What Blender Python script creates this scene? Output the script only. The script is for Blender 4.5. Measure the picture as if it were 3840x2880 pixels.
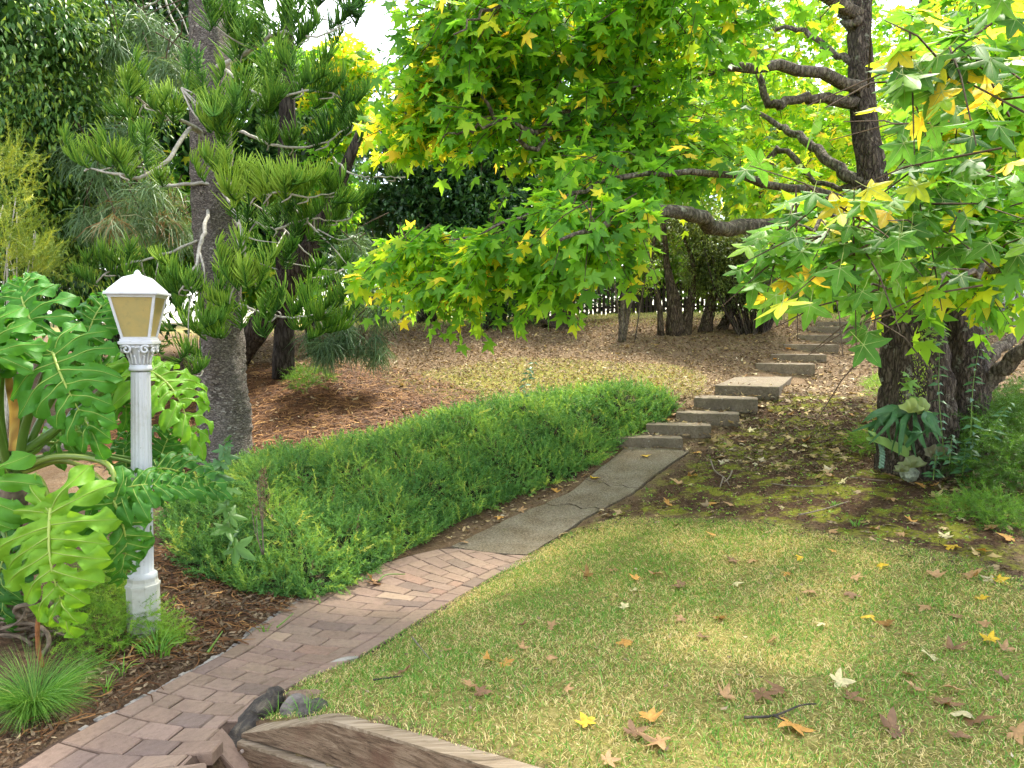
import bpy, bmesh, math, random
import numpy as np
from mathutils import Vector, Matrix, Euler

R_ = math.radians
rng = np.random.default_rng(11)
random.seed(11)
scene = bpy.context.scene
for o in list(bpy.data.objects):
    bpy.data.objects.remove(o)
COL = scene.collection

# ------------------------------------------------------------------ camera
FN = 2846.0                      # focal length in photograph pixels (3840 wide)
EYE = np.array([0.0, 0.0, 1.9])
PITCH = R_(4.02)
cam_d = bpy.data.cameras.new('camera')
cam_d.sensor_fit = 'HORIZONTAL'
cam_d.sensor_width = 36.0
cam_d.lens = 36.0 * FN / 3840.0
cam_d.clip_start = 0.05
cam_d.clip_end = 2000.0
cam = bpy.data.objects.new('camera', cam_d)
COL.objects.link(cam)
cam.location = EYE
cam.rotation_euler = (math.pi / 2 - PITCH, 0, 0)
scene.camera = cam

# ------------------------------------------------------------------ sky, sun, exposure
SUN_EL, SUN_AZ = R_(57), R_(28)         # sun stands ahead of the camera and to the right (azimuth from +Y towards +X)
world = bpy.data.worlds.new('World')
scene.world = world
world.use_nodes = True
wn, wl = world.node_tree.nodes, world.node_tree.links
wn.clear()
w_out = wn.new('ShaderNodeOutputWorld')
w_bg = wn.new('ShaderNodeBackground')
w_bg.inputs['Strength'].default_value = 0.15
w_sky = wn.new('ShaderNodeTexSky')
w_sky.sky_type = 'NISHITA'
w_sky.sun_disc = False
w_sky.sun_elevation = SUN_EL
w_sky.sun_rotation = SUN_AZ
w_sky.air_density = 1.0
w_sky.dust_density = 1.5
w_tc = wn.new('ShaderNodeTexCoord')
w_no = wn.new('ShaderNodeTexNoise')
w_no.inputs['Scale'].default_value = 2.2
w_no.inputs['Detail'].default_value = 6
w_no.inputs['Roughness'].default_value = 0.6
w_ra = wn.new('ShaderNodeValToRGB')
w_ra.color_ramp.elements[0].position = 0.46
w_ra.color_ramp.elements[1].position = 0.70
w_mix = wn.new('ShaderNodeMix')
w_mix.data_type = 'RGBA'
w_mix.inputs[7].default_value = (12.2, 11.9, 11.4, 1)      # white cloud
wl.new(w_tc.outputs['Generated'], w_no.inputs['Vector'])
wl.new(w_no.outputs['Fac'], w_ra.inputs['Fac'])
wl.new(w_ra.outputs['Color'], w_mix.inputs[0])
wl.new(w_sky.outputs['Color'], w_mix.inputs[6])
wl.new(w_mix.outputs[2], w_bg.inputs['Color'])
wl.new(w_bg.outputs['Background'], w_out.inputs['Surface'])

sun_d = bpy.data.lights.new('sun', 'SUN')
sun_d.energy = 3.4
sun_d.angle = R_(6)
sun_d.color = (1.0, 0.94, 0.82)
sun = bpy.data.objects.new('sun', sun_d)
COL.objects.link(sun)
_sd = Vector((math.sin(SUN_AZ) * math.cos(SUN_EL), math.cos(SUN_AZ) * math.cos(SUN_EL), math.sin(SUN_EL)))
sun.rotation_euler = _sd.to_track_quat('Z', 'Y').to_euler()
sun.location = _sd * 60

scene.view_settings.view_transform = 'Standard'
scene.view_settings.look = 'None'
scene.view_settings.gamma = 1.0
scene.view_settings.use_curve_mapping = False
scene.view_settings.exposure = 1.85
scene.render.engine = 'CYCLES'
cy = scene.cycles
cy.max_bounces = 6
cy.diffuse_bounces = 3
cy.glossy_bounces = 2
cy.transmission_bounces = 5
cy.transparent_max_bounces = 8
cy.sample_clamp_indirect = 4.0
cy.caustics_reflective = False
cy.caustics_refractive = False
cy.use_light_tree = False
cy.use_adaptive_sampling = True
cy.adaptive_threshold = 0.02
cy.adaptive_min_samples = 16
cy.use_denoising = True
try:
    cy.denoiser = 'OPENIMAGEDENOISE'
    cy.denoising_input_passes = 'RGB_ALBEDO_NORMAL'
    cy.denoising_prefilter = 'NONE'
except Exception:
    pass

# ------------------------------------------------------------------ pixel -> place
_ca, _sa = math.cos(PITCH), math.sin(PITCH)
def ray(u, v):
    a = (u - 1920.0) / FN
    b = (1440.0 - v) / FN
    return np.array([a, _ca + b * _sa, -_sa + b * _ca])
def P(u, v, d):
    r = ray(u, v)
    return EYE + r * (d / r[1])

# ------------------------------------------------------------------ terrain
STEPS = [  # u_left, u_right, v of the top front edge, distance, heading (deg), tread depth
    (2312, 2556, 1639, 9.20, 6, .62), (2424, 2655, 1591, 9.45, 12, .60), (2536, 2756, 1546, 9.72, 15, .62), (2604, 2820, 1491, 10.02, 17, .75),
    (2682, 2890, 1443, 10.45, 24, 2.6), (2835, 3034, 1363, 12.6, 16, .7), (2892, 3078, 1328, 13.0, 15, .7), (2940, 3124, 1291, 13.35, 14, .7),
    (2990, 3172, 1256, 13.7, 14, .7), (3030, 3206, 1225, 14.05, 14, .7), (3058, 3240, 1206, 14.4, 14, .9)]
_ctrl = [
    (300, 2870, 3.15), (100, 2850, 3.2), (850, 2440, 4.3), (1330, 2470, 4.3), (1500, 2330, 4.85), (1830, 2065, 6.5),
    (2100, 1900, 7.6), (2430, 1692, 9.05),
    (550, 2370, 4.5), (50, 2450, 4.2), (850, 1710, 8.0), (300, 1620, 9.0), (700, 2100, 5.7), (1100, 2150, 5.75),
    (1000, 1690, 8.1), (1500, 1590, 9.3), (2100, 1510, 10.2), (1500, 1850, 7.6), (2200, 1660, 9.2),
    (1200, 1450, 10.5), (1800, 1370, 12.0), (2400, 1370, 11.9),
    (1200, 1260, 14.5), (1800, 1222, 15.5), (2300, 1205, 15.5), (2600, 1205, 15.2), (2900, 1195, 15.2), (600, 1330, 13.5),
    (1700, 2450, 4.0), (2000, 2300, 4.7), (2120, 2015, 6.75), (3000, 2600, 3.25), (3800, 2870, 2.7), (2020, 2880, 2.6),
    (1250, 2700, 3.02), (3840, 2320, 4.2), (3000, 2010, 5.8), (2600, 1960, 6.5), (2600, 1780, 8.0), (3400, 1800, 7.0),
    (3000, 1650, 8.6), (3250, 1350, 12.6), (3750, 1450, 10.2), (3800, 1650, 7.9), (3840, 2000, 5.5),
    (3800, 1190, 18.0),
]
_stp = []
for _k, (_ul, _ur, _v, _d, _h, _t) in enumerate(STEPS):
    _zt = P(_ul, _v, _d)[2]
    for _u, _off in ((_ul - 60, 0), (_ur + 60, -.12)):
        _q = P(_u, _v, _d + _off)
        _stp.append((_q[0], _q[1], _zt - (.12 if _k < 5 else .08)))
    if _k == 4:
        for _u, _dd in ((2700, 11.4), (2960, 11.2), (2760, 12.2), (3040, 12.1)):
            _q = P(_u, _v, _dd); _stp.append((_q[0], _q[1], _zt - .07))
_cp = np.array([P(*c) for c in _ctrl] + _stp + [
    (0, 0, .25), (-2.2, 0.8, -.02), (-6, 0, -.05), (3, 0, .3), (8, 0, .45), (0, -6, .2), (-10, -6, 0), (10, -6, .3),
    (-8, 6, .3), (-8, 12, 1.3), (-14, 10, 1.0), (10, 8, 1.2), (14, 12, 2.0), (-6, 20, 2.05), (0, 20, 2.2), (6, 20, 2.3), (12, 20, 2.35),
    (-14, 20, 2.0), (-8, 32, 2.2), (0, 32, 2.3), (10, 32, 2.4), (20, 32, 2.5), (22, 10, 2.0), (-24, 10, 1.5), (0, 45, 2.4), (-25, 40, 2.3), (28, 40, 2.5), (25, -6, .6), (-25, -6, 0)])
def _tps(r2):
    return np.where(r2 > 1e-9, r2 * np.log(np.maximum(r2, 1e-9)), 0.0)
def _fit(cp, lam=0.002):
    n = len(cp)
    d2 = ((cp[:, None, :2] - cp[None, :, :2]) ** 2).sum(-1)
    A = np.zeros((n + 3, n + 3))
    A[:n, :n] = _tps(d2) + np.eye(n) * lam
    A[:n, n] = A[n, :n] = 1
    A[:n, n + 1:] = cp[:, :2]
    A[n + 1:, :n] = cp[:, :2].T
    return np.linalg.solve(A, np.concatenate([cp[:, 2], [0, 0, 0]]))
_w = _fit(_cp)
def _tps_eval(x, y):
    x = np.asarray(x, float); y = np.asarray(y, float)
    sh = x.shape
    q = np.stack([x.ravel(), y.ravel()], 1)
    out = np.empty(len(q))
    for i in range(0, len(q), 20000):
        s = q[i:i + 20000]
        d2 = ((s[:, None] - _cp[None, :, :2]) ** 2).sum(-1)
        out[i:i + 20000] = _tps(d2) @ _w[:-3] + _w[-3] + s @ _w[-2:]
    return out.reshape(sh)

# retaining wall line (top front edge, in plan): left end, bend, towards the viewer
WALL = np.array([P(905, 2752, 3.22)[:2], P(1222, 2700, 3.02)[:2], P(1860, 2880, 2.58)[:2], [0.9, 2.05]])
def wall_side(x, y):
    """signed distance to the wall line, positive behind it (lawn side)"""
    x = np.asarray(x, float); y = np.asarray(y, float)
    best = np.full(x.shape, 1e9); sg = np.ones(x.shape)
    for a, b in zip(WALL[:-1], WALL[1:]):
        t = b - a; L = np.hypot(*t); t = t / L; n = np.array([-t[1], t[0]])
        px, py = x - a[0], y - a[1]
        s = np.clip(px * t[0] + py * t[1], 0, L)
        d = np.hypot(px - s * t[0], py - s * t[1])
        side = px * n[0] + py * n[1]
        m = d < best
        best = np.where(m, d, best); sg = np.where(m, np.sign(side), sg)
    return best * sg

# heights on a grid of 5 cm cells for quick look-ups near the viewer, coarser far away
_gx = np.arange(-14, 16.001, 0.1); _gy = np.arange(-4, 34.001, 0.1)
_GX, _GY = np.meshgrid(_gx, _gy)
_GZ = _tps_eval(_GX, _GY)
def _carve(z, x, y):
    s = wall_side(x, y)
    k = np.clip((0.06 - s) / 0.06, 0, 1)                       # in front of the wall the ground is the paving level
    near = np.clip((1.6 - np.abs(s)) / 0.4, 0, 1) * (x > WALL[0][0] - .02) * (y < 3.6)
    return z * (1 - k * near) + np.minimum(z, 0.0) * k * near
def hz(x, y):
    x = np.asarray(x, float); y = np.asarray(y, float)
    fx = np.clip((x + 14) / 0.1, 0, len(_gx) - 1.001); fy = np.clip((y + 4) / 0.1, 0, len(_gy) - 1.001)
    i = fx.astype(int); j = fy.astype(int); a = fx - i; b = fy - j
    z = (_GZ[j, i] * (1 - a) * (1 - b) + _GZ[j, i + 1] * a * (1 - b) + _GZ[j + 1, i] * (1 - a) * b + _GZ[j + 1, i + 1] * a * b)
    return _carve(z, x, y)
def G(u, v, dmax=30.0):
    """where the ray through a photograph pixel meets the ground"""
    r = ray(u, v)
    ds = np.arange(1.6, dmax, 0.02)
    pts = EYE + r * (ds / r[1])[:, None]
    under = pts[:, 2] < hz(pts[:, 0], pts[:, 1])
    k = int(np.argmax(under)) if under.any() else len(ds) - 1
    p = pts[k].copy(); p[2] = float(hz(p[0], p[1]))
    return p
def on_ground(x, y, dz=0.0):
    return np.array([x, y, float(hz(x, y)) + dz])

# ------------------------------------------------------------------ mesh helpers
class MB:
    """collects shapes, then builds ONE mesh object"""
    def __init__(self):
        self.V = []; self.F = []; self.T = []; self.M = []; self.n = 0
    def add(self, V, F, tone=0.5, mi=0):
        V = np.asarray(V, float).reshape(-1, 3)
        self.V.append(V)
        for f in (F if isinstance(F, list) else [F]):
            f = np.asarray(f, int)
            if len(f):
                self.F.append(f + self.n); self.M.append(np.full(len(f), mi))
        self.T.append(np.broadcast_to(np.asarray(tone, float), (len(V),)) if np.ndim(tone) < 1 or len(np.atleast_1d(tone)) == len(V) else np.full(len(V), 0.5))
        self.n += len(V)
        return self
    def tube(self, pts, rad, sides=6, tone=0.5, cap=True, rough=0.0, mi=0, lobes=0):
        V, F = tube(pts, rad, sides, cap, rough, lobes)
        return self.add(V, F, tone, mi)
    def box(self, c, s, rot=None, tone=0.5, mi=0):
        V = np.array([[x, y, z] for x in (-.5, .5) for y in (-.5, .5) for z in (-.5, .5)]) * np.asarray(s)
        if rot is not None:
            V = V @ np.asarray(rot).T
        return self.add(V + np.asarray(c), BOXF, tone, mi)
    def build(self, name, mat, parent=None, smooth=True, mesh_only=False):
        V = np.concatenate(self.V) if self.V else np.zeros((0, 3))
        T = np.concatenate(self.T) if self.T else np.zeros(0)
        if parent is not None and not mesh_only:
            V = V - np.asarray(parent_origin(parent))
        me = bpy.data.meshes.new(name)
        me.vertices.add(len(V)); me.vertices.foreach_set('co', V.astype(np.float32).ravel())
        if self.F:
            lens = np.concatenate([np.full(len(f), f.shape[1]) for f in self.F])
            loops = np.concatenate([f.ravel() for f in self.F])
            me.loops.add(len(loops)); me.loops.foreach_set('vertex_index', loops.astype(np.int32))
            me.polygons.add(len(lens))
            st = np.concatenate([[0], np.cumsum(lens)[:-1]])
            me.polygons.foreach_set('loop_start', st.astype(np.int32))
            me.polygons.foreach_set('loop_total', lens.astype(np.int32))
            me.polygons.foreach_set('material_index', np.concatenate(self.M).astype(np.int32))
            me.polygons.foreach_set('use_smooth', np.full(len(lens), bool(smooth)))
        at = me.attributes.new('tone', 'FLOAT', 'POINT')
        at.data.foreach_set('value', T.astype(np.float32))
        me.update(calc_edges=True)
        for m in (mat if isinstance(mat, (list, tuple)) else [mat]):
            me.materials.append(m)
        if mesh_only:
            return me
        o = bpy.data.objects.new(name, me)
        COL.objects.link(o)
        if parent is not None:
            o.parent = parent
        return o
BOXF = np.array([[0, 1, 3, 2], [4, 6, 7, 5], [0, 4, 5, 1], [2, 3, 7, 6], [0, 2, 6, 4], [1, 5, 7, 3]])

_origin = {}
def parent_origin(p):
    if p.name in _origin:
        return _origin[p.name]
    o = np.array(p.location)
    if p.parent is not None:
        o = o + parent_origin(p.parent)
    return o

def tube(pts, rad, sides=6, cap=True, rough=0.0, lobes=0):
    pts = np.asarray(pts, float); n = len(pts)
    rad = np.broadcast_to(np.asarray(rad, float), (n,)) if np.ndim(rad) == 0 else np.asarray(rad, float)
    tg = np.gradient(pts, axis=0); tg /= np.linalg.norm(tg, axis=1)[:, None] + 1e-9
    ref = np.array([0.0, 0, 1.0]) if abs(tg[0][2]) < .9 else np.array([1.0, 0, 0])
    V = []
    nrm = np.cross(tg[0], ref); nrm /= np.linalg.norm(nrm)
    a = np.arange(sides) / sides * 2 * math.pi
    for i in range(n):
        nrm = nrm - tg[i] * (nrm @ tg[i]); nrm /= np.linalg.norm(nrm) + 1e-9
        b = np.cross(tg[i], nrm)
        rr = rad[i] * np.ones(sides)
        if lobes:
            rr = rr * (1 + .08 * np.sin(lobes * a + i * .15) + .05 * np.sin((lobes + 2) * a - i * .1))
        if rough:
            rr = rr * (1 + rough * rng.uniform(-1, 1, sides))
        V.append(pts[i] + (np.cos(a) * rr)[:, None] * nrm + (np.sin(a) * rr)[:, None] * b)
    V = np.concatenate(V)
    j = np.arange(sides); k = (j + 1) % sides
    F = np.concatenate([np.stack([i * sides + j, i * sides + k, (i + 1) * sides + k, (i + 1) * sides + j], 1) for i in range(n - 1)])
    if cap:
        V = np.concatenate([V, pts[:1], pts[-1:]])
        c0, c1 = n * sides, n * sides + 1
        F2 = np.concatenate([np.stack([k, j, np.full(sides, c0)], 1), np.stack([(n - 1) * sides + j, (n - 1) * sides + k, np.full(sides, c1)], 1)])
        return V, [F, F2]
    return V, [F]

def spline(pts, n):
    """smooth curve through points (Catmull-Rom), n samples"""
    p = np.asarray(pts, float)
    if len(p) == 2:
        t = np.linspace(0, 1, n)[:, None]
        return p[0] * (1 - t) + p[1] * t
    q = np.concatenate([[2 * p[0] - p[1]], p, [2 * p[-1] - p[-2]]])
    out = []
    for s in np.linspace(0, len(p) - 1 - 1e-6, n):
        i = int(s); t = s - i
        a, b, c, d = q[i], q[i + 1], q[i + 2], q[i + 3]
        out.append(.5 * ((2 * b) + (-a + c) * t + (2 * a - 5 * b + 4 * c - d) * t * t + (-a + 3 * b - 3 * c + d) * t ** 3))
    return np.array(out)

def unit(v):
    v = np.asarray(v, float)
    return v / (np.linalg.norm(v, axis=-1, keepdims=True) + 1e-9)
def frames(tip, nrm):
    """rotation matrices whose Y axis is tip and whose Z axis is as near nrm as can be; (N,3,3) columns x,y,z"""
    y = unit(tip); z = nrm - y * (nrm * y).sum(-1, keepdims=True); z = unit(z); x = np.cross(y, z)
    return np.stack([x, y, z], -1)
def scatter(mb, tpl, Rm, pos, scl, tone, mi=0):
    """copies of a template (V, [F...]) merged into mb"""
    V, Fs = tpl
    N = len(pos); n = len(V)
    if N == 0:
        return
    W = np.einsum('nij,vj->nvi', Rm, V) * np.asarray(scl, float).reshape(-1, 1, 1) + pos[:, None, :]
    off = (np.arange(N) * n)[:, None, None]
    Fl = [(f[None] + off).reshape(-1, f.shape[1]) for f in (Fs if isinstance(Fs, list) else [Fs])]
    mb.add(W.reshape(-1, 3), Fl, np.repeat(np.asarray(tone, float), n), mi)

def thing(name, label, cat, loc=(0, 0, 0), group=None, kind=None):
    o = bpy.data.objects.new(name, None)
    o.empty_display_size = 0.1
    COL.objects.link(o)
    o.location = loc
    _origin[o.name] = np.array(loc, float)
    return tag(o, label, cat, group, kind)
def tag(o, label=None, cat=None, group=None, kind=None):
    if label: o['label'] = label
    if cat: o['category'] = cat
    if group: o['group'] = group
    if kind: o['kind'] = kind
    return o
def put(name, me, parent, M, color=None):
    """an object that shares mesh data; M is a world matrix"""
    o = bpy.data.objects.new(name, me)
    COL.objects.link(o)
    if parent is not None:
        o.parent = parent
        M = Matrix.Translation(-Vector(parent_origin(parent))) @ M
    o.matrix_local = M
    if color is not None:
        o.color = (*color, 1)
    return o
def mtx(Rm, pos, s=1.0):
    M = Matrix(((*(Rm[0] * s), pos[0]), (*(Rm[1] * s), pos[1]), (*(Rm[2] * s), pos[2]), (0, 0, 0, 1)))
    return M

# ------------------------------------------------------------------ materials
def srgb(r, g, b):
    f = lambda c: (c / 255 / 12.92) if c / 255 <= .04045 else ((c / 255 + .055) / 1.055) ** 2.4
    return (f(r), f(g), f(b))
def newmat(name):
    m = bpy.data.materials.new(name); m.use_nodes = True
    nt = m.node_tree; nt.nodes.clear()
    out = nt.nodes.new('ShaderNodeOutputMaterial')
    return m, nt, out
def nd(nt, t, **kw):
    n = nt.nodes.new('ShaderNode' + t)
    for k, v in kw.items():
        if k in n.inputs: n.inputs[k].default_value = v
        else: setattr(n, k, v)
    return n
def ramp(nt, fac, stops, interp='LINEAR'):
    r = nt.nodes.new('ShaderNodeValToRGB')
    r.color_ramp.interpolation = interp
    el = r.color_ramp.elements
    while len(el) < len(stops): el.new(0.5)
    for e, (p, c) in zip(el, stops):
        e.position = p; e.color = (*c, 1) if len(c) == 3 else c
    nt.links.new(fac, r.inputs['Fac'])
    return r.outputs['Color']
def mixc(nt, fac, a, b, mode='MIX'):
    m = nt.nodes.new('ShaderNodeMix'); m.data_type = 'RGBA'; m.blend_type = mode
    for s, v in ((0, fac), (6, a), (7, b)):
        if hasattr(v, 'links') or hasattr(v, 'is_output'): nt.links.new(v, m.inputs[s])
        elif s == 0: m.inputs[0].default_value = v
        else: m.inputs[s].default_value = (*v, 1)
    return m.outputs[2]
def noise(nt, scale, detail=4, rough=.55, vec=None, dist=0.0):
    n = nd(nt, 'TexNoise', Scale=scale, Detail=detail, Roughness=rough, Distortion=dist)
    if vec is not None: nt.links.new(vec, n.inputs['Vector'])
    return n.outputs['Fac']
def coords(nt, kind='Object', scale=None):
    c = nt.nodes.new('ShaderNodeTexCoord').outputs[kind]
    if kind == 'Position':
        c = nt.nodes.new('ShaderNodeNewGeometry').outputs['Position']
    if scale:
        m = nt.nodes.new('ShaderNodeMapping'); m.inputs['Scale'].default_value = scale
        nt.links.new(c, m.inputs['Vector']); c = m.outputs['Vector']
    return c
def wpos(nt, scale=None):
    c = nt.nodes.new('ShaderNodeNewGeometry').outputs['Position']
    if scale:
        m = nt.nodes.new('ShaderNodeMapping'); m.inputs['Scale'].default_value = scale
        nt.links.new(c, m.inputs['Vector']); c = m.outputs['Vector']
    return c
def attr(nt, name):
    a = nt.nodes.new('ShaderNodeAttribute'); a.attribute_name = name
    return a.outputs['Fac']
def bump(nt, h, strength=.5, dist=.02):
    b = nd(nt, 'Bump', Strength=strength, Distance=dist)
    nt.links.new(h, b.inputs['Height'])
    return b.outputs['Normal']
def prin(nt, out, col, rough=.6, spec=.3, normal=None, metallic=0.0):
    p = nd(nt, 'BsdfPrincipled', Roughness=rough, Metallic=metallic)
    p.inputs['Specular IOR Level'].default_value = spec
    if hasattr(col, 'is_output'): nt.links.new(col, p.inputs['Base Color'])
    else: p.inputs['Base Color'].default_value = (*col, 1)
    if normal is not None: nt.links.new(normal, p.inputs['Normal'])
    nt.links.new(p.outputs[0], out.inputs['Surface'])
    return p
def leaf_mat(name, stops=None, rough=.45, spec=.35, trans=.4, tgain=1.25, src='attr', var=.25, nscale=60, sheen_bump=0.0):
    """leaf: a coloured skin that also lets light through"""
    m, nt, out = newmat(name)
    if src == 'attr':
        col = ramp(nt, attr(nt, 'tone'), stops)
    else:
        col = nt.nodes.new('ShaderNodeObjectInfo').outputs['Color']
    if var and src == 'obj':
        nz = noise(nt, nscale, 2, .6, wpos(nt))
        col = mixc(nt, 1.0, col, ramp(nt, nz, [(.3, (1 - var,) * 3), (.7, (1 + var * .6,) * 3)]), 'MULTIPLY')
    p = nd(nt, 'BsdfPrincipled', Roughness=rough)
    p.inputs['Specular IOR Level'].default_value = spec
    nt.links.new(col, p.inputs['Base Color'])
    t = nt.nodes.new('ShaderNodeBsdfTranslucent')
    tc = mixc(nt, 1.0, col, (tgain * 1.12, tgain, tgain * .55), 'MULTIPLY')
    nt.links.new(tc, t.inputs['Color'])
    if sheen_bump:
        bn = bump(nt, noise(nt, nscale * .5, 3, .6, wpos(nt)), sheen_bump, .01)
        nt.links.new(bn, p.inputs['Normal'])
    mx = nt.nodes.new('ShaderNodeMixShader'); mx.inputs[0].default_value = trans
    nt.links.new(p.outputs[0], mx.inputs[1]); nt.links.new(t.outputs[0], mx.inputs[2])
    nt.links.new(mx.outputs[0], out.inputs['Surface'])
    return m
def bark_mat(name, c0, c1, c2, scale=(14, 14, 3), bstr=.9, bdist=.03, lichen=None, vor=True):
    m, nt, out = newmat(name)
    pos = wpos(nt, scale)
    n1 = noise(nt, 1.0, 6, .65, pos, .6)
    v = nd(nt, 'TexVoronoi', feature='DISTANCE_TO_EDGE', Scale=1.1)
    wv = nt.nodes.new('ShaderNodeVectorMath'); wv.operation = 'ADD'
    nz = nd(nt, 'TexNoise', Scale=2.0, Detail=3)
    nt.links.new(pos, nz.inputs['Vector']); nt.links.new(pos, wv.inputs[0]); nt.links.new(nz.outputs['Color'], wv.inputs[1])
    nt.links.new(wv.outputs[0], v.inputs['Vector'])
    crack = ramp(nt, v.outputs['Distance'], [(.0, (0, 0, 0)), (.22, (1, 1, 1))])
    base = ramp(nt, n1, [(.25, c0), (.5, c1), (.75, c2)])
    col = mixc(nt, 1.0, base, mixc(nt, .62 if vor else .25, (1, 1, 1), crack), 'MULTIPLY')
    if lichen:
        ln = noise(nt, 9, 5, .7, wpos(nt))
        col = mixc(nt, ramp(nt, ln, [(.6, (0, 0, 0)), (.68, (1, 1, 1))]), col, lichen)
    h = mixc(nt, .5, crack, n1) if vor else n1
    prin(nt, out, col, .9, .15, bump(nt, h, bstr, bdist))
    return m
def plain_mat(name, col, rough=.6, spec=.3, var=.15, nscale=20, bstr=.2, bdist=.005):
    m, nt, out = newmat(name)
    nz = noise(nt, nscale, 5, .6, wpos(nt))
    c = mixc(nt, 1.0, col, ramp(nt, nz, [(.3, (1 - var,) * 3), (.7, (1 + var,) * 3)]), 'MULTIPLY')
    prin(nt, out, c, rough, spec, bump(nt, nz, bstr, bdist))
    return m
# ================================================================== THE GROUND
def gpoly(px):
    return np.array([G(u, v)[:2] for u, v in px])
def poly_sd(x, y, poly):
    """signed distance to a polygon in plan, positive inside"""
    x = np.asarray(x, float); y = np.asarray(y, float)
    d = np.full(x.shape, 1e9); ins = np.zeros(x.shape, bool)
    n = len(poly)
    for i in range(n):
        a = poly[i]; b = poly[(i + 1) % n]
        e = b - a; L2 = e @ e + 1e-12
        t = np.clip(((x - a[0]) * e[0] + (y - a[1]) * e[1]) / L2, 0, 1)
        d = np.minimum(d, np.hypot(x - a[0] - t * e[0], y - a[1] - t * e[1]))
        c = ((a[1] > y) != (b[1] > y))
        with np.errstate(divide='ignore', invalid='ignore'):
            xi = (b[0] - a[0]) * (y - a[1]) / (b[1] - a[1]) + a[0]
        ins ^= c & (x < xi)
    return np.where(ins, d, -d)

PATH_L = np.array([G(u, v)[:2] for u, v in [(-60, 2960), (65, 2875), (300, 2740), (590, 2585), (860, 2440), (985, 2340), (1240, 2190), (1480, 2100), (1690, 2050)]])
PATH_R = np.array([G(u, v)[:2] for u, v in [(640, 3080), (720, 2930), (850, 2800), (950, 2680), (1010, 2610), (1160, 2535), (1330, 2470), (1600, 2310), (1800, 2190), (1975, 2082)]])
CONC_L = np.array([G(u, v)[:2] for u, v in [(1690, 2050), (1910, 1945), (2150, 1840), (2300, 1720), (2345, 1680)]])
CONC_R = np.array([G(u, v)[:2] for u, v in [(1975, 2082), (2180, 1950), (2370, 1850), (2520, 1735), (2585, 1690)]])
LAWN = np.concatenate([np.array([G(u, v)[:2] for u, v in [(1060, 2620), (1170, 2540), (1340, 2475), (1610, 2315), (1810, 2195), (1985, 2085), (2130, 2000),
                       (2311, 1945), (2615, 1950), (2867, 1960), (3075, 2000), (3312, 2040), (3609, 2095), (3840, 2185)]]),
                       np.array([[3.6, 4.2], [5.0, 3.0], [5.0, -1.5], [1.2, -1.5], [0.95, 2.1]]), WALL[[2, 1]] + np.array([[.03, .09], [.03, .09]]), np.array([G(1000, 2690)[:2]])])
JUNI = gpoly([(660, 2010), (790, 2140), (960, 2215), (1120, 2235), (1260, 2195), (1460, 2072), (1720, 1935), (1900, 1862), (2150, 1765), (2270, 1680), (2390, 1610),
              (2500, 1545), (2475, 1490), (2250, 1478), (1910, 1530), (1649, 1584), (1476, 1652), (1215, 1705), (955, 1758), (790, 1828), (695, 1920)])
NEEDLE = gpoly([(560, 1760), (700, 1850), (950, 1760), (1220, 1700), (1500, 1640), (1750, 1560), (1700, 1480), (1450, 1400), (1150, 1380), (900, 1380), (500, 1480), (250, 1600)])
MOSSY = gpoly([(1500, 1430), (1900, 1360), (2350, 1385), (2580, 1400), (2560, 1460), (2200, 1470), (1750, 1490)])
BANK = gpoly([(2140, 2000), (2311, 1945), (2867, 1960), (3312, 2040), (3840, 2185), (3840, 1850), (3300, 1500), (2960, 1470), (2620, 1690), (2400, 1870)])
PATHPOLY = np.concatenate([PATH_L, CONC_L[1:], CONC_R[::-1], PATH_R[::-1][1:]])

def axis(lo, hi, a, b, step, far):
    mid = np.arange(a, b + 1e-6, step)
    def out(start, end):
        r = []; s = step; p = start
        while (p < end if end > start else p > end):
            s *= 1.22; p = p + s if end > start else p - s
            r.append(p)
        return np.array(r)
    return np.concatenate([out(a, lo)[::-1], mid, out(b, hi)])
gx = axis(-400, 400, -6.5, 8.5, .075, 1)
gy = axis(-60, 700, 2.0, 17.0, .075, 1)
TX, TY = np.meshgrid(gx, gy)
def hz_wide(x, y):
    inside = (np.abs(x - 1) < 14.5) & (y > -3.8) & (y < 33.5)
    xc = np.clip(x, -13.5, 15.5); yc = np.clip(y, -3.8, 33.5)
    return hz(xc, yc)
TZ = hz_wide(TX, TY)
lowbump = (np.sin(TX * 9.1 + TY * 3.3) * np.sin(TY * 8.2 - TX * 2.7) * .006 + rng.normal(0, .004, TX.shape)) * ((TY < 17) & (np.abs(TX) < 9))
s_path = poly_sd(TX, TY, PATHPOLY)
TZ = TZ + np.where(s_path > -.05, 0, lowbump) - np.clip((s_path + .03) / .05, 0, 1) * .075
gm = MB()
ny, nx = TX.shape
idx = np.arange(nx * ny).reshape(ny, nx)
gm.add(np.stack([TX, TY, TZ], -1), np.stack([idx[:-1, :-1], idx[:-1, 1:], idx[1:, 1:], idx[1:, :-1]], -1).reshape(-1, 4))
jit = rng.normal(0, .03, TX.shape)
def m01(sd, w): return np.clip(sd / w + .5, 0, 1)
reg = {
    'lawn': m01(poly_sd(TX, TY, LAWN) + jit, .12),
    'needle': m01(poly_sd(TX, TY, NEEDLE) + jit * 3, .7),
    'mossy': m01(poly_sd(TX, TY, MOSSY) + jit * 4, .9),
    'bank': m01(poly_sd(TX, TY, BANK) + jit * 2, .35),
    'crest': np.clip((TY - 15.3 + .12 * TX) / 1.6, 0, 1) * 1.0,
    'soil': np.clip(m01(poly_sd(TX, TY, JUNI) + .25, .3) + m01(-TX - 1.2 - .25 * (TY - 4), .5) * (TY < 6.3), 0, 1),
}
m_ground, nt, out = newmat('ground')
pos = wpos(nt)
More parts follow.
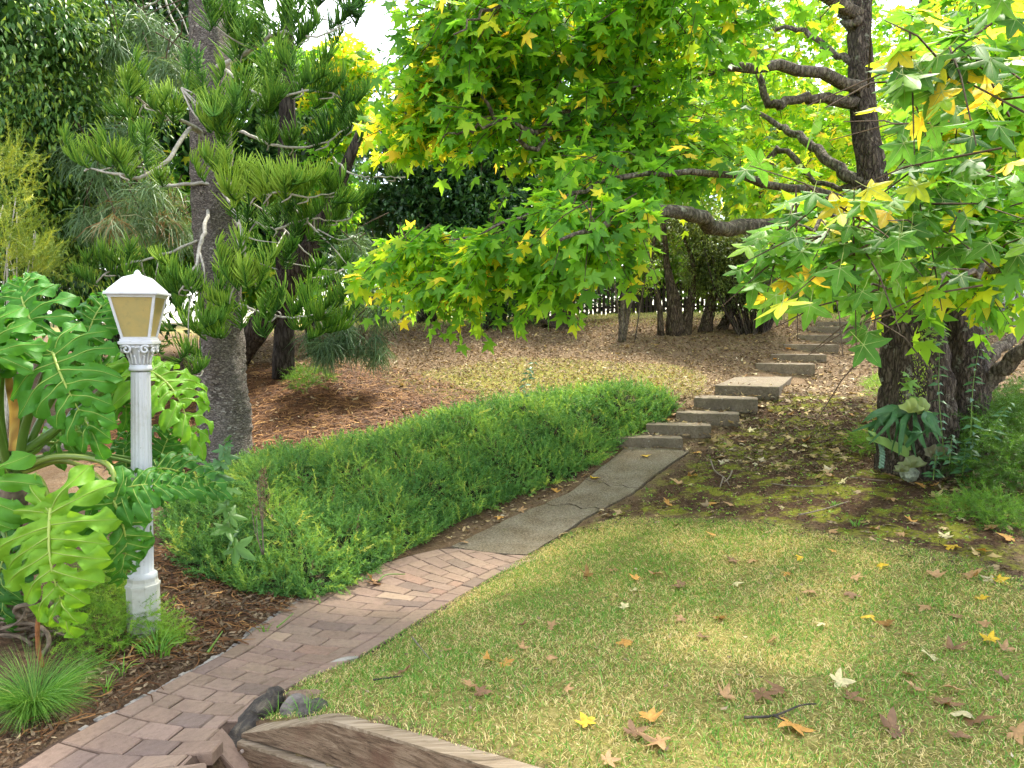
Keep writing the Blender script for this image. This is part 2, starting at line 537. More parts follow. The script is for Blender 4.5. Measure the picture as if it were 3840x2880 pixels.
n_big = noise(nt, 1.3, 4, .6, pos); n_mid = noise(nt, 7, 5, .65, pos); n_fine = noise(nt, 42, 5, .7, pos); n_leaf = noise(nt, 22, 2, .5, pos, 1.2)
litter = ramp(nt, n_fine, [(.25, (.07, .045, .026)), (.45, (.145, .098, .058)), (.6, (.21, .15, .092)), (.78, (.30, .23, .15))])
litter = mixc(nt, ramp(nt, n_mid, [(.4, (0, 0, 0)), (.7, (.7, .7, .7))]), litter, (.13, .075, .035))
needle = ramp(nt, n_fine, [(.25, (.03, .014, .007)), (.5, (.075, .034, .015)), (.75, (.14, .066, .026))])  # brown needles, colour darkened for the shade under the pine
mossy = ramp(nt, n_fine, [(.3, (.09, .075, .02)), (.5, (.19, .17, .04)), (.7, (.30, .27, .08))])
lawn = ramp(nt, n_fine, [(.3, (.09, .085, .02)), (.5, (.20, .17, .05)), (.72, (.38, .31, .12))])
soil = ramp(nt, n_fine, [(.25, (.022, .012, .007)), (.5, (.065, .036, .02)), (.72, (.14, .082, .046))])
moss = ramp(nt, n_fine, [(.3, (.07, .075, .01)), (.6, (.2, .2, .025)), (.8, (.3, .29, .05))])
bank = mixc(nt, ramp(nt, noise(nt, 3.4, 6, .68, pos), [(.49, (0, 0, 0)), (.57, (1, 1, 1))]), soil, moss)
crest = ramp(nt, n_mid, [(.3, (.16, .14, .045)), (.55, (.30, .25, .09)), (.75, (.42, .36, .16))])  # dry crest lawn, colour brightened to stand for sunshine
c = litter
for k, v in (('needle', needle), ('mossy', mossy), ('crest', crest), ('soil', mixc(nt, .35, soil, litter)), ('bank', bank), ('lawn', lawn)):
    c = mixc(nt, attr(nt, k), c, v)
prin(nt, out, c, .95, .1, bump(nt, mixc(nt, .5, n_fine, n_mid), .8, .03))
ground = gm.build('ground', m_ground)
for k, v in reg.items():
    a = ground.data.attributes.new(k, 'FLOAT', 'POINT'); a.data.foreach_set('value', v.astype(np.float32).ravel())
tag(ground, 'sloping garden ground of soil, leaf litter and lawn', kind='structure')

# ------------------------------------------------------------------ brick path
def resample(poly, n):
    d = np.concatenate([[0], np.cumsum(np.hypot(*np.diff(poly, axis=0).T))])
    s = np.linspace(0, d[-1], n)
    return np.stack([np.interp(s, d, poly[:, 0]), np.interp(s, d, poly[:, 1])], 1)
JA, JB = PATH_L[-1], PATH_R[-1] + .02 * (PATH_R[-1] - PATH_L[-1])       # joint with the concrete ramp
_pl0 = resample(spline(PATH_L, 90), 70)
_ext = _pl0[-1] + (_pl0[-1] - _pl0[-6]) / 5 * np.arange(1, 11)[:, None]
pl = np.concatenate([_pl0, _ext])
_tg = np.gradient(pl, axis=0)
for _ in range(6): _tg[1:-1] = (_tg[:-2] + _tg[1:-1] * 2 + _tg[2:]) / 4
_tg /= np.hypot(*_tg.T)[:, None]
_nr = np.stack([_tg[:, 1], -_tg[:, 0]], 1)                      # to the right of travel
_rr = resample(spline(PATH_R, 90), 900)
_wd = []
for q_, n_ in zip(pl, _nr):
    r_ = _rr - q_; al = r_ @ n_; ac_ = np.abs(r_ @ np.array([-n_[1], n_[0]]))
    k_ = np.argmin(ac_ + (al < .2) * 9); _wd.append(al[k_] if ac_[k_] < .1 else np.nan)
_wd = np.array(_wd); ok_ = ~np.isnan(_wd); _wd = np.interp(np.arange(80), np.arange(80)[ok_], _wd[ok_])
_wd[70:] = _wd[69] * 1.02
_wd = np.clip(_wd, .45, 1.2)
for _ in range(12): _wd[1:-1] = (_wd[:-2] + _wd[1:-1] * 2 + _wd[2:]) / 4
pr = pl + _nr * _wd[:, None]
pc = (pl + pr) / 2
ps = np.concatenate([[0], np.cumsum(np.hypot(*np.diff(pc, axis=0).T))])
p_len = ps[-1]
p_w = np.hypot(*(pr - pl).T)
p_wm = float(np.median(p_w))
print('path width', p_wm, p_w.min(), p_w.max(), 'length', p_len)
def strip(s, t):
    """place on the path: s metres along, t in metres across from the left edge (path of median width)"""
    f = np.clip(t / p_wm, -2, 3)
    a = np.array([np.interp(s, ps, pl[:, 0]), np.interp(s, ps, pl[:, 1])]); b = np.array([np.interp(s, ps, pr[:, 0]), np.interp(s, ps, pr[:, 1])])
    q = a + (b - a) * f
    return q
m_brick, nt, out = newmat('brick_paver')
pos = wpos(nt)
oi = nt.nodes.new('ShaderNodeObjectInfo')
n1 = noise(nt, 30, 6, .7, pos); n2 = noise(nt, 4, 4, .6, pos); n3 = noise(nt, 220, 2, .6, pos)
base = mixc(nt, 1.0, oi.outputs['Color'], ramp(nt, n1, [(.25, (.68, .66, .64)), (.5, (1, 1, 1)), (.75, (1.16, 1.16, 1.16))]), 'MULTIPLY')
base = mixc(nt, ramp(nt, n2, [(.52, (0, 0, 0)), (.75, (.6, .6, .6))]), base, (.19, .13, .095))
base = mixc(nt, ramp(nt, n3, [(.62, (0, 0, 0)), (.72, (.5, .5, .5))]), base, (.42, .33, .27))
prin(nt, out, base, .88, .2, bump(nt, mixc(nt, .4, n3, n1), .35, .004))
m_joint = plain_mat('sand_joint', (.075, .05, .035), .95, .1, .3, 60, .5, .006)
brick_path = thing('brick_path', 'reddish brown brick path curving up from the bottom corner', 'path', kind='structure')
def paver(c4, h=.055, inset=.0035, bev=.006, tilt=0.0):
    """a paver from four plan corners (counter-clockwise): bevelled box lying on the ground"""
    c4 = np.asarray(c4); m = c4.mean(0)
    e = c4 - m; L = np.hypot(*e.T)[:, None]
    c4 = m + e * (1 - inset * 1.41 / L)
    ct = m + (c4 - m) * (1 - bev * 1.41 / np.hypot(*(c4 - m).T)[:, None])
    dz = rng.normal(0, .0018)
    z = hz(c4[:, 0], c4[:, 1]) + dz + rng.normal(0, .0012, 4)
    V = np.concatenate([np.column_stack([c4, z - h]), np.column_stack([c4, z - bev]), np.column_stack([ct, z])])
    F = [np.array([[8, 9, 10, 11], [3, 2, 1, 0]] + [[i, (i + 1) % 4, 4 + (i + 1) % 4, 4 + i] for i in range(4)] + [[4 + i, 4 + (i + 1) % 4, 8 + (i + 1) % 4, 8 + i] for i in range(4)])]
    return V, F
def brick_color():
    k = rng.random()
    base = np.array([.25, .172, .125]) * rng.uniform(.9, 1.1)
    if k < .06: base = np.array([.19, .135, .105]) * rng.uniform(.9, 1.1)
    elif k < .11: base = np.array([.31, .22, .155]) * rng.uniform(.9, 1.1)
    elif k < .15: base = np.array([.26, .165, .115])
    return base * np.array([1, rng.uniform(.98, 1.02), rng.uniform(.96, 1.03)])
def add_paver(c4):
    m = np.mean(c4, 0)
    ws = float(wall_side(m[0], m[1]))
    if m[0] > WALL[0][0] - .12 and ws > -.06 and m[1] < 3.7 and m[0] > -1.15: return
    jn = np.array([-(JB - JA)[1], (JB - JA)[0]]); jn /= np.hypot(*jn)           # points up the path
    c4 = np.array(c4); over = (c4 - JA) @ jn + .006
    if (over > 0).all(): return
    c4 = c4 - np.maximum(over, 0)[:, None] * jn
    if np.hypot(*(c4[0] - c4[3])) < .02 and np.hypot(*(c4[1] - c4[2])) < .02: return
    if np.ptp(c4 @ jn) < .03: return
    if np.ptp(hz(c4[:, 0], c4[:, 1])) > .16: return
    mb = MB(); mb.add(*paver(c4))
    o = mb.build('brick', m_brick, brick_path, smooth=False)
    o.color = (*brick_color(), 1)
BL = p_wm / 3.5; BW = BL / 2
nrow = int(p_len / BW)
inner_a, inner_b = BW, p_wm - BW
S_WALL = float(ps[np.argmin([np.hypot(*(strip(s_, p_wm) - WALL[0])) for s_ in ps])]) - .12
s_edge = 0.0
while s_edge < p_len - .06:                                     # the two edge courses, laid lengthwise
    e = min(s_edge + BL, p_len)
    for t0, t1 in ((0, BW), (p_wm - BW, p_wm)):
        sh = 0 if t0 == 0 else .07
        if t0 > 0 and s_edge < S_WALL: continue
        a, b = min(s_edge + sh, p_len), min(e + sh, p_len)
        if b - a > .04:
            add_paver([strip(a, t0), strip(a, t1), strip(b, t1), strip(b, t0)])
    s_edge = e
for r in range(nrow):                                           # rows across, in running bond
    a, b = r * BW, min((r + 1) * BW, p_len)
    t = inner_a; first = True; inner_b = p_wm - BW if a > S_WALL else p_wm + .95
    wmax = inner_b + (0 if a > .75 else .9)
    off = [BL, BL / 2, BL, BL / 2][r % 4] + (.02 if r % 3 == 0 else 0)
    while t < inner_b - .012:
        e = min(t + (off if first else BL), inner_b)
        if inner_b - e < .03: e = inner_b
        add_paver([strip(a, t), strip(a, e), strip(b, e), strip(b, t)])
        t = e; first = False
bed = MB()
psb = ps[:73]; tt_ = np.linspace(-.03, p_wm + .03, 9); q = np.array([[strip(s, t) for t in tt_] for s in psb])
V = np.concatenate([q, (hz(q[..., 0], q[..., 1]) - .012)[..., None]], -1); id_ = np.arange(len(psb) * 9).reshape(-1, 9)
bed.add(V, np.stack([id_[:-1, :-1], id_[:-1, 1:], id_[1:, 1:], id_[1:, :-1]], -1).reshape(-1, 4))
bed.build('sand_joint', m_joint, brick_path)
# thin concrete haunch along the left edge
m_haunch = plain_mat('old_mortar', (.30, .27, .23), .95, .15, .35, 35, .8, .01)
hb = MB()
ss = np.linspace(.35, p_len - 1.3, 70)
for k, (a, b) in enumerate(zip(ss[:-1], ss[1:])):
    if rng.random() < .12: continue
    w0 = .022 + .012 * math.sin(k * .9) + rng.uniform(0, .008)
    q = [strip(a, -.004 - w0), strip(a, -.003), strip(b, -.003), strip(b, -.004 - w0)]
    V, F = paver(q, .06, 0.0, .004); V[:, 2] -= .004
    hb.add(V, F)
tag(hb.build('mortar_edging', m_haunch, brick_path, smooth=False), 'grey crumbling mortar strip along the brick edge')

# ------------------------------------------------------------------ concrete path and steps
m_conc, nt, out = newmat('weathered_concrete')
pos = wpos(nt)
n1 = noise(nt, 55, 5, .75, pos); n2 = noise(nt, 3.5, 5, .65, pos); n3 = noise(nt, 160, 2, .6, pos)
base = ramp(nt, n1, [(.28, (.055, .043, .028)), (.5, (.17, .14, .098)), (.72, (.33, .285, .21))])
base = mixc(nt, ramp(nt, n2, [(.35, (0, 0, 0)), (.65, (.85, .85, .85))]), base, mixc(nt, 1.0, base, (.62, .55, .43), 'MULTIPLY'))
base = mixc(nt, ramp(nt, n3, [(.6, (0, 0, 0)), (.7, (.7, .7, .7))]), base, (.40, .36, .30))
base = mixc(nt, ramp(nt, noise(nt, 6, 6, .7, pos), [(.62, (0, 0, 0)), (.74, (.6, .6, .6))]), base, (.10, .10, .03))
prin(nt, out, base, .92, .15, bump(nt, mixc(nt, .5, n3, n1), .5, .006))
m_conc2, nt, out = newmat('step_concrete')
pos = wpos(nt)
n1 = noise(nt, 40, 6, .7, pos); n2 = noise(nt, 5, 6, .7, pos)
base = ramp(nt, n1, [(.25, (.075, .057, .037)), (.5, (.175, .14, .098)), (.75, (.29, .245, .18))])
base = mixc(nt, ramp(nt, n2, [(.45, (0, 0, 0)), (.7, (.8, .8, .8))]), base, (.10, .082, .058))
base = mixc(nt, ramp(nt, noise(nt, 14, 5, .7, pos), [(.64, (0, 0, 0)), (.7, (.8, .8, .8))]), base, (.52, .50, .45))
prin(nt, out, base, .92, .15, bump(nt, n1, .5, .008))
concrete_path = thing('concrete_path', 'cracked grey concrete ramp between brick path and steps', 'path', kind='structure')
cl = resample(CONC_L, 30); cr = resample(CONC_R, 30)
def cstrip(i, f): return cl[i] + (cr[i] - cl[i]) * f
cuts = [np.zeros(7), np.array([12.6, 12.2, 12.9, 12.4, 11.6, 11.9, 11.2]), np.array([19.3, 18.8, 18.6, 17.6, 17.9, 17.0, 16.8]), np.full(7, 29.0)]
for a, b in zip(cuts[:-1], cuts[1:]):
    mb = MB(); nf = 7; ns = 9; g = []
    gap = .09
    for k in range(nf):
        col = []
        for s in np.linspace(a[k] + (gap if a[k] > 0 else 0), b[k] - (gap if b[k] < 29 else 0), ns):
            f = k / (nf - 1)
            x = np.interp(s, np.arange(30), cl[:, 0]) * (1 - f) + np.interp(s, np.arange(30), cr[:, 0]) * f
            y = np.interp(s, np.arange(30), cl[:, 1]) * (1 - f) + np.interp(s, np.arange(30), cr[:, 1]) * f
            if k in (0, nf - 1):
                x += rng.normal(0, .006)
            col.append((x, y, float(hz(x, y)) + .004))
        g.append(col)
    g = np.array(g); n0 = nf * ns
    V = np.concatenate([g.reshape(-1, 3), (g - [0, 0, .1]).reshape(-1, 3)])
    id_ = np.arange(n0).reshape(nf, ns)
    F = [np.stack([id_[:-1, :-1], id_[1:, :-1], id_[1:, 1:], id_[:-1, 1:]], -1).reshape(-1, 4)]
    ring = np.concatenate([id_[:, 0], id_[-1, 1:], id_[::-1, -1][1:], id_[0, ::-1][1:-1]])
    F.append(np.stack([ring, np.roll(ring, -1), np.roll(ring, -1) + n0, ring + n0], 1)[:, ::-1])
    mb.add(V, F)
    mb.build('slab', m_conc, concrete_path, smooth=False)

garden_steps = thing('garden_steps', 'flight of low concrete steps climbing the bank beside the trees', 'steps', kind='structure')
def stone_slab(mb, corners_top, thick, nseg=(10, 4), rough=.006, bev=.012, tone=.5):
    """irregular cast slab: grid top with worn edges and straight-ish sides"""
    c = np.asarray(corners_top)                    # FL, FR, BR, BL
    nu, nv = nseg
    U, Vv = np.meshgrid(np.linspace(0, 1, nu + 1), np.linspace(0, 1, nv + 1), indexing='ij')
    top = (c[0] * ((1 - U) * (1 - Vv))[..., None] + c[1] * (U * (1 - Vv))[..., None] + c[2] * (U * Vv)[..., None] + c[3] * ((1 - U) * Vv)[..., None])
    edge = (U == 0) | (U == 1) | (Vv == 0) | (Vv == 1)
    top[..., 2] += rng.normal(0, rough * .4, U.shape) - edge * bev * rng.uniform(.4, 1.2, U.shape)
    low = top.copy()
    n0 = U.size
    id_ = np.arange(n0).reshape(nu + 1, nv + 1)
    F = [np.stack([id_[:-1, :-1], id_[1:, :-1], id_[1:, 1:], id_[:-1, 1:]], -1).reshape(-1, 4)]
    ring = np.concatenate([id_[:, 0], id_[-1, 1:], id_[::-1, -1][1:], id_[0, ::-1][1:-1]])
    cen = c.mean(0)
    rv = top.reshape(-1, 3)[ring]
    outv = rv - cen; outv[:, 2] = 0; outv = unit(outv)
    levels = [rv]
    for k, z in enumerate((.02, .5, 1.0)):
        lv = rv + outv * (bev * (.9 if k < 2 else .6) + rng.normal(0, rough * .6, (len(ring), 1)))
        lv[:, 2] = rv[:, 2] - bev * .8 - thick * z
        levels.append(lv)
    V = [top.reshape(-1, 3)] + levels[1:]
    nr = len(ring); base = n0
    prev = ring
    for k in range(3):
        cur = base + np.arange(nr)
        F.append(np.stack([prev, cur, np.roll(cur, -1), np.roll(prev, -1)], 1))
        prev = cur; base += nr
    mb.add(np.concatenate(V), F, tone)
for ul, ur, v, d, hd, dep in STEPS:
    fl = P(ul, v, d); th = R_(hd)
    ac = np.array([math.cos(th), -math.sin(th), 0]); dr = np.array([math.sin(th), math.cos(th), 0])
    w = (ur - ul) / FN * d / math.cos(th) * 1.0
    mb = MB()
    c = [fl, fl + ac * w, fl + ac * w + dr * dep, fl + dr * dep]
    stone_slab(mb, c, .17 if d > 9.3 else .13, (14, 4), .004, .006)
    mb.build('step', m_conc2, garden_steps, smooth=False)
# ================================================================== TIMBER WALL, STONES
m_wood, nt, out = newmat('weathered_sleeper')
pos = wpos(nt)
mp = nt.nodes.new('ShaderNodeMapping'); mp.inputs['Rotation'].default_value = (0, 0, R_(-30)); mp.inputs['Scale'].default_value = (1.6, 10, 34)
mp.inputs['Rotation'].default_value = (0, 0, R_(28))
nt.links.new(pos, mp.inputs['Vector'])
g1 = noise(nt, 1.0, 7, .65, mp.outputs[0], 1.4); g2 = noise(nt, 3.2, 5, .7, mp.outputs[0], .6); g3 = noise(nt, 5, 4, .6, pos)
base = ramp(nt, g1, [(.25, (.04, .024, .014)), (.42, (.12, .078, .046)), (.58, (.21, .145, .09)), (.8, (.32, .24, .16))])
base = mixc(nt, ramp(nt, g2, [(.33, (.75, .75, .75)), (.46, (0, 0, 0))]), base, (.03, .016, .009))
base = mixc(nt, ramp(nt, g3, [(.56, (0, 0, 0)), (.72, (.65, .65, .65))]), base, (.13, .065, .04))
prin(nt, out, base, .82, .2, bump(nt, mixc(nt, .5, g1, g2), .7, .012))
m_wood_top = plain_mat('sleeper_top', (.30, .235, .165), .9, .15, .4, 26, .5, .01)
m_wood_top, nt, out = newmat('sleeper_top')
pos = wpos(nt); mp = nt.nodes.new('ShaderNodeMapping'); mp.inputs['Rotation'].default_value = (0, 0, R_(28)); mp.inputs['Scale'].default_value = (3, 40, 20)
nt.links.new(pos, mp.inputs['Vector'])
g1 = noise(nt, 1.0, 6, .7, mp.outputs[0], .8)
prin(nt, out, ramp(nt, g1, [(.25, (.07, .05, .03)), (.45, (.22, .165, .105)), (.75, (.42, .34, .24))]), .9, .15, bump(nt, g1, .6, .01))

wall_root = thing('retaining_wall', 'low retaining wall of weathered timber sleepers holding the lawn', 'wall', (*WALL[1], 0))
def sleeper(line, ztop, zbot, thick, name):
    """a timber along a plan line; ztop, zbot are heights at its points; worn, split edges"""
    line = np.asarray(line); n = 40
    d = np.concatenate([[0], np.cumsum(np.hypot(*np.diff(line, axis=0).T))]); s = np.linspace(0, d[-1], n)
    x = np.interp(s, d, line[:, 0]); y = np.interp(s, d, line[:, 1]); zt = np.interp(s, d, ztop); zb = np.interp(s, d, zbot)
    tg = np.gradient(np.stack([x, y], 1), axis=0); tg /= np.hypot(*tg.T)[:, None]; nr = np.stack([-tg[:, 1], tg[:, 0]], 1)
    prof = [(0, 0.0), (0, .05), (0, .5), (0, .93), (.012, 1.0), (.5, 1.0), (.9, 1.0), (1, .97), (1, 0)]
    wob = np.cumsum(rng.normal(0, .0012, (n, len(prof))), 0) + rng.normal(0, .0012, (n, len(prof)))
    V = np.zeros((n, len(prof), 3))
    for k, (a, b) in enumerate(prof):
        V[:, k, 0] = x + nr[:, 0] * (a * thick + wob[:, k] * .6); V[:, k, 1] = y + nr[:, 1] * (a * thick + wob[:, k] * .6)
        V[:, k, 2] = zb + (zt - zb) * b + wob[:, k] * .5
    m = len(prof); id_ = np.arange(n * m).reshape(n, m)
    F = np.stack([id_[:-1, :-1], id_[1:, :-1], id_[1:, 1:], id_[:-1, 1:]], -1).reshape(-1, 4)
    topmask = np.tile(np.arange(m - 1) >= 3, n - 1)
    mb = MB(); mb.add(V.reshape(-1, 3), F[~topmask]); nb = mb.n
    mb.F.append(F[topmask]); mb.M.append(np.full(topmask.sum(), 1))
    for row in (id_[0], id_[-1]):
        mb.F.append(np.array([row[[0, 2, 4, 7]], ])); mb.M.append(np.array([0]))
        mb.F.append(np.array([row[[0, 7, 8]]])); mb.M.append(np.array([0]))
    return mb.build(name, [m_wood, m_wood_top], wall_root, smooth=False)
zt_left = P(905, 2752, 3.22)[2]; zt_peak = P(1222, 2700, 3.02)[2]; zt_right = P(1860, 2880, 2.58)[2]
zm = zt_left - .012                                              # joint between the two timbers
top_t = sleeper(WALL, [zt_left, zt_peak, zt_right, zt_right + .03], [zm - .004, zm - .002, zm + .02, zm + .03], .085, 'sleeper')
W2 = WALL.copy(); nvec = np.array([-.012, -.022]); W2 = W2 + nvec
bot_t = sleeper(W2, [zm - .012, zm - .012, zm + .008, zm + .02], [-.06, -.06, -.06, -.06], .11, 'sleeper')
m_bolt = plain_mat('rusty_bolt', (.28, .22, .17), .6, .4, .3, 90)
tg0 = unit(np.append(WALL[1] - WALL[0], 0)); n0 = np.array([-tg0[1], tg0[0], 0])
for f, z in ((.07, .075), (.075, .02)):
    q = np.append(W2[0] + (W2[1] - W2[0]) * f, z)
    mb = MB(); mb.tube([q - n0 * .012, q + n0 * .004], [.008, .009], 8)
    mb.build('bolt', m_bolt, wall_root)

def rock_mesh(center, size, rot=(0, 0, 0), seed=0, subdiv=3, rough=.18, name='stone', mat=None, parent=None):
    bm = bmesh.new(); bmesh.ops.create_icosphere(bm, subdivisions=subdiv, radius=1.0)
    r = np.random.default_rng(seed)
    planes = unit(r.normal(size=(9, 3))); off = r.uniform(.62, .95, 9)
    V = np.array([v.co[:] for v in bm.verts])
    for p, o_ in zip(planes, off):
        dd = V @ p; V = V - np.outer(np.maximum(dd - o_, 0), p)
    V = V * (1 + r.normal(0, rough * .12, (len(V), 1)))
    F = np.array([[v.index for v in f.verts] for f in bm.faces]); bm.free()
    E = np.array(Euler(rot).to_matrix())
    V = (V * np.asarray(size)) @ E.T + np.asarray(center)
    mb = MB(); mb.add(V, F)
    return mb.build(name, mat, parent, smooth=False)
m_rock = plain_mat('dark_stone', (.085, .075, .062), .9, .25, .5, 28, 1.0, .02)
m_rock2 = plain_mat('brown_stone', (.20, .135, .09), .9, .2, .45, 24, .9, .02)
m_rock3 = plain_mat('grey_stone', (.15, .13, .112), .9, .2, .45, 24, .9, .02)  # grey darkened in colour for boulders lying in shade
m_rockdark, nt, out = newmat('lichened_stone')
pos = wpos(nt)
n1 = noise(nt, 14, 7, .7, pos, .5); n2 = noise(nt, 40, 4, .7, pos)
base = ramp(nt, n1, [(.3, (.018, .015, .012)), (.5, (.05, .042, .033)), (.64, (.13, .105, .07)), (.78, (.24, .19, .12))])
prin(nt, out, base, .85, .3, bump(nt, mixc(nt, .4, n1, n2), 1.0, .02))
# long dark stone leaning on the end of the wall
a = P(880, 2810, 3.27); a[2] = 0.0
b = P(1064, 2550, 3.40)
axis_ = b - a
prof = [(0.0, .085), (.12, .10), (.35, .085), (.6, .064), (.82, .038), (.95, .017), (1.0, .003)]
pts = np.array([a - unit(axis_) * .03 + axis_ * t for t, _ in prof]); pts += np.array([[.0, .0, .0]]) 
mb = MB(); mb.tube(spline(pts, 13) + rng.normal(0, .006, (13, 3)), np.interp(np.linspace(0, 1, 13), [p[0] for p in prof], [p[1] for p in prof]), 7, rough=.15)
tag(mb.build('edging_stone', m_rockdark, None, smooth=False), 'long dark pointed stone leaning against the timber wall end', 'stone')
tag(rock_mesh(P(1105, 2625, 3.30) - np.array([0, 0, .04]), (.075, .06, .065), (.2, .1, .7), 5, 3, mat=m_rock3, name='garden_stone'), 'grey pinkish stone beside the long dark pointed stone', 'stone', 'stones at the wall end')
tag(rock_mesh(P(1175, 2640, 3.22) - np.array([0, 0, .045]), (.085, .07, .07), (.5, .3, .1), 8, 3, mat=m_rock, name='garden_stone'), 'dark brown rounded stone half sunk beside the lawn', 'stone', 'stones at the wall end')
tag(rock_mesh(P(1150, 2588, 3.48) - np.array([0, 0, .05]), (.11, .07, .06), (.1, .2, .4), 12, 3, mat=m_rock2, name='garden_stone'), 'rusty brown flat stone behind the two grey stones', 'stone', 'stones at the wall end')
tag(rock_mesh(P(852, 2792, 3.28) * np.array([1, 1, 0]) + np.array([.0, -.02, .012]), (.022, .018, .016), (.1, .2, .4), 13, 2, mat=plain_mat('white_pebble', (.6, .57, .52), .8, .3), name='pebble'), 'small white pebble at the foot of the dark stone', 'pebble')
tag(rock_mesh(G(1290, 2480) + np.array([.0, .0, .0]), (.09, .025, .02), (.05, .0, .55), 21, 3, mat=plain_mat('pale_edge', (.30, .275, .23), .9, .2, .3), name='edging_stone'), 'pale concrete chunk at the lawn edge of the brick path', 'stone')
for k, (u, v, s, sd) in enumerate([(160, 1680, .30, 31), (310, 1625, .34, 32), (50, 1740, .22, 33)]):
    p = G(u, v)
    tag(rock_mesh(p + np.array([0, 0, s * .12]), (s * 1.3, s * .7, s * .45), (0, .1, .3 * k), sd, 3, mat=m_rock3, name='boulder'),
        ['grey boulder behind the large leafy plant stems', 'low grey boulder in the shade under the evergreen, beside the lamp post', 'small grey boulder at the edge of the picture behind stems'][k], 'boulder', 'boulders behind the philodendron')
tag(rock_mesh(G(690, 2330) + np.array([0, 0, .0]), (.07, .045, .02), (0, 0, .2), 35, 3, mat=m_rock2, name='flat_stone'), 'flat tan stone lying on litter right of the lamp base', 'stone')

# ================================================================== LAMP POST
m_white, nt, out = newmat('white_paint')
pos = wpos(nt)
n1 = noise(nt, 12, 6, .7, pos); n2 = noise(nt, 70, 4, .65, pos)
base = mixc(nt, ramp(nt, n1, [(.52, (0, 0, 0)), (.72, (.6, .6, .6))]), (.54, .55, .56), (.40, .39, .35))
base = mixc(nt, ramp(nt, n2, [(.64, (0, 0, 0)), (.70, (.7, .7, .7))]), base, (.27, .26, .23))
prin(nt, out, base, .38, .45, bump(nt, n2, .08, .003))
m_white_dirty, nt, out = newmat('weathered_white_paint')
pos = wpos(nt)
n1 = noise(nt, 6, 7, .75, pos); n2 = noise(nt, 40, 5, .7, pos)
sep = nt.nodes.new('ShaderNodeSeparateXYZ'); nt.links.new(pos, sep.inputs[0])
base = mixc(nt, ramp(nt, n1, [(.45, (0, 0, 0)), (.62, (.55, .55, .55))]), (.50, .49, .44), (.33, .31, .25))
base = mixc(nt, ramp(nt, mixc(nt, .5, n1, n2), [(.55, (0, 0, 0)), (.64, (.85, .85, .85))]), base, (.20, .20, .17))
prin(nt, out, base, .6, .3, bump(nt, n2, .25, .004))
m_pane, nt, out = newmat('amber_frosted_glass')
pos = wpos(nt)
n1 = noise(nt, 7, 5, .65, pos); n2 = noise(nt, 35, 4, .6, pos)
base = mixc(nt, ramp(nt, n1, [(.35, (0, 0, 0)), (.7, (1, 1, 1))]), (.66, .54, .22), (.52, .47, .22))
base = mixc(nt, ramp(nt, n2, [(.58, (0, 0, 0)), (.75, (.4, .4, .4))]), base, (.36, .33, .18))
p = nd(nt, 'BsdfPrincipled', Roughness=.22); nt.links.new(base, p.inputs['Base Color']); p.inputs['Specular IOR Level'].default_value = .5
t = nt.nodes.new('ShaderNodeBsdfTranslucent'); nt.links.new(mixc(nt, 1.0, base, (1.25, 1.2, 1.0), 'MULTIPLY'), t.inputs['Color'])
mx = nt.nodes.new('ShaderNodeMixShader'); mx.inputs[0].default_value = .5
nt.links.new(p.outputs[0], mx.inputs[1]); nt.links.new(t.outputs[0], mx.inputs[2]); nt.links.new(mx.outputs[0], out.inputs['Surface'])

LP = P(550, 2380, 4.5); LP[2] = float(hz(LP[0], LP[1])) - .03
lamp = thing('lamp_post', 'white cast metal garden lamp post with amber glass lantern', 'lamp post', tuple(LP))
Lz = lambda v: P(550, v, 4.5)[2]
def px(n): return n / FN * 4.5
yaw = R_(10)                                                   # lantern turned a little so its right side shows
cyw, syw = math.cos(yaw), math.sin(yaw)
def rz(p):
    p = np.asarray(p, float)
    return np.stack([p[..., 0] * cyw - p[..., 1] * syw, p[..., 0] * syw + p[..., 1] * cyw, p[..., 2]], -1)
def lathe(mb, prof, cx, cy_, sides=32, flute=0, depth=0.0, fl_range=None, square=False):
    a = np.arange(sides) / sides * 2 * math.pi
    V = []
    for r, z in prof:
        rr = np.full(sides, r)
        if flute and fl_range[0] <= z <= fl_range[1]:
            rr = r - depth * (np.abs(np.sin(a * flute / 2)) ** .5 < .55) * 1.0
        V.append(np.stack([cx + np.cos(a) * rr, cy_ + np.sin(a) * rr, np.full(sides, z)], 1))
    V = np.concatenate(V); n = len(prof); j = np.arange(sides); k = (j + 1) % sides
    F = np.concatenate([np.stack([i * sides + j, i * sides + k, (i + 1) * sides + k, (i + 1) * sides + j], 1) for i in range(n - 1)])
    mb.add(V, F)
cx, cyy = LP[0] - px(8), LP[1]
shx = cx + px(20)                                              # shaft leans a touch towards the top
# base pedestal (octagonal)
z0, z1 = LP[2] - .05, Lz(2180)
mb = MB(); rb = px(56)
a8 = (np.arange(8) + .5) / 8 * 2 * math.pi + yaw
prof = [(1.0, z0), (1.0, z1 - .03), (1.06, z1 - .028), (1.06, z1 - .012), (.98, z1 - .01), (.9, z1 + .008), (.9, z1 + .03), (.8, z1 + .034)]
V = np.concatenate([np.stack([cx + np.cos(a8) * rb * r * 1.06, cyy + np.sin(a8) * rb * r * 1.06, np.full(8, z)], 1) for r, z in prof]); j = np.arange(8); k = (j + 1) % 8
F = np.concatenate([np.stack([i * 8 + j, i * 8 + k, (i + 1) * 8 + k, (i + 1) * 8 + j], 1) for i in range(len(prof) - 1)])
mb.add(V, F)
tag(mb.build('base', m_white_dirty, lamp, smooth=False), 'stained eight-sided pedestal base')
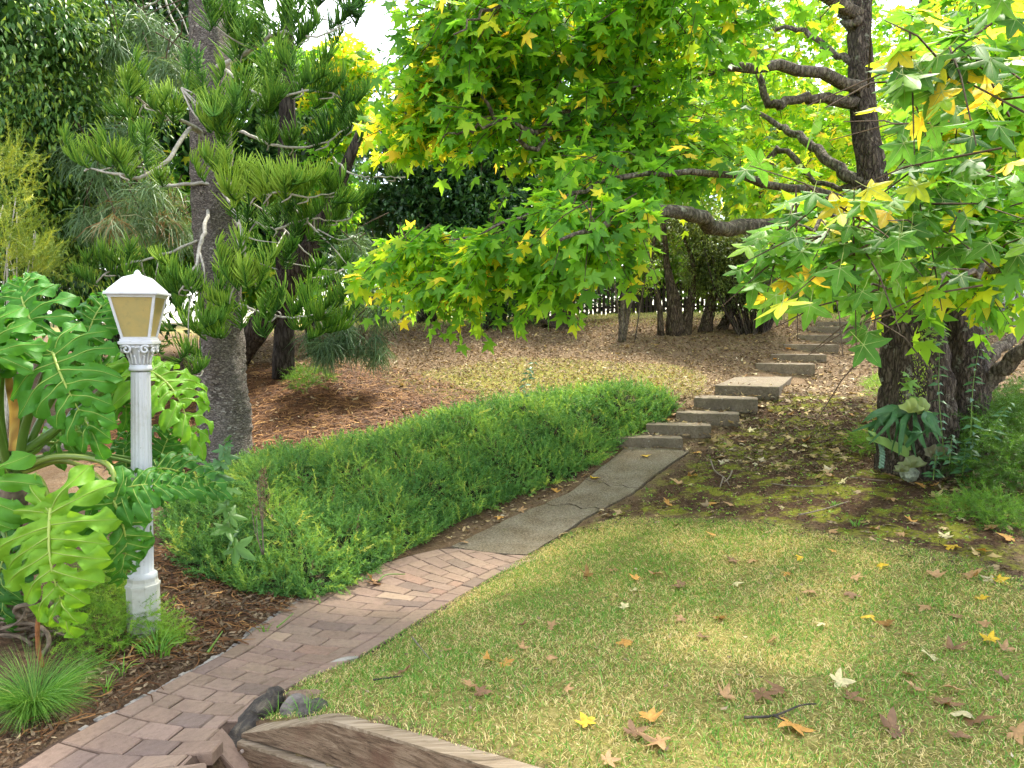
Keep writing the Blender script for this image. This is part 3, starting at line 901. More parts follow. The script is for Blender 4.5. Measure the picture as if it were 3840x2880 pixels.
# fluted shaft
zb, zt = z1 + .03, Lz(1385)
mb = MB()
sides = 96; a = np.arange(sides) / sides * 2 * math.pi
prof = [(px(52), zb), (px(52), zb + .02), (px(43), zb + .03)] + [(np.interp(t, [0, 1], [px(40), px(34)]), zb + .035 + (zt - zb - .05) * t) for t in np.linspace(0, 1, 14)]
V = []
for i, (r, z) in enumerate(prof):
    rr = np.full(sides, r)
    if i > 3 and i < len(prof) - 1:
        rr = r - px(2.4) * np.clip(np.sin(a * 16) * 2 + .6, 0, 1)
    lean = (z - zb) / (zt - zb)
    V.append(np.stack([cx + (shx - cx) * lean + np.cos(a) * rr, cyy + np.sin(a) * rr, np.full(sides, z)], 1))
V = np.concatenate(V); j = np.arange(sides); k = (j + 1) % sides
F = np.concatenate([np.stack([i * sides + j, i * sides + k, (i + 1) * sides + k, (i + 1) * sides + j], 1) for i in range(len(prof) - 1)])
mb.add(V, F); mb.build('shaft', m_white, lamp)
LX = shx
# neck ring and capital
mb = MB(); lathe(mb, [(px(33), zt - .01), (px(40), zt - .006), (px(40), zt + .012), (px(37), zt + .016), (px(38), zt + .026), (px(31), zt + .03)], LX, cyy, 40)
mb.build('neck_ring', m_white, lamp)
zc = Lz(1278)
mb = MB()
prof = [(px(30), zt + .02), (px(31), zt + .06), (px(35), zt + .1), (px(46), zc - .045), (px(54), zc - .03), (px(50), zc - .028)]
lathe(mb, prof, LX, cyy, 40)
for k in range(16):                                             # acanthus leaf ribs
    an = k / 16 * 2 * math.pi
    pts = []
    for t in np.linspace(0, 1, 7):
        r = np.interp(t, [0, .5, 1], [px(31), px(34.5), px(46 if k % 2 else 42)]) + px(2.5); z = zt + .03 + (.085 if k % 2 else .055) * t
        pts.append([LX + math.cos(an) * r, cyy + math.sin(an) * r, z])
    mb.tube(pts, [px(3.4), px(4.6), px(5), px(5), px(4.4), px(4), px(4.6)], 6)
cap_o = mb.build('capital', m_white, lamp)
for sx in (-1, 1):
    for sy in (-1, 1):                                          # scroll at each corner
        mb = MB()
        for face in (0, 1):
            c0 = np.array([sx * px(49), sy * px(49)])
            pts = []
            for t in np.linspace(0, 2.2 * math.pi, 22):
                r = px(17) * (1 - t / (2.2 * math.pi) * .68)
                along = np.array([sx, 0]) if face == 0 else np.array([0, sy])
                q = c0 - along * px(17) + along * math.cos(t + .6) * r
                pts.append([q[0] + (0 if face == 0 else sx * px(3)), q[1] + (sy * px(3) if face == 0 else 0), zc - .05 + math.sin(t + .6) * r])
            w = rz(np.array(pts) - [0, 0, 0]) + [LX, cyy, 0]
            mb.tube(w, np.linspace(px(5.5), px(3.5), 22), 7)
            mb.tube([w[-1], w[-1] + rz(np.array([0 if face == 0 else sx * .008, sy * .008 if face == 0 else 0, 0]))], [px(6), px(4)], 8)
        mb.build('volute', m_white, cap_o)
for an in (0, 1, 2, 3):
    th = an * math.pi / 2 - math.pi / 2
    c0 = rz(np.array([math.cos(th) * px(49), math.sin(th) * px(49), zc - .035])) + [LX, cyy, 0]
    mb = MB()
    n_ = rz(np.array([math.cos(th), math.sin(th), 0])); side = np.cross(n_, [0, 0, 1])
    for k in range(5):
        b_ = k / 5 * 2 * math.pi
        q = c0 + side * math.cos(b_) * px(7) + np.array([0, 0, 1]) * math.sin(b_) * px(7)
        mb.tube([c0, (c0 + q) / 2 + n_ * px(2), q], [px(2), px(4.5), px(1.5)], 6)
    mb.build('rosette', m_white, cap_o)
def ring_sq(mb, prof, close_top=False):
    """square section swept up a profile of (half width, z)"""
    V = []
    for h, z in prof:
        V.append(rz(np.array([[-h, -h, z], [h, -h, z], [h, h, z], [-h, h, z]])) + [LX, cyy, 0])
    V = np.concatenate(V); j = np.arange(4); k = (j + 1) % 4
    F = [np.concatenate([np.stack([i * 4 + j, i * 4 + k, (i + 1) * 4 + k, (i + 1) * 4 + j], 1) for i in range(len(prof) - 1)])]
    if close_top: F.append(np.array([[len(prof) * 4 - 4 + i for i in range(4)]]))
    mb.add(V, F)
mb = MB(); ring_sq(mb, [(px(46), zc - .03), (px(59), zc - .018), (px(59), zc - .002), (px(54), zc + .0), (px(54), zc + .012), (px(20), zc + .013)])
mb.build('abacus', m_white, lamp, smooth=False)
# lantern: four raked corner bars and four panes
zg0, zg1 = zc + .012, Lz(1108)
h0, h1 = px(50), px(82)
mb = MB()
for sx in (-1, 1):
    for sy in (-1, 1):
        A = rz(np.array([sx * h0, sy * h0, zg0])) + [LX, cyy, 0]; B = rz(np.array([sx * h1, sy * h1, zg1])) + [LX, cyy, 0]
        ex, ey = rz(np.array([sx * px(-9), 0, 0])), rz(np.array([0, sy * px(-9), 0]))
        V = np.array([A, A + ex, A + ex + ey, A + ey, B, B + ex, B + ex + ey, B + ey])
        F = np.array([[0, 1, 5, 4], [1, 2, 6, 5], [2, 3, 7, 6], [3, 0, 4, 7], [3, 2, 1, 0], [4, 5, 6, 7]])
        mb.add(V, F)
ring_sq(mb, [(h0 - px(9), zg0), (h0 + px(.5), zg0), (h0 + px(1.5), zg0 + .012), (h0 - px(9), zg0 + .012)])
ring_sq(mb, [(h1 - px(11), zg1 - .016), (h1 - px(1), zg1 - .014), (h1 + px(2), zg1), (h1 - px(11), zg1)])
fr = mb.build('lantern_frame', m_white, lamp, smooth=False)
for k in range(4):
    th = k * math.pi / 2
    def fp(h, s, z, ins):
        v = np.array([s, -(h - ins), z]); c_, s_ = math.cos(th), math.sin(th)
        return rz(np.array([v[0] * c_ - v[1] * s_, v[0] * s_ + v[1] * c_, v[2]])) + [LX, cyy, 0]
    i0, i1 = px(5), px(8)
    V = [fp(h0, -(h0 - px(7)), zg0 + .01, i0), fp(h0, h0 - px(7), zg0 + .01, i0), fp(h1, h1 - px(7), zg1 - .01, i0), fp(h1, -(h1 - px(7)), zg1 - .01, i0)]
    V += [fp(h0, -(h0 - px(7)), zg0 + .01, i1), fp(h0, h0 - px(7), zg0 + .01, i1), fp(h1, h1 - px(7), zg1 - .01, i1), fp(h1, -(h1 - px(7)), zg1 - .01, i1)]
    mb = MB(); mb.add(V, np.array([[0, 1, 2, 3], [7, 6, 5, 4], [0, 4, 5, 1], [1, 5, 6, 2], [2, 6, 7, 3], [3, 7, 4, 0]]))
    mb.build('glass_pane', m_pane, lamp, smooth=False)
# roof
mb = MB(); zr = zg1
ring_sq(mb, [(h1 - px(6), zr + .001), (px(92), zr + .001), (px(93), zr + .008), (px(91), zr + .018), (px(85), zr + .02), (px(82), zr + .03), (px(42), Lz(1040) - .004), (px(37), Lz(1040)), (px(12), Lz(1030))], True)
roof = mb.build('lantern_roof', m_white, lamp, smooth=False)
mb = MB(); zf = Lz(1032)
lathe(mb, [(px(22), zf - .008), (px(19), zf + .0), (px(13), zf + .006), (px(12), zf + .014), (px(8.5), zf + .022), (px(4.5), zf + .029), (.0005, zf + .031)], LX, cyy, 20)
mb.build('finial', m_white, roof)
# ================================================================== LEAF SHAPES
def star_leaf(detail=1, curl=.18, fold=.10, seed=0):
    """five-lobed star leaf, petiole at the origin, tip along +Y, length about 1"""
    r = np.random.default_rng(seed)
    lobes = [(-126, .58, .14), (-63, .91, .18), (0, 1.0, .19), (63, .91, .18), (126, .58, .14)]
    out = []; rid = []
    c = np.array([0, .10])
    for i, (a, L, w) in enumerate(lobes):
        a = R_(a + r.uniform(-6, 6)); L *= r.uniform(.92, 1.06)
        d = np.array([math.sin(a), math.cos(a)]); n = np.array([d[1], -d[0]])
        if i == 0: out.append((c * 0 + np.array([-.03, .0]), -.02))
        tip = c + d * L * (.93 if i == 2 else .9)
        if detail:
            out += [(c + d * L * .40 - n * w, -fold), (c + d * L * .68 - n * w * .62, -fold * .7), (tip, 0), (c + d * L * .68 + n * w * .62, -fold * .7), (c + d * L * .40 + n * w, -fold)]
        else:
            out += [(c + d * L * .42 - n * w * 1.05, -fold), (tip, 0), (c + d * L * .42 + n * w * 1.05, -fold)] if detail == 0 and i in (1, 2, 3) else [(c + d * L * .42 - n * w * .9, -fold), (tip, 0)]
        if i < 4:
            a2 = R_((lobes[i][0] + lobes[i + 1][0]) / 2)
            out.append((c + np.array([math.sin(a2), math.cos(a2)]) * .31, -.02))
    out.append((np.array([.03, .0]), -.02))
    V = np.array([[c[0], c[1], .02]] + [[p[0], p[1], z] for p, z in out])
    rr = np.hypot(V[:, 0], V[:, 1])
    V[:, 2] -= curl * rr ** 2 + r.uniform(-.12, .12) * V[:, 0]
    n = len(out)
    i = np.arange(1, n + 1)
    F = np.stack([np.zeros(n, int), np.roll(i, -1), i], 1)
    return V, [F], lobes
def leaf_sets(detail, n=4, curl=(.1, .45), fold=(.05, .14), s0=0):
    res = []
    for k in range(n):
        r = np.random.default_rng(s0 + k)
        V, F, _ = star_leaf(detail, r.uniform(*curl), r.uniform(*fold), s0 + k)
        res.append((V, F))
    return res
STAR_LO = leaf_sets(0, 5, s0=10)
STAR_HI = leaf_sets(1, 5, s0=30)
def lance_leaf(w=.32, curl=.15, fold=.06):
    V = np.array([[0, 0, 0], [-w / 2, .38, fold], [0, .42, 0], [w / 2, .38, fold], [0, 1, -curl]])
    return V, [np.array([[0, 2, 1], [0, 3, 2], [1, 2, 4], [2, 3, 4]])]
def flat_leaf(w=.42, curl=.12):
    V = np.array([[0, 0, 0], [-w / 2, .45, .05], [w / 2, .45, .05], [0, 1, -curl]])
    return V, [np.array([[0, 2, 1], [1, 2, 3]])]

# ================================================================== SWEETGUM (the big star-leaved tree)
m_bark = bark_mat('furrowed_bark', (.04, .03, .022), (.105, .08, .06), (.21, .17, .125), (26, 26, 7), 1.0, .035, (.27, .27, .20))
m_limb = bark_mat('limb_bark', (.07, .056, .042), (.16, .13, .098), (.28, .24, .185), (22, 22, 9), .7, .02, (.26, .27, .19))
m_twig = plain_mat('twig_bark', (.085, .06, .04), .9, .15, .35, 40, .5, .005)
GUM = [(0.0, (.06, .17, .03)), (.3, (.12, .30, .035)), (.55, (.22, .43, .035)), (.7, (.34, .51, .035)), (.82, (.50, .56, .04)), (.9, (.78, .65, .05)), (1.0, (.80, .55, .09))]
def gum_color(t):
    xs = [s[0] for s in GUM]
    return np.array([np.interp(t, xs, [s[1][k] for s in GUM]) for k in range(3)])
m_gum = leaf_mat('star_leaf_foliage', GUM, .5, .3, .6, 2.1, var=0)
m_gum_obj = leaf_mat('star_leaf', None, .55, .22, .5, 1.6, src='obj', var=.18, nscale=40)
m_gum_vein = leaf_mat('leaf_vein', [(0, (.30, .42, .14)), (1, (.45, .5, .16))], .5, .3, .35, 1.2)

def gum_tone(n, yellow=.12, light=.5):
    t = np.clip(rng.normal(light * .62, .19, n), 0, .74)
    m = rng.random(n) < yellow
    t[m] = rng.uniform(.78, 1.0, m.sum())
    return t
TWIG = MB()
def to_px(p):
    q = np.asarray(p) - EYE
    dep = q[:, 1] * _ca - q[:, 2] * _sa; up_ = q[:, 1] * _sa + q[:, 2] * _ca
    return 1920 + FN * q[:, 0] / dep, 1440 - FN * up_ / dep
def clear_view(p):
    """thin the twigs that grow straight in front of the main trunk and its first limbs"""
    u, v = to_px(p); r = rng.random(len(p)); front = np.asarray(p)[:, 1] < 7.25
    a = (u > 3110) & (u < 3375) & (v < 700); b = (u > 2860) & (u <= 3165) & (v > 300) & (v < 740)
    c = ((u > 2460) & (u < 2800) & (v > 790) & (v < 1250)) | ((u > 2600) & (u < 3090) & (v > 1150) & (v < 1420))
    d = (u > 1330) & (u < 1900) & (v > 610) & (v < 840)
    return ~(front & ((a & (r < .96)) | (b & (r < .7)) | (c & (r < .95)) | (d & (r < .7))))
def gum_cluster(u, v, d, ru, rv, rd, ntwig, size=.115, yellow=.12, light=.5, away=None, sink=.28, per=(7, 12), twig_mb=None, ret=False, face=.0):
    """leafy twigs spread through an ellipsoid of the crown; returns leaf frames"""
    c = P(u, v, d); sx, sz = ru * d / FN, rv * d / FN
    q = unit(rng.normal(size=(ntwig, 3))) * (rng.random((ntwig, 1)) ** .45)
    base = c + q * np.array([sx, rd, sz])
    aw = unit(np.array([-.5, -.6, 0]) if away is None else np.asarray(away, float))
    R_l, p_l = [], []
    for b in base:
        td = unit(aw * .8 + rng.normal(size=3) * .65 + np.array([0, 0, -sink]))
        L = rng.uniform(.22, .46)
        k = rng.integers(*per)
        ts = np.linspace(.15, 1, k)
        droop = np.array([0, 0, -.22 * L])
        pts = b + td * L * ts[:, None] + droop * (ts[:, None] ** 2)
        if twig_mb is not None:
            twig_mb.tube(np.array([b - td * L * .25, b + td * L * .4 + droop * .16, pts[-1]]), [.005, .0035, .002], 3, cap=False)
        side = unit(np.cross(np.tile(td, (k, 1)), rng.normal(size=(k, 3))))
        tip = unit(td * .45 + side * .8 + aw * .25 + np.array([0, 0, -.55]) + rng.normal(size=(k, 3)) * .22)
        nrm = unit(np.array([0, 0, 1.0]) + aw * .35 + side * .3 + rng.normal(size=(k, 3)) * .38 + np.array([0, -face, 0]))
        pet = size * rng.uniform(.3, .7, (k, 1))
        lp = pts + unit(side + np.array([0, 0, .2])) * pet * .8
        R_l.append(frames(tip, nrm)); p_l.append(lp)
    return np.concatenate(R_l), np.concatenate(p_l)
def gum_foliage(mb, clusters, tpls, **kw):
    for cl_ in clusters:
        u, v, d, ru, rv, rd, nt_ = cl_[:7]
        opt = dict(cl_[7]) if len(cl_) > 7 else {}
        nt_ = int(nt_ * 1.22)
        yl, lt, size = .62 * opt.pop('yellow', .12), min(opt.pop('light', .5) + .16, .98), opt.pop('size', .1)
        Rm, pos = gum_cluster(u, v, d, ru, rv, rd, nt_, size=size, twig_mb=opt.pop('twig', TWIG), **opt)
        kp = clear_view(pos); Rm, pos = Rm[kp], pos[kp]
        tone = gum_tone(len(pos), yl, lt)
        pick = rng.integers(0, len(tpls), len(pos))
        sc = size * rng.uniform(.72, 1.18, len(pos))
        for k, t in enumerate(tpls):
            m = pick == k
            scatter(mb, t, Rm[m], pos[m], sc[m], tone[m])

gum_base = G(3440, 1745)
gum_base[1] = 7.3; gum_base[0] = P(3440, 1745, 7.3)[0]; gum_base[2] = float(hz(gum_base[0], gum_base[1])) - .05
gum = thing('sweetgum_tree', 'big star-leaved tree with furrowed trunk, green and yellow leaves', 'tree', tuple(gum_base))
def limb(pts, r0, r1, sides=12, n=24, rough=.05, name='limb', mat=None, parent=None, wob=.012, lobes=3):
    c = spline(np.array([P(*p) for p in pts]), n)
    c[1:-1] += rng.normal(0, wob, (n - 2, 3))
    mb = MB(); mb.tube(c, np.linspace(r0, r1, n) if np.ndim(r0) == 0 else np.interp(np.linspace(0, 1, n), np.linspace(0, 1, len(r0)), r0), sides, rough=rough, lobes=lobes)
    return mb.build(name, mat or m_limb, parent)
D = 7.3
def w2r(w, d=D): return w / FN * d / 2
limb([(3445, 1830, D), (3442, 1700, D), (3440, 1500, D), (3425, 1250, D + .05), (3375, 1050, D + .1), (3305, 850, D + .2), (3262, 640, D + .3), (3235, 400, D + .4), (3225, 150, D + .5), (3240, -200, D + .6), (3230, -700, D + .8), (3200, -1200, D + 1)],
     [w2r(x) for x in (330, 262, 245, 215, 165, 120, 98, 90, 85, 70, 50, 20)], 0, 28, 64, .05, 'trunk', m_bark, gum, .006, 5)
limb([(3600, 1800, D + .35), (3610, 1600, D + .35), (3620, 1420, D + .35), (3600, 1250, D + .4), (3560, 1050, D + .5), (3510, 800, D + .7), (3480, 550, D + .9), (3470, 250, D + 1.1), (3500, -200, D + 1.4), (3560, -900, D + 1.8)],
     [w2r(x) for x in (240, 190, 170, 150, 130, 115, 105, 95, 70, 30)], 0, 24, 56, .05, 'trunk', m_bark, gum, .006, 4)
limb([(3640, 1480, D + .35), (3720, 1420, D + .2), (3800, 1340, D), (3900, 1270, D - .2), (4100, 1150, D - .5), (4350, 950, D - .8)], [w2r(x) for x in (90, 62, 58, 54, 44, 24)], 0, 14, 30, .05, 'limb', m_limb, gum)
limb([(3660, 1400, D + .3), (3760, 1300, D + .6), (3850, 1220, D + 1), (4000, 1100, D + 1.4)], [w2r(x) for x in (60, 44, 40, 24)], 0, 12, 20, .05, 'limb', m_limb, gum)
LIMBS = [
    ([(3290, 720, D + .2), (3180, 660, D + .4), (3050, 560, D + .8), (2950, 480, D + 1.2), (2800, 420, D + 1.5)], (80, 62, 48, 34, 14)),
    ([(3240, 400, D + .4), (3130, 370, D + .3), (2990, 372, D + .2), (2900, 395, D + .1), (2860, 300, D + .2), (2850, 200, D + .3)], (60, 52, 46, 44, 34, 20)),
    ([(3235, 250, D + .4), (3120, 190, D + .6), (2990, 110, D + .9), (2880, 95, D + 1.1)], (44, 30, 24, 14)),
    ([(3228, 120, D + .5), (3160, 20, D + .4), (3050, -150, D + .2), (2850, -350, D)], (80, 72, 55, 25)),
    ([(3330, 900, D + .2), (3150, 890, D - .4), (2900, 860, D - 1.2), (2720, 850, D - 1.8), (2600, 800, D - 2.1), (2450, 792, D - 2.4), (2300, 830, D - 2.7), (2100, 900, D - 2.9)], (95, 85, 80, 78, 74, 64, 34, 14)),
    ([(3290, 700, D + .2), (3080, 690, D + .6), (2920, 560, D + 1), (2880, 660, D + .9), (2850, 740, D + .8)], (30, 26, 30, 30, 12)),
    ([(3250, 330, D + .4), (2900, 250, D - .2), (2500, 300, D - .9), (2150, 420, D - 1.3), (1980, 500, D - 1.5), (1850, 420, D - 1.6), (1800, 300, D - 1.6)], (60, 50, 40, 34, 30, 20, 10)),
    ([(2150, 420, D - 1.3), (2000, 560, D - 1.6), (1920, 460, D - 1.7), (1770, 480, D - 1.8), (1640, 520, D - 1.8)], (26, 24, 20, 14, 8)),
    ([(3230, 60, D + .5), (2800, -150, D - .5), (2300, -150, D - 1.6), (1900, 0, D - 2.1), (1700, 130, D - 2.3)], (60, 48, 36, 20, 8)),
    ([(3300, 780, D + .2), (2950, 700, D - 1.0), (2500, 640, D - 1.9), (2200, 720, D - 2.1), (1950, 820, D - 2.1), (1700, 900, D - 2.1)], (50, 40, 30, 24, 18, 8)),
    ([(3600, 1150, D + .4), (3680, 950, D - .4), (3760, 780, D - 1.4), (3800, 560, D - 2.4), (3700, 420, D - 3.1), (3450, 330, D - 3.6)], (90, 80, 70, 55, 40, 14)),
    ([(3680, 950, D - .4), (3720, 860, D - 1.6), (3600, 820, D - 2.6), (3400, 790, D - 3.4), (3150, 820, D - 3.9), (2950, 870, D - 4.2)], (60, 55, 45, 34, 22, 10)),
    ([(3760, 780, D - 1.4), (3850, 900, D - 2.6), (3700, 1010, D - 3.5), (3500, 1050, D - 4.0), (3250, 1080, D - 4.2)], (50, 40, 30, 20, 10)),
    ([(3500, 400, D + 1), (3600, 100, D + 1.5), (3800, -200, D + 2)], (60, 45, 20)),
]
for pts, ws in LIMBS:
    rr = [max(w2r(w * .78, p[2]), .004) for (p, w) in zip(pts, ws)]
    limb(pts, rr, 0, 9, 26, .04, 'limb', m_limb, gum, .016, 2)
FOL = MB()
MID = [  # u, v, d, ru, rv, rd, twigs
    # far layer, leaf colour made lighter to look sunlit
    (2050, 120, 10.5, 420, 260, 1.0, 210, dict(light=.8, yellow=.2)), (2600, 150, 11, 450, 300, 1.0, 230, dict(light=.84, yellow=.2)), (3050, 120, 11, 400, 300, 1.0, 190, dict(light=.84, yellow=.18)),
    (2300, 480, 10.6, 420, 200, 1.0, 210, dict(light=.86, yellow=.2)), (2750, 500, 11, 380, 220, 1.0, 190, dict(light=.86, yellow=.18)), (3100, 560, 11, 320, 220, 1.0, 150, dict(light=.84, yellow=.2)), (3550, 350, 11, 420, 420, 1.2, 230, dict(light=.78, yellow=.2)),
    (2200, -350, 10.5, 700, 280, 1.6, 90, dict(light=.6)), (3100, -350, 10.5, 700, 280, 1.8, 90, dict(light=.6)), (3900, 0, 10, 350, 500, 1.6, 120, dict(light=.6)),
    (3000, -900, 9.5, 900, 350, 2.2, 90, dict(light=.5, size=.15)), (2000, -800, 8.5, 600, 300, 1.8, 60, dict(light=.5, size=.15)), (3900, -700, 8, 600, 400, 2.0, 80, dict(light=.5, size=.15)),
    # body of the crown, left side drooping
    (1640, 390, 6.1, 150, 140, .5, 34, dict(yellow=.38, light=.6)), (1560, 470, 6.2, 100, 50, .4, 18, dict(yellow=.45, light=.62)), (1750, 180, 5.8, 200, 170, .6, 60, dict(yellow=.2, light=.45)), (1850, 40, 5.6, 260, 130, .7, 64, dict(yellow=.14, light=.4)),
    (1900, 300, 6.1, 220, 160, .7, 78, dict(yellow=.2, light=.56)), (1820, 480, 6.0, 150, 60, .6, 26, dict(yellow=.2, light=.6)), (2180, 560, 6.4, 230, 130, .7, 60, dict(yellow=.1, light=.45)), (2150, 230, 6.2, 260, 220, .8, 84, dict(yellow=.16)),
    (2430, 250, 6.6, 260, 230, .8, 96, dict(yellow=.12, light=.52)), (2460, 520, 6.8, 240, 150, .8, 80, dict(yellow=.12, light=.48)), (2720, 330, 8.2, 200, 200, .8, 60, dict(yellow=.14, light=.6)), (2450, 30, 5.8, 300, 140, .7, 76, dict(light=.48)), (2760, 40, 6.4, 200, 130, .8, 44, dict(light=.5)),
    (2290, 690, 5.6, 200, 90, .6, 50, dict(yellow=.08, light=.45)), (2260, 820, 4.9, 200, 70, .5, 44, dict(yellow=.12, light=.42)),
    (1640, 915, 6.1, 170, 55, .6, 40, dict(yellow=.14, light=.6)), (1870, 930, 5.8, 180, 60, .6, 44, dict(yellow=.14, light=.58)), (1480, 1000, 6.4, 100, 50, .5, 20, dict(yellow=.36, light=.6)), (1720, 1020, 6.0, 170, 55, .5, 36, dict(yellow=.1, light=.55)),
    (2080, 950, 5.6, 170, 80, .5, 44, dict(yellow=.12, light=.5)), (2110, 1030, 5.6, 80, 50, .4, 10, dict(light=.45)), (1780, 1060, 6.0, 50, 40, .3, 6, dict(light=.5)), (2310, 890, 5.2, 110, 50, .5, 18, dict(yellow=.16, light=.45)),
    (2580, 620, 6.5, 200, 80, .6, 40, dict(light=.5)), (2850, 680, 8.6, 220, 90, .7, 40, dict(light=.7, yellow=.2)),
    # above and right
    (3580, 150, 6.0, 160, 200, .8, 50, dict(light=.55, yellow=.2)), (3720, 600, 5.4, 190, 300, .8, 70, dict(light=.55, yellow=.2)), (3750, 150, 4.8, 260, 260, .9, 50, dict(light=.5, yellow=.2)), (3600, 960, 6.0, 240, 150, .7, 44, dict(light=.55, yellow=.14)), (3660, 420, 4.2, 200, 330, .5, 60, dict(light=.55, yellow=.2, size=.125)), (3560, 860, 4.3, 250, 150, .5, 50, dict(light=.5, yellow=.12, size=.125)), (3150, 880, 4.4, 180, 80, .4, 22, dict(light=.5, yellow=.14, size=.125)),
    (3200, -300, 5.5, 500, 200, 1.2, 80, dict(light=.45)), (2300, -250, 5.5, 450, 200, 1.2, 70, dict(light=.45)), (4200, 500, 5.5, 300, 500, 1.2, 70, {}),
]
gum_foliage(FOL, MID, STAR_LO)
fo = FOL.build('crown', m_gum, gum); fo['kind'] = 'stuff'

# the near branch: every leaf is an object of its own
near_meshes = []
for k in range(6):
    r = np.random.default_rng(60 + k)
    V, F, lobes = star_leaf(1, r.uniform(.12, .42), r.uniform(.05, .11), 60 + k)
    mb = MB(); mb.add(V, F, .5, 0)
    c0 = V[0]
    for t in (2, 3, 4, 5, 6):                                   # pale midribs
        pass
    tips = [i for i in range(1, len(V)) if np.hypot(*V[i, :2]) > .5 and V[i, 2] > -1]
    far_ = sorted(range(1, len(V)), key=lambda i: -np.hypot(*(V[i, :2] - c0[:2])))
    used = []
    for i in far_:
        if len(used) == 5: break
        if all(np.hypot(*(V[i, :2] - V[j, :2])) > .35 for j in used): used.append(i)
    for i in used:
        e = V[i] - c0; s = unit(np.cross(e, [0, 0, 1])) * .012
        mb.add(np.array([c0 + s + [0, 0, .006], c0 - s + [0, 0, .006], c0 + e * .85 + [0, 0, .003]]), np.array([[0, 1, 2]]), .4, 1)
    pt = spline([[0, .1, .02], [0, -.2, .06], [0, -.5, .16]], 5)
    mb.tube(pt, .011, 4, .8, cap=False, mi=1)
    near_meshes.append(mb.build('leaf', [m_gum_obj, m_gum_vein], mesh_only=True))
NEAR = [  # u, v, d, ru, rv, rd, leaves, yellow share, size
    (3420, 200, 2.6, 150, 110, .28, 24, .06, .135), (3550, 180, 2.5, 200, 130, .3, 30, .28, .135), (3740, 330, 2.6, 110, 170, .3, 22, .25, .135), (3560, 470, 3.0, 130, 100, .3, 22, .3, .138),
    (3390, 660, 3.0, 130, 80, .3, 18, .12, .135), (3520, 700, 2.9, 180, 120, .3, 26, .22, .135), (3720, 620, 2.9, 120, 150, .3, 18, .2, .135),
    (3040, 770, 3.1, 150, 70, .3, 26, .12, .138), (3180, 850, 3.0, 220, 90, .3, 32, .16, .138), (2990, 880, 3.0, 110, 60, .25, 12, .3, .138),
    (3430, 900, 3.0, 180, 90, .3, 24, .14, .138), (3680, 960, 2.9, 150, 110, .3, 22, .1, .138), (3100, 1010, 3.0, 140, 90, .3, 20, .2, .14),
    (3090, 1130, 3.0, 120, 70, .25, 12, .0, .138), (3280, 1180, 3.1, 120, 90, .25, 14, .03, .138), (3230, 1300, 3.1, 60, 60, .2, 5, .0, .135), (3560, 1080, 2.9, 120, 70, .25, 11, .08, .138)]
nl = 0
tw2 = MB()
for (u, v, d, ru, rv, rd, n, yl, size) in NEAR:
    k = max(1, round(n / 5.4))
    Rm, pos = gum_cluster(u, v, d, ru * .85, rv * .85, rd, k, size=size, away=(-.75, -.5, 0), sink=.25, per=(6, 8), twig_mb=tw2, face=.45)
    tone = gum_tone(len(pos), yl * .7, .38)
    for i in range(len(pos)):
        if nl >= 300: break
        col = gum_color(tone[i]) * rng.uniform(.85, 1.12)
        if not clear_view(pos[i][None])[0]: continue
        o = put('leaf', near_meshes[rng.integers(6)], gum, mtx(Rm[i], pos[i], .76 * size * rng.uniform(.7, 1.2)), col)
        nl += 1
tg_o = TWIG.build('twigs', m_twig, gum); tg_o['kind'] = 'stuff'
tw_o = tw2.build('twigs', m_twig, gum); tw_o['kind'] = 'stuff'

# ================================================================== PINE WITH ROPE-LIKE SPRAYS
PD = 8.0
m_pbark = bark_mat('pine_bark', (.12, .098, .084), (.23, .195, .168), (.38, .34, .295), (24, 24, 60), .7, .03, (.25, .23, .19))
m_pbranch = plain_mat('pale_branch', (.40, .37, .31), .85, .2, .35, 30, .5, .006)
m_pine = leaf_mat('pine_spray', [(0, (.02, .065, .016)), (.35, (.06, .17, .022)), (.65, (.13, .29, .03)), (1, (.33, .49, .055))], .6, .15, .2, 1.3, var=0)
pb = P(845, 1725, PD); pb[2] = float(hz(pb[0], pb[1])) - .05
pine = thing('pine_tree', 'tall pine with straight scaly trunk and rope-like green sprays', 'tree', tuple(pb))
cpts = [(846, 1760), (845, 1690), (838, 1560), (836, 1423), (830, 1242), (805, 760), (783, 0), (770, -700), (765, -1600)]
cw = [250, 205, 182, 172, 150, 146, 138, 110, 60]
c = spline(np.array([P(u, v, PD) for u, v in cpts]), 150)
rr = np.interp(np.linspace(0, 1, 150), np.linspace(0, 1, len(cw)), [x / FN * PD / 2 for x in cw])
mb = MB(); mb.tube(c, rr, 40, rough=.045, lobes=3)
mb.build('trunk', m_pbark, pine)
# flakes of bark, proud of the trunk
fl = MB(); nfl = 2600
ti = rng.integers(5, 118, nfl); an = rng.uniform(-math.pi * .95, .05, nfl) 
pn = np.stack([np.cos(an), np.sin(an), np.zeros(nfl)], 1)
pp = c[ti] + pn * (rr[ti] * rng.uniform(.96, 1.02, nfl))[:, None] + rng.normal(0, .02, (nfl, 3)) * [0, 0, 1]
fv = (np.array([[-.5, -.2, 0], [.5, -.25, 0], [.6, .2, .16], [-.4, .28, .2]]), [np.array([[0, 1, 2, 3]])])
Rm = frames(np.tile([0, 0, 1.0], (nfl, 1)) + rng.normal(0, .15, (nfl, 3)), pn)
scatter(fl, fv, Rm, pp, rng.uniform(.012, .036, nfl), rng.random(nfl))
m_flake, nt, out = newmat('bark_flake')
prin(nt, out, ramp(nt, attr(nt, 'tone'), [(0, (.11, .09, .078)), (.55, (.23, .195, .168)), (.9, (.34, .305, .27)), (1, (.48, .45, .40))]), .9, .15)
flo = fl.build('bark_flakes', m_flake, pine, smooth=False); flo['kind'] = 'stuff'

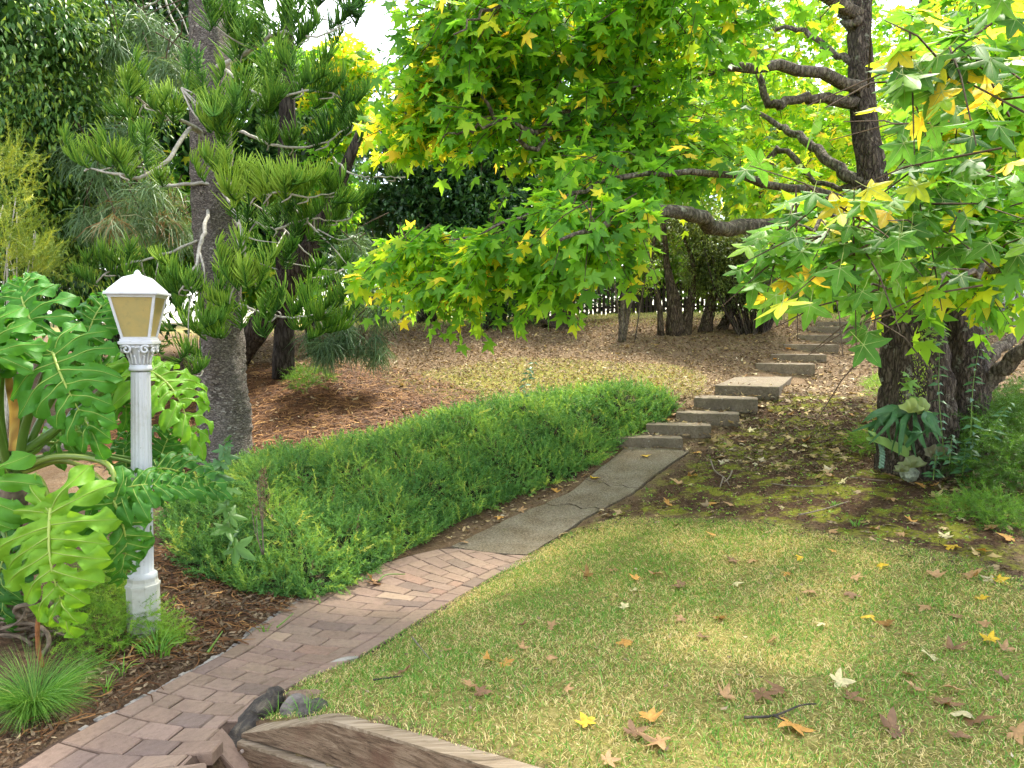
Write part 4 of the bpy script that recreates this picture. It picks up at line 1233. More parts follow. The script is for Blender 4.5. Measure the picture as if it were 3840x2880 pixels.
def cord(mb, base, d0, up, L, r, tone):
    """one rope-like branchlet: leaves along d0, turns upward"""
    t = np.linspace(0, 1, 5)[:, None]
    pts = base + d0 * L * t * .9 + up * L * .8 * t ** 2
    V, F = tube(pts, np.array([.6, 1.0, 1.0, .9, .35]) * r, 4, cap=False)
    mb.add(V, F, np.repeat(np.clip(tone + np.array([-.24, -.1, .04, .16, .34]), 0, 1), 4))
def spray(branch, pos, ax, L=.5, n=40, cl=.2, tone=.5, r=.0075):
    """a flattened plume of cords along an axis"""
    ax = unit(ax); up = unit(np.array([0, 0, 1.0]) - ax * ax[2]); sd = np.cross(ax, up)
    mb = MB()
    axis_pts = np.array([pos + ax * L * t + up * L * .25 * t * t for t in np.linspace(0, 1, 6)])
    mb.tube(axis_pts, np.linspace(.009, .004, 6), 5, .15, cap=False)
    for k in range(n):
        t = (k + rng.random()) / n
        s = 1 if k % 2 else -1
        b = pos + ax * L * t + up * L * .25 * t * t
        fan = rng.uniform(.1, 1.35) * (1 - .3 * t)
        d0 = unit(ax * (.35 + .6 * t) + sd * s * fan + up * rng.uniform(-.25, .65))
        cord(mb, b, d0, up, cl * rng.uniform(.7, 1.2) * (1 - .15 * t), r * rng.uniform(.85, 1.15), tone + rng.normal(0, .08))
    o = mb.build('spray', m_pine, branch)
    return o
BR = [  # polyline (u, v, depth offset), widths px, sprays [(u, v, depth offset, ax (x,y,z), size, tone)]
    ([(800, 560, -.1), (720, 480, -.3), (660, 560, -.7), (600, 625, -1.0), (520, 665, -1.2), (440, 655, -1.3), (330, 630, -1.3)], (16, 22, 20, 18, 15, 12, 7),
     [(370, 610, -1.3, (-1, -.1, .35), 1.0, .5), (300, 620, -1.3, (-1, .2, .3), .9, .5), (460, 640, -1.35, (-.4, -.6, .7), .9, .55), (540, 600, -1.2, (-.2, -.3, .9), .8, .45), (470, 590, -1.0, (-.5, .5, .8), .8, .4)]),
    ([(800, 520, 0), (690, 455, -.5), (600, 420, -.8), (520, 370, -1.0), (470, 310, -1.1)], (20, 17, 13, 10, 6),
     [(480, 330, -1.1, (-.4, 0, 1), .9, .5), (550, 390, -1.0, (-.8, -.3, .6), .8, .5), (600, 400, -.8, (.2, -.4, .9), .9, .45), (650, 430, -.8, (.3, -.6, .6), .9, .45), (500, 430, -.9, (-.9, -.3, .2), .8, .4)]),
    ([(800, 420, -.1), (740, 390, -.6), (700, 370, -1.0), (680, 330, -1.2)], (18, 14, 10, 6),
     [(700, 340, -1.2, (-.2, -.3, 1), .9, .5), (760, 330, -1.2, (.3, -.4, 1), .85, .42), (800, 440, -1.3, (.1, -.8, .6), 1.0, .55), (860, 470, -1.25, (.7, -.5, .45), .9, .5), (760, 470, -1.3, (-.5, -.6, .5), .8, .5)]),
    ([(800, 255, 0), (860, 235, -.4), (980, 160, -.7), (1060, 120, -.8), (1180, 140, -.9), (1300, 90, -.8)], (26, 24, 18, 13, 10, 6),
     [(900, 190, -.6, (.2, -.5, .9), 1.1, .38), (980, 150, -.8, (.2, -.2, 1), 1.1, .38), (1060, 110, -.8, (.5, -.2, .8), 1.1, .34), (1150, 140, -.9, (.9, -.2, .4), 1.1, .34), (1280, 90, -.8, (.9, .1, .4), 1.1, .2), (1000, 40, -.7, (.1, 0, 1), 1.2, .35), (1200, 20, -.7, (.5, 0, .8), 1.2, .22), (1330, 40, -.6, (.9, 0, .5), 1.2, .12), (870, 90, -.6, (-.3, -.3, .9), 1.1, .36), (780, 60, -.9, (-.5, -.4, .7), .9, .34)]),  # sprays before the sky toned darker, backlight put into the colour
    ([(810, 240, .0), (870, 280, -.5), (950, 340, -.9), (1040, 370, -1.0), (1130, 340, -1.0), (1250, 350, -1.0)], (20, 16, 13, 12, 10, 6),
     [(930, 330, -.9, (.2, -.4, .9), 1.1, .42), (1040, 350, -1.0, (.3, -.3, 1), 1.1, .42), (1100, 250, -1.0, (.2, -.2, 1), 1.1, .4), (1130, 340, -1.0, (.8, -.3, .5), 1.1, .38), (1240, 350, -1.0, (.9, -.1, .35), 1.1, .36), (1330, 380, -.9, (.9, .2, .2), .9, .3), (1000, 420, -1.0, (.5, -.8, -.1), 1.0, .35), (900, 410, -1.1, (-.3, -.8, .3), 1.0, .42)]),
    ([(860, 470, .0), (960, 520, -.3), (1060, 550, -.5), (1200, 540, -.6), (1320, 470, -.6)], (18, 15, 12, 9, 6),
     [(1100, 545, -.5, (.4, -.4, .6), 1.0, .3), (1220, 535, -.6, (.9, -.2, .55), 1.2, .15), (1320, 480, -.6, (.7, 0, .8), .9, .15), (1380, 520, -.5, (.9, .1, .3), .9, .3), (1000, 540, -.4, (.2, -.7, .3), .9, .3)]),
    ([(860, 640, -.1), (900, 690, -.8), (960, 735, -1.3), (1060, 720, -1.4), (1150, 740, -1.3), (1260, 720, -1.1)], (16, 13, 12, 10, 8, 6),
     [(800, 640, -1.2, (-.7, -.4, .45), 1.0, .6), (860, 660, -1.2, (-.3, -.6, .7), 1.0, .68), (930, 720, -1.4, (.1, -.5, .85), 1.15, .78), (1000, 715, -1.4, (.4, -.4, .8), 1.15, .8), (1080, 720, -1.4, (.6, -.4, .6), 1.1, .72), (1150, 735, -1.3, (.8, -.3, .5), 1.1, .6), (1250, 720, -1.1, (.9, -.1, .4), 1.0, .45), (1010, 760, -1.3, (.5, -.8, .1), 1.0, .62), (830, 560, -1.1, (-.2, -.6, .7), .9, .5)]),
    ([(1250, 590, -.5), (1300, 640, -.6), (1360, 660, -.6), (1430, 662, -.5), (1520, 665, -.4)], (10, 9, 8, 7, 5),
     [(1480, 660, -.4, (.9, 0, .5), .75, .5), (1380, 655, -.5, (.7, -.3, .6), .6, .5)]),
    ([(870, 790, -.1), (950, 830, -.7), (1040, 860, -.9), (1150, 820, -.9), (1260, 830, -.8)], (16, 13, 11, 9, 6),
     [(930, 840, -.8, (.2, -.5, .8), .9, .32), (1040, 850, -.9, (.4, -.3, .7), 1.0, .3), (1150, 820, -.9, (.7, -.2, .6), 1.0, .34), (1260, 825, -.8, (.9, 0, .4), 1.0, .36), (1360, 780, -.7, (.9, .1, .4), .9, .4), (1180, 900, -.8, (.7, -.5, 0), .9, .3)]),
    ([(835, 720, -.15), (870, 770, -.7), (905, 880, -1.0), (930, 1000, -1.1)], (15, 20, 18, 12),
     [(860, 1060, -1.2, (-.5, -.5, .5), 1.0, .55), (920, 1050, -1.2, (.1, -.7, .6), 1.05, .66), (980, 1060, -1.1, (.6, -.5, .5), 1.0, .62), (820, 1130, -1.1, (-.8, -.4, .2), .8, .5)]),
    ([(780, 790, -.2), (765, 860, -.8), (745, 950, -1.0), (720, 1020, -1.1), (690, 1070, -1.1)], (18, 19, 15, 11, 8),
     [(680, 1070, -1.1, (-.7, -.4, .4), .9, .36), (650, 1100, -1.0, (-.9, -.2, .2), .9, .32), (740, 1080, -1.1, (.1, -.7, .3), .8, .36)]),
    ([(900, 1140, -.2), (980, 1170, -.6), (1080, 1190, -.8), (1180, 1180, -.9)], (13, 11, 9, 6),
     [(1050, 1130, -.8, (.4, -.4, .7), 1.0, .42), (1120, 1170, -.8, (.7, -.4, .4), 1.1, .4), (1200, 1180, -.9, (.9, -.3, .3), 1.2, .36), (1290, 1130, -.9, (.8, .0, .6), 1.2, .3), (1000, 1190, -.8, (.1, -.7, .3), .9, .4), (1250, 1250, -.8, (.8, -.4, -.1), 1.0, .36)]),
    ([(820, 1150, -.2), (790, 1180, -.8), (770, 1230, -.9)], (12, 10, 7),
     [(780, 1200, -1.0, (-.6, -.5, .5), 1.0, .46), (840, 1190, -1.0, (.5, -.6, .5), .9, .46), (740, 1250, -.9, (-.8, -.3, .1), 1.0, .4), (810, 1260, -1.0, (-.1, -.8, .2), .9, .42)]),
    ([(760, 1300, -.2), (730, 1340, -.6), (760, 1390, -.7)], (10, 8, 5), [(720, 1330, -.7, (-.8, -.3, .2), .9, .36), (740, 1400, -.8, (.6, -.4, .1), .8, .34), (680, 1180, -.8, (-.6, -.4, .5), .9, .34)]),
    ([(770, 890, -.1), (650, 940, -.4), (560, 970, -.7), (440, 1000, -.9), (380, 1040, -1.0)], (14, 13, 11, 8, 6), [(400, 1010, -1.0, (-.8, -.2, .5), .9, .36), (480, 990, -.8, (-.2, -.4, .8), .9, .34), (330, 1060, -1, (-.9, -.2, .3), .8, .36), (580, 1010, -.6, (-.3, -.6, .4), .9, .28), (560, 1060, -.6, (-.5, -.5, .4), .9, .3)]),
    ([(840, 700, .3), (1000, 800, .8), (1150, 950, 1.0), (1220, 1010, .9), (1350, 990, .8), (1450, 900, .7)], (14, 12, 9, 8, 7, 4), [(1080, 960, .3, (.5, -.5, .4), 1.0, .26), (1180, 1030, .2, (.7, -.4, .3), 1.0, .3), (1000, 960, .2, (.1, -.6, .5), 1.0, .26)]),
    ([(900, 690, -.1), (700, 690, -.2), (560, 700, .2), (520, 680, .4)], (16, 18, 12, 8), []),
    ([(800, -150, 0), (900, -200, -.6), (1050, -180, -.9), (1200, -220, -1.0)], (24, 18, 12, 6), [(950, -150, -.8, (.4, -.4, .7), 1.2, .35), (1100, -150, -.9, (.7, -.2, .5), 1.2, .3), (1250, -180, -1, (.9, 0, .4), 1.2, .2)]),
    ([(780, -250, 0), (600, -300, -.6), (450, -300, -.9)], (24, 16, 6), [(600, -260, -.7, (-.4, -.4, .7), 1.2, .35), (450, -280, -.9, (-.9, -.2, .4), 1.2, .35)]),
]
for pts, ws, sprays in BR:
    cc = spline(np.array([P(u, v, PD + dd) for u, v, dd in pts]), 22)
    cc[1:-1] += rng.normal(0, .006, (20, 3))
    mb = MB(); mb.tube(cc, np.interp(np.linspace(0, 1, 22), np.linspace(0, 1, len(ws)), [w * .72 / FN * PD / 2 for w in ws]), 8, rough=.05)
    b = mb.build('branch', m_pbranch, pine)
    for (u, v, dd, ax, sz, tone) in sprays:
        pos = P(u, v, PD + dd)
        ax = np.array(ax, float)
        sz *= .95
        spray(b, pos - unit(ax) * .12 * sz, ax, .24 * sz, int(48 * sz), .17 * sz, tone + .14, .0055)
        for _ in range(2):
            a2 = unit(ax + rng.normal(0, .55, 3)); spray(b, pos + rng.normal(0, .13, 3) * [1, 1, .8], a2, .2 * sz, int(36 * sz), .155 * sz, tone + .12 + rng.normal(0, .1), .0052)
        # twig from the branch to the spray
        k = int(np.argmin(((cc - pos) ** 2).sum(1)))
        mb = MB(); mid = (cc[k] + pos) / 2 + np.array([0, 0, -.04]); mb.tube(spline([cc[k], mid, pos - unit(ax) * .12 * sz], 6), np.linspace(.009, .006, 6), 5, cap=False)
        mb.build('twig', m_pbranch, b)
# bare hanging twigs on the trunk
for pts, w in [([(870, 880, -.9), (905, 940, -1.0), (890, 1010, -1.0)], 7), ([(905, 880, -1.0), (960, 900, -1.1), (1040, 910, -1.1)], 7), ([(915, 960, -1.1), (980, 990, -1.1), (1040, 1010, -1.1)], 7), ([(745, 940, -1.0), (735, 1050, -1.1), (710, 1150, -1.1), (705, 1270, -1.1)], 9),
               ([(750, 950, -1.0), (765, 1010, -1.1), (768, 1070, -1.1)], 9), ([(1100, 780, -.8), (1180, 860, -.9), (1250, 930, -.9), (1300, 990, -.9)], 9), ([(1190, 860, -.9), (1280, 900, -.9), (1360, 870, -.9)], 6), ([(610, 950, -.6), (590, 1000, -.7), (580, 1060, -.7)], 8)]:
    mb = MB(); mb.tube(spline(np.array([P(u, v, PD + dd) for u, v, dd in pts]), 14), np.linspace(w / FN * PD / 2, .003, 14), 6, rough=.06)
    mb.build('bare_twig', m_pbranch, pine)

# ================================================================== BACKGROUND TREES
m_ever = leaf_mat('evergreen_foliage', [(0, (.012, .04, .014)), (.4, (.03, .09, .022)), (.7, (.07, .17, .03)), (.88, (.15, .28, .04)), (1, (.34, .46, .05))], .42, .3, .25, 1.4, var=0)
m_lime = leaf_mat('sun_toned_foliage', [(0, (.05, .12, .02)), (.4, (.13, .27, .03)), (.75, (.27, .44, .04)), (1, (.5, .54, .05))], .45, .3, .5, 1.6, var=0)  # paler lime foliage, sunlight put into its colour
m_dbark = bark_mat('dark_trunk_bark', (.025, .019, .015), (.06, .047, .037), (.12, .098, .08), (16, 16, 4), .8, .03)
LANCE = lance_leaf(.34, .18); FLAT = flat_leaf(.45, .15); FLATN = flat_leaf(.28, .25); FLATW = flat_leaf(.7, .2)
def leaf_crown(mb, blobs, n, size, tpl, tone_mu=.4, tone_sd=.18, droop=.3, clump=18, shell=.55):
    """leafy twigs in clumps through several ellipsoids (centre, radii)"""
    vol = np.array([np.prod(b[1]) ** (2 / 3) for b in blobs]); vol /= vol.sum()
    for (c_, r_), f in zip(blobs, vol):
        k = max(3, int(n * f / clump))
        q = unit(rng.normal(size=(k, 3))) * (shell + (1 - shell) * rng.random((k, 1))) ** 1.0
        q *= rng.uniform(.75, 1.08, (k, 1))
        cc = np.asarray(c_) + q * np.asarray(r_)
        out = unit(q + np.array([0, 0, -.25]))
        tt = rng.normal(tone_mu, tone_sd * .7, k)
        N = k * clump
        ax = np.repeat(out, clump, 0) + rng.normal(0, .35, (N, 3))
        t = rng.random((N, 1))
        pos = np.repeat(cc, clump, 0) + unit(ax) * t * size * 4.0 + rng.normal(0, size * .8, (N, 3)) - np.array([0, 0, 1]) * (t ** 2) * size * 2.2 * droop
        tip = unit(unit(ax) + rng.normal(0, .6, (N, 3)) - np.array([0, 0, droop]))
        nrm = unit(np.array([0, 0, 1.0]) + rng.normal(0, .5, (N, 3)))
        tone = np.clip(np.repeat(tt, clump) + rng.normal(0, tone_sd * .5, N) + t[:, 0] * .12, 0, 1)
        scatter(mb, tpl, frames(tip, nrm), pos, size * rng.uniform(.7, 1.25, N), tone)
        ni = max(6, int(N * .16)); qi = unit(rng.normal(size=(ni, 3))) * rng.random((ni, 1)) ** .4 * .66  # larger inner leaves fill the crown, toned darker as its shaded inside
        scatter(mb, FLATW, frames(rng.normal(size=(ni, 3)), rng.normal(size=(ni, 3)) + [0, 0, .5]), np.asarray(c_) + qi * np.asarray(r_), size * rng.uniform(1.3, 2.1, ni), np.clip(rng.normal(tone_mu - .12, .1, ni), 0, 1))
def bg_tree(name, label, base, trunk_top, tr, blobs, n, size, mat, tpl=FLAT, tone=.4, group=None, droop=.3, limbs=4, clump=18, bark=None, cat='tree', shell=.55):
    b = np.array(base, float); b[2] = float(hz(np.clip(b[0], -13, 15), min(b[1], 33))) - .05
    t = thing(name, label, cat, tuple(b), group)
    tb = MB()
    top = np.asarray(trunk_top, float)
    cpt = spline([b, b * .6 + top * .4 + rng.normal(0, .12, 3) * [1, 1, 0], top], 16)
    tb.tube(cpt, np.linspace(tr, tr * .35, 16) * np.concatenate([[1.35, 1.12], np.ones(14)]), 12, rough=.07, lobes=3)
    tb.build('trunk', bark or m_dbark, t)
    for (c_, r_) in blobs[:limbs]:
        lb = MB(); s = cpt[rng.integers(5, 13)]; e = np.asarray(c_) + rng.normal(0, .2, 3)
        lb.tube(spline([s, (s + e) / 2 + rng.normal(0, .15, 3) + [0, 0, -.1], e], 10), np.linspace(tr * .5, tr * .1, 10), 8, rough=.06)
        lb.build('limb', bark or m_dbark, t)
    cb = MB(); leaf_crown(cb, blobs, n, size, tpl, tone, droop=droop, clump=clump, shell=shell)
    cr_ = cb.build('crown', mat, t); cr_['kind'] = 'stuff'
    return t
def B(u, v, d, ru, rv, rd=None):
    return (P(u, v, d), (ru * d / FN, (rd if rd else ru * d / FN), rv * d / FN))
def xy(u, d): return [(u - 1920) / FN * d, d, 0]
EG = 'trees behind the hill'
bg_tree('evergreen_tree', 'dark weeping evergreen with fine bright leaf tips, nearest the left edge', xy(-250, 9.0), P(-150, -300, 9.0), .2,
        [B(60, 120, 8.2, 330, 200), B(200, 420, 8.6, 280, 170), B(-100, 500, 8.4, 240, 260), B(80, 720, 8.8, 300, 190), B(330, 150, 8.6, 190, 130), B(150, 930, 9.2, 300, 150), B(-100, -200, 8.5, 500, 260), B(300, 650, 9.4, 300, 200), B(420, 350, 9.6, 200, 200)], 30000, .085, m_ever, LANCE, .68, EG, .9)
bg_tree('evergreen_tree', 'tall dark leafy evergreen behind the pine, filling the upper corner', xy(480, 12.5), P(480, -300, 12.5), .24,
        [B(430, 200, 12.3, 330, 260), B(620, 520, 12.5, 330, 220), B(330, 650, 12.0, 280, 200), B(560, 860, 12.2, 330, 180), B(980, 300, 13.0, 260, 200), B(450, -250, 12.5, 500, 300), B(1000, 620, 13.0, 280, 240), B(1050, 900, 13.0, 280, 170), B(250, 1100, 12.0, 400, 160), B(700, 150, 13.5, 300, 250), B(100, 300, 13, 400, 350), B(750, 800, 13.5, 300, 250), B(100, 850, 13, 400, 250), B(1150, 500, 14.5, 220, 300)], 30000, .15, m_ever, FLAT, .42, EG, .3)
bg_tree('evergreen_tree', 'dark glossy evergreen rising to the gap of sky', xy(1600, 17), P(1620, 300, 17), .2,
        [B(1600, 330, 17, 170, 170), B(1500, 560, 17, 200, 180), B(1720, 620, 16.6, 240, 200), B(1900, 760, 16.6, 200, 160), B(1560, 820, 16.5, 260, 150), B(1760, 900, 16.5, 220, 150), B(1420, 780, 17, 150, 120), B(1620, 700, 18, 300, 250)], 15000, .15, m_ever, FLAT, .36, EG, .2)
bg_tree('evergreen_tree', 'dark glossy evergreen behind the drooping star leaves', xy(1990, 17.5), P(2000, 300, 17.5), .2,
        [B(1950, 700, 17.5, 260, 200), B(2050, 950, 17, 260, 150), B(1900, 400, 17.5, 260, 220), B(2150, 760, 17.5, 220, 200)], 10000, .16, m_ever, FLAT, .34, EG, .2)
bg_tree('evergreen_tree', 'leafy evergreen behind the fence, under the long limb', xy(2420, 22), P(2430, 500, 22), .2,
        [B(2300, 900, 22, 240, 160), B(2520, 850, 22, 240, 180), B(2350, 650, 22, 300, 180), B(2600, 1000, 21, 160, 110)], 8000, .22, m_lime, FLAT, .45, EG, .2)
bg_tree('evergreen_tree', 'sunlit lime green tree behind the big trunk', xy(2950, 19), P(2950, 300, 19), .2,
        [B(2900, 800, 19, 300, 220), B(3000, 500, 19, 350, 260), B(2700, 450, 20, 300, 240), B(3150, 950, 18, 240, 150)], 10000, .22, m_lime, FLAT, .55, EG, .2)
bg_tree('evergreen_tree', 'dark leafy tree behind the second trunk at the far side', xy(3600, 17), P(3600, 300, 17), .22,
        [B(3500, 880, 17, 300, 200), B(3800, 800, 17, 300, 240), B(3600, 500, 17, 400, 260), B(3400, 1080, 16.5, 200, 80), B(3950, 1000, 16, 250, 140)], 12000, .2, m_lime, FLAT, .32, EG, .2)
bg_tree('evergreen_tree', 'distant dark tree seen between the evergreens', xy(1250, 24), P(1250, 500, 24), .2,
        [B(1180, 900, 24, 250, 190), B(1400, 900, 24, 220, 140), B(1000, 700, 24, 300, 300), B(700, 800, 24, 300, 300), B(300, 800, 24, 400, 300), B(1150, 500, 25, 250, 260)], 12000, .26, m_ever, FLAT, .42, EG, .2)
# low hedge plants beyond the crest, lime ones coloured as sunlit
HG = 'shrubs beyond the crest'
for k, (u, d, w, h, lab, mt, tn) in enumerate([(1500, 22, 160, 60, 'pale sunlit shrub on the far lawn behind the white post', m_lime, .75), (1640, 19.5, 110, 40, 'bright green rounded shrub on the far lawn', m_lime, .66), (1330, 21, 150, 70, 'bright low shrub on the far lawn seen past the pine', m_lime, .7),
                                           (3050, 19, 300, 90, 'dark hedge shrub at the top of the steps', m_ever, .35), (3500, 18, 260, 90, 'dark hedge shrub behind the big trunk', m_ever, .4), (2000, 21.8, 260, 110, 'dark leafy shrub behind the fence near the gnarled trunk', m_ever, .3), (2350, 22.0, 240, 120, 'dark leafy shrub behind the fence and the bare sapling', m_ever, .28), (2700, 22.2, 260, 120, 'dark leafy shrub behind the fence and the dark bush', m_ever, .3), (1700, 22.0, 200, 90, 'dark shrub behind the fence end', m_ever, .34)]):
    bs = np.array(xy(u, d)); gz = float(hz(bs[0], d)); c0 = np.array([bs[0], d, gz + h * d / FN * .7])
    bg_tree('garden_shrub', lab, bs, c0, .05, [(c0, (w * d / FN, .8, h * d / FN)), (c0 + [.4, -.2, .1], (w * d / FN * .6, .7, h * d / FN * 1.1))], 2600, .1, mt, FLAT, tn, HG, .1, limbs=2, cat='shrub')
# yellow star-leaved tree between the pine and the sky
yg = thing('sweetgum_tree', 'yellowing star-leaved tree between the pine and the sky gap', 'tree', (*np.array(xy(1180, 12.6))[:2], float(hz(-3.2, 12.6))))
limb([(1180, 1330, 12.6), (1150, 900, 12.6), (1180, 500, 12.6), (1260, 250, 12.6)], [.12, .1, .07, .03], 0, 10, 24, .05, 'trunk', m_dbark, yg)
fb = MB(); tb = MB()
gum_foliage(fb, [(1330, 260, 12.4, 110, 90, .5, 60, dict(yellow=.7, light=.7, twig=tb, size=.15)), (1300, 420, 12.4, 110, 110, .6, 60, dict(yellow=.3, light=.66, twig=tb, size=.15)), (1050, 240, 12.6, 170, 80, .6, 60, dict(yellow=.12, light=.5, twig=tb, size=.15)),
                 (600, 880, 11.6, 180, 130, .6, 60, dict(yellow=.1, light=.3, twig=tb, size=.16)), (1180, 700, 12.4, 200, 160, .6, 60, dict(yellow=.1, light=.4, twig=tb, size=.15)), (1000, 1050, 11.8, 200, 110, .5, 50, dict(yellow=.1, light=.35, twig=tb, size=.15)), (680, 700, 12, 130, 160, .5, 40, dict(yellow=.12, light=.36, twig=tb, size=.15))], STAR_LO)
o = fb.build('crown', m_gum, yg); o['kind'] = 'stuff'
o = tb.build('twigs', m_twig, yg); o['kind'] = 'stuff'

# ------------------------------------------------------------------ weeping long-needled pines
m_need = leaf_mat('long_needles', [(0, (.06, .12, .05)), (.5, (.14, .24, .10)), (.85, (.25, .34, .17)), (1, (.30, .18, .08))], .5, .3, .25, 1.2, var=.1)
def plume(mb, pos, n, L, tone, spread=.55):
    a = unit(rng.normal(size=(n, 3)) * [spread, spread, .35] + [0, 0, -.55 + rng.normal(0, .1)])
    b0 = pos + rng.normal(0, .05, (n, 3))
    sd = unit(np.cross(a, rng.normal(size=(n, 3)))) * .0042
    l = L * rng.uniform(.6, 1.15, (n, 1))
    m = b0 + a * l * .55; e = b0 + a * l + np.array([0, 0, -.25]) * l
    V = np.stack([b0 - sd, b0 + sd, m + sd, m - sd, e], 1).reshape(-1, 3)
    k = (np.arange(n) * 5)[:, None]
    mb.add(V, [np.concatenate([k, k + 1, k + 2, k + 3], 1), np.concatenate([k + 3, k + 2, k + 4], 1)], np.repeat(np.clip(tone + rng.normal(0, .1, n), 0, 1), 5))
def weeping_pine(label, base, pts, r, plumes, L=.32):
    t = thing('weeping_pine', label, 'tree', tuple(base), 'long-needled pines')
    tb = MB(); cpt = spline(pts, 24); tb.tube(cpt, np.interp(np.linspace(0, 1, 24), np.linspace(0, 1, len(r)), r), 14, rough=.06, lobes=3)
    tb.build('trunk', m_dbark, t)
    nb = MB(); wb = MB()
    for (u, v, d, ru, rv, k, tone) in plumes:
        for _ in range(k):
            c_ = P(u + rng.normal(0, ru * .5), v + rng.normal(0, rv * .5), d + rng.normal(0, .25))
            plume(nb, c_, 70, L, tone + (rng.random() < .12) * .5)
            wb.tube(spline([c_ + [rng.normal(0, .2), rng.normal(0, .2), .35], c_ + [0, 0, .12], c_], 5), [.008, .006, .004, .004, .003], 4, cap=False)
    o = nb.build('needles', m_need, t); o['kind'] = 'stuff'
    o = wb.build('twigs', m_twig, t); o['kind'] = 'stuff'
b0 = G(1065, 1400); b0[0], b0[1] = P(1065, 1400, 11.0)[:2]; b0[2] = float(hz(b0[0], b0[1])) - .05
weeping_pine('upright dark trunk with hanging long needles, behind the scaly pine', b0, [P(1063, 1420, 11.0), P(1066, 1250, 11.0), P(1072, 1000, 11.0), P(1080, 500, 11.0), P(1080, -100, 11)], [.17, .145, .13, .12, .06],
             [(1210, 1290, 10.2, 150, 50, 10, .1), (1330, 1270, 10.2, 120, 60, 8, .1), (1400, 1330, 10.3, 60, 50, 4, .15), (1300, 1180, 10.4, 160, 60, 8, .1), (1350, 960, 10.3, 90, 80, 9, .3), (1440, 1130, 10.5, 90, 90, 9, .4)])
b1 = G(760, 1480); b1[0], b1[1] = P(700, 1450, 10.2)[:2]; b1[2] = float(hz(b1[0], b1[1])) - .05
weeping_pine('leaning dark trunk crossing behind the scaly pine', b1, [P(820, 1440, 10.2), P(900, 1320, 10.0), P(1010, 1170, 9.8), P(1180, 900, 9.6), P(1350, 500, 9.5)], [.2, .17, .15, .12, .05],
             [(500, 740, 8.3, 120, 70, 12, .45), (420, 820, 8.3, 130, 70, 12, .4), (650, 820, 8.3, 80, 90, 9, .45), (560, 120, 8.5, 110, 100, 12, .35), (650, 200, 8.5, 70, 80, 8, .35), (280, 560, 8.5, 80, 60, 6, .35), (430, 500, 8.5, 120, 60, 6, .3)])
# a pale hanging dead limb in the upper corner
dl = thing('dead_branch', 'pale bare dead branch hanging in the dark evergreen', 'branch', tuple(P(300, 360, 9.4)))
for pts, w in [([(300, 360, 9.4), (345, 480, 9.2), (400, 580, 9.1), (440, 660, 9.0)], 20), ([(620, 0, 9.4), (640, 60, 9.4), (665, 110, 9.3), (650, 140, 9.3)], 8), ([(510, 40, 9.4), (580, 10, 9.4), (620, -20, 9.4)], 8), ([(640, 0, 9.4), (680, 60, 9.4), (710, 140, 9.4)], 6), ([(540, 20, 9.4), (515, 60, 9.4), (530, 100, 9.4)], 5)]:
    mb = MB(); mb.tube(spline(np.array([P(*p) for p in pts]), 14), np.linspace(w / FN * 9.3 / 2, w / FN * 9.3 / 3, 14), 6, rough=.08); mb.build('stem', m_pbranch, dl)

# ================================================================== BACK OF THE GARDEN
m_fence = plain_mat('dark_paling', (.045, .035, .028), .9, .15, .3, 12)
fence = thing('picket_fence', 'dark picket fence along the back of the garden', 'fence', (1.5, 20.5, float(hz(1.5, 20.5))))
pm = MB(); V = np.array([[-.04, 0, 0], [.04, 0, 0], [.04, 0, .88], [0, 0, .95], [-.04, 0, .88]])
pm.add(np.concatenate([V, V + [0, .02, 0]]), [np.array([[0, 1, 2, 3, 4]]), np.array([[9, 8, 7, 6, 5]]), np.array([[i, 5 + i, 5 + (i + 1) % 5, (i + 1) % 5] for i in range(5)])])
pk = pm.build('picket', m_fence, mesh_only=True, smooth=False)
for k in range(104):
    x = -4.2 + k * .115
    put('picket', pk, fence, Matrix.Translation((x, 20.5 + rng.normal(0, .006), float(hz(x, 20.5)) + rng.normal(0, .01))))
for zz in (.25, .72):
    mb = MB(); xs_ = np.linspace(-4.3, 7.8, 20)
    mb.tube(np.stack([xs_, np.full(20, 20.55), hz(xs_, np.full(20, 20.55)) + zz], 1), .03, 4); mb.build('rail', m_fence, fence, smooth=False)
# far house behind the hedge with a white window
m_wallh = plain_mat('house_wall', (.14, .13, .125), .8, .2, .1, 3); m_glass = plain_mat('dark_window', (.03, .035, .04), .12, .6, .05, 3, 0)
m_trim = plain_mat('white_trim', (.75, .75, .73), .5, .4, .05, 5, 0); m_roofh = plain_mat('house_roof', (.10, .06, .05), .8, .2, .2, 8)
hc = P(3420, 1040, 26); gz = float(hz(13, 26))
house = thing('house', 'grey house with a white-framed window behind the big trunk', 'house', (hc[0], 28.0, gz))
mb = MB(); mb.box((hc[0] + 1.0, 28.5, gz + 1.4), (8.0, 5.0, 2.8)); mb.build('wall', m_wallh, house, smooth=False)
mb = MB(); V = np.array([[-4.4, -2.9, 2.8], [4.4, -2.9, 2.8], [4.4, 2.9, 2.8], [-4.4, 2.9, 2.8], [-2.5, 0, 4.3], [2.5, 0, 4.3]]) + [hc[0] + 1, 28.5, gz]
mb.add(V, [np.array([[0, 1, 5, 4], [2, 3, 4, 5], [3, 2, 1, 0]]), np.array([[1, 2, 5], [3, 0, 4]])]); mb.build('roof', m_roofh, house, smooth=False)
for u in (3258, 3560, 3820):
    wc = P(u, 1072, 25.97); wc[1] = 25.97
    mb = MB()
    for dx, dz, sx, sz in ((0, .55, 1.0, .08), (0, -.55, 1.0, .08), (-.46, 0, .08, 1.02), (.46, 0, .08, 1.02), (0, 0, .05, 1.02)):
        mb.box(wc + [dx, 0, dz], (sx, .08, sz))
    w_ = mb.build('window', m_trim, house, smooth=False)
    mb = MB(); mb.box(wc + [0, .012, 0], (.86, .03, 1.0)); mb.build('pane', m_glass, w_, smooth=False)
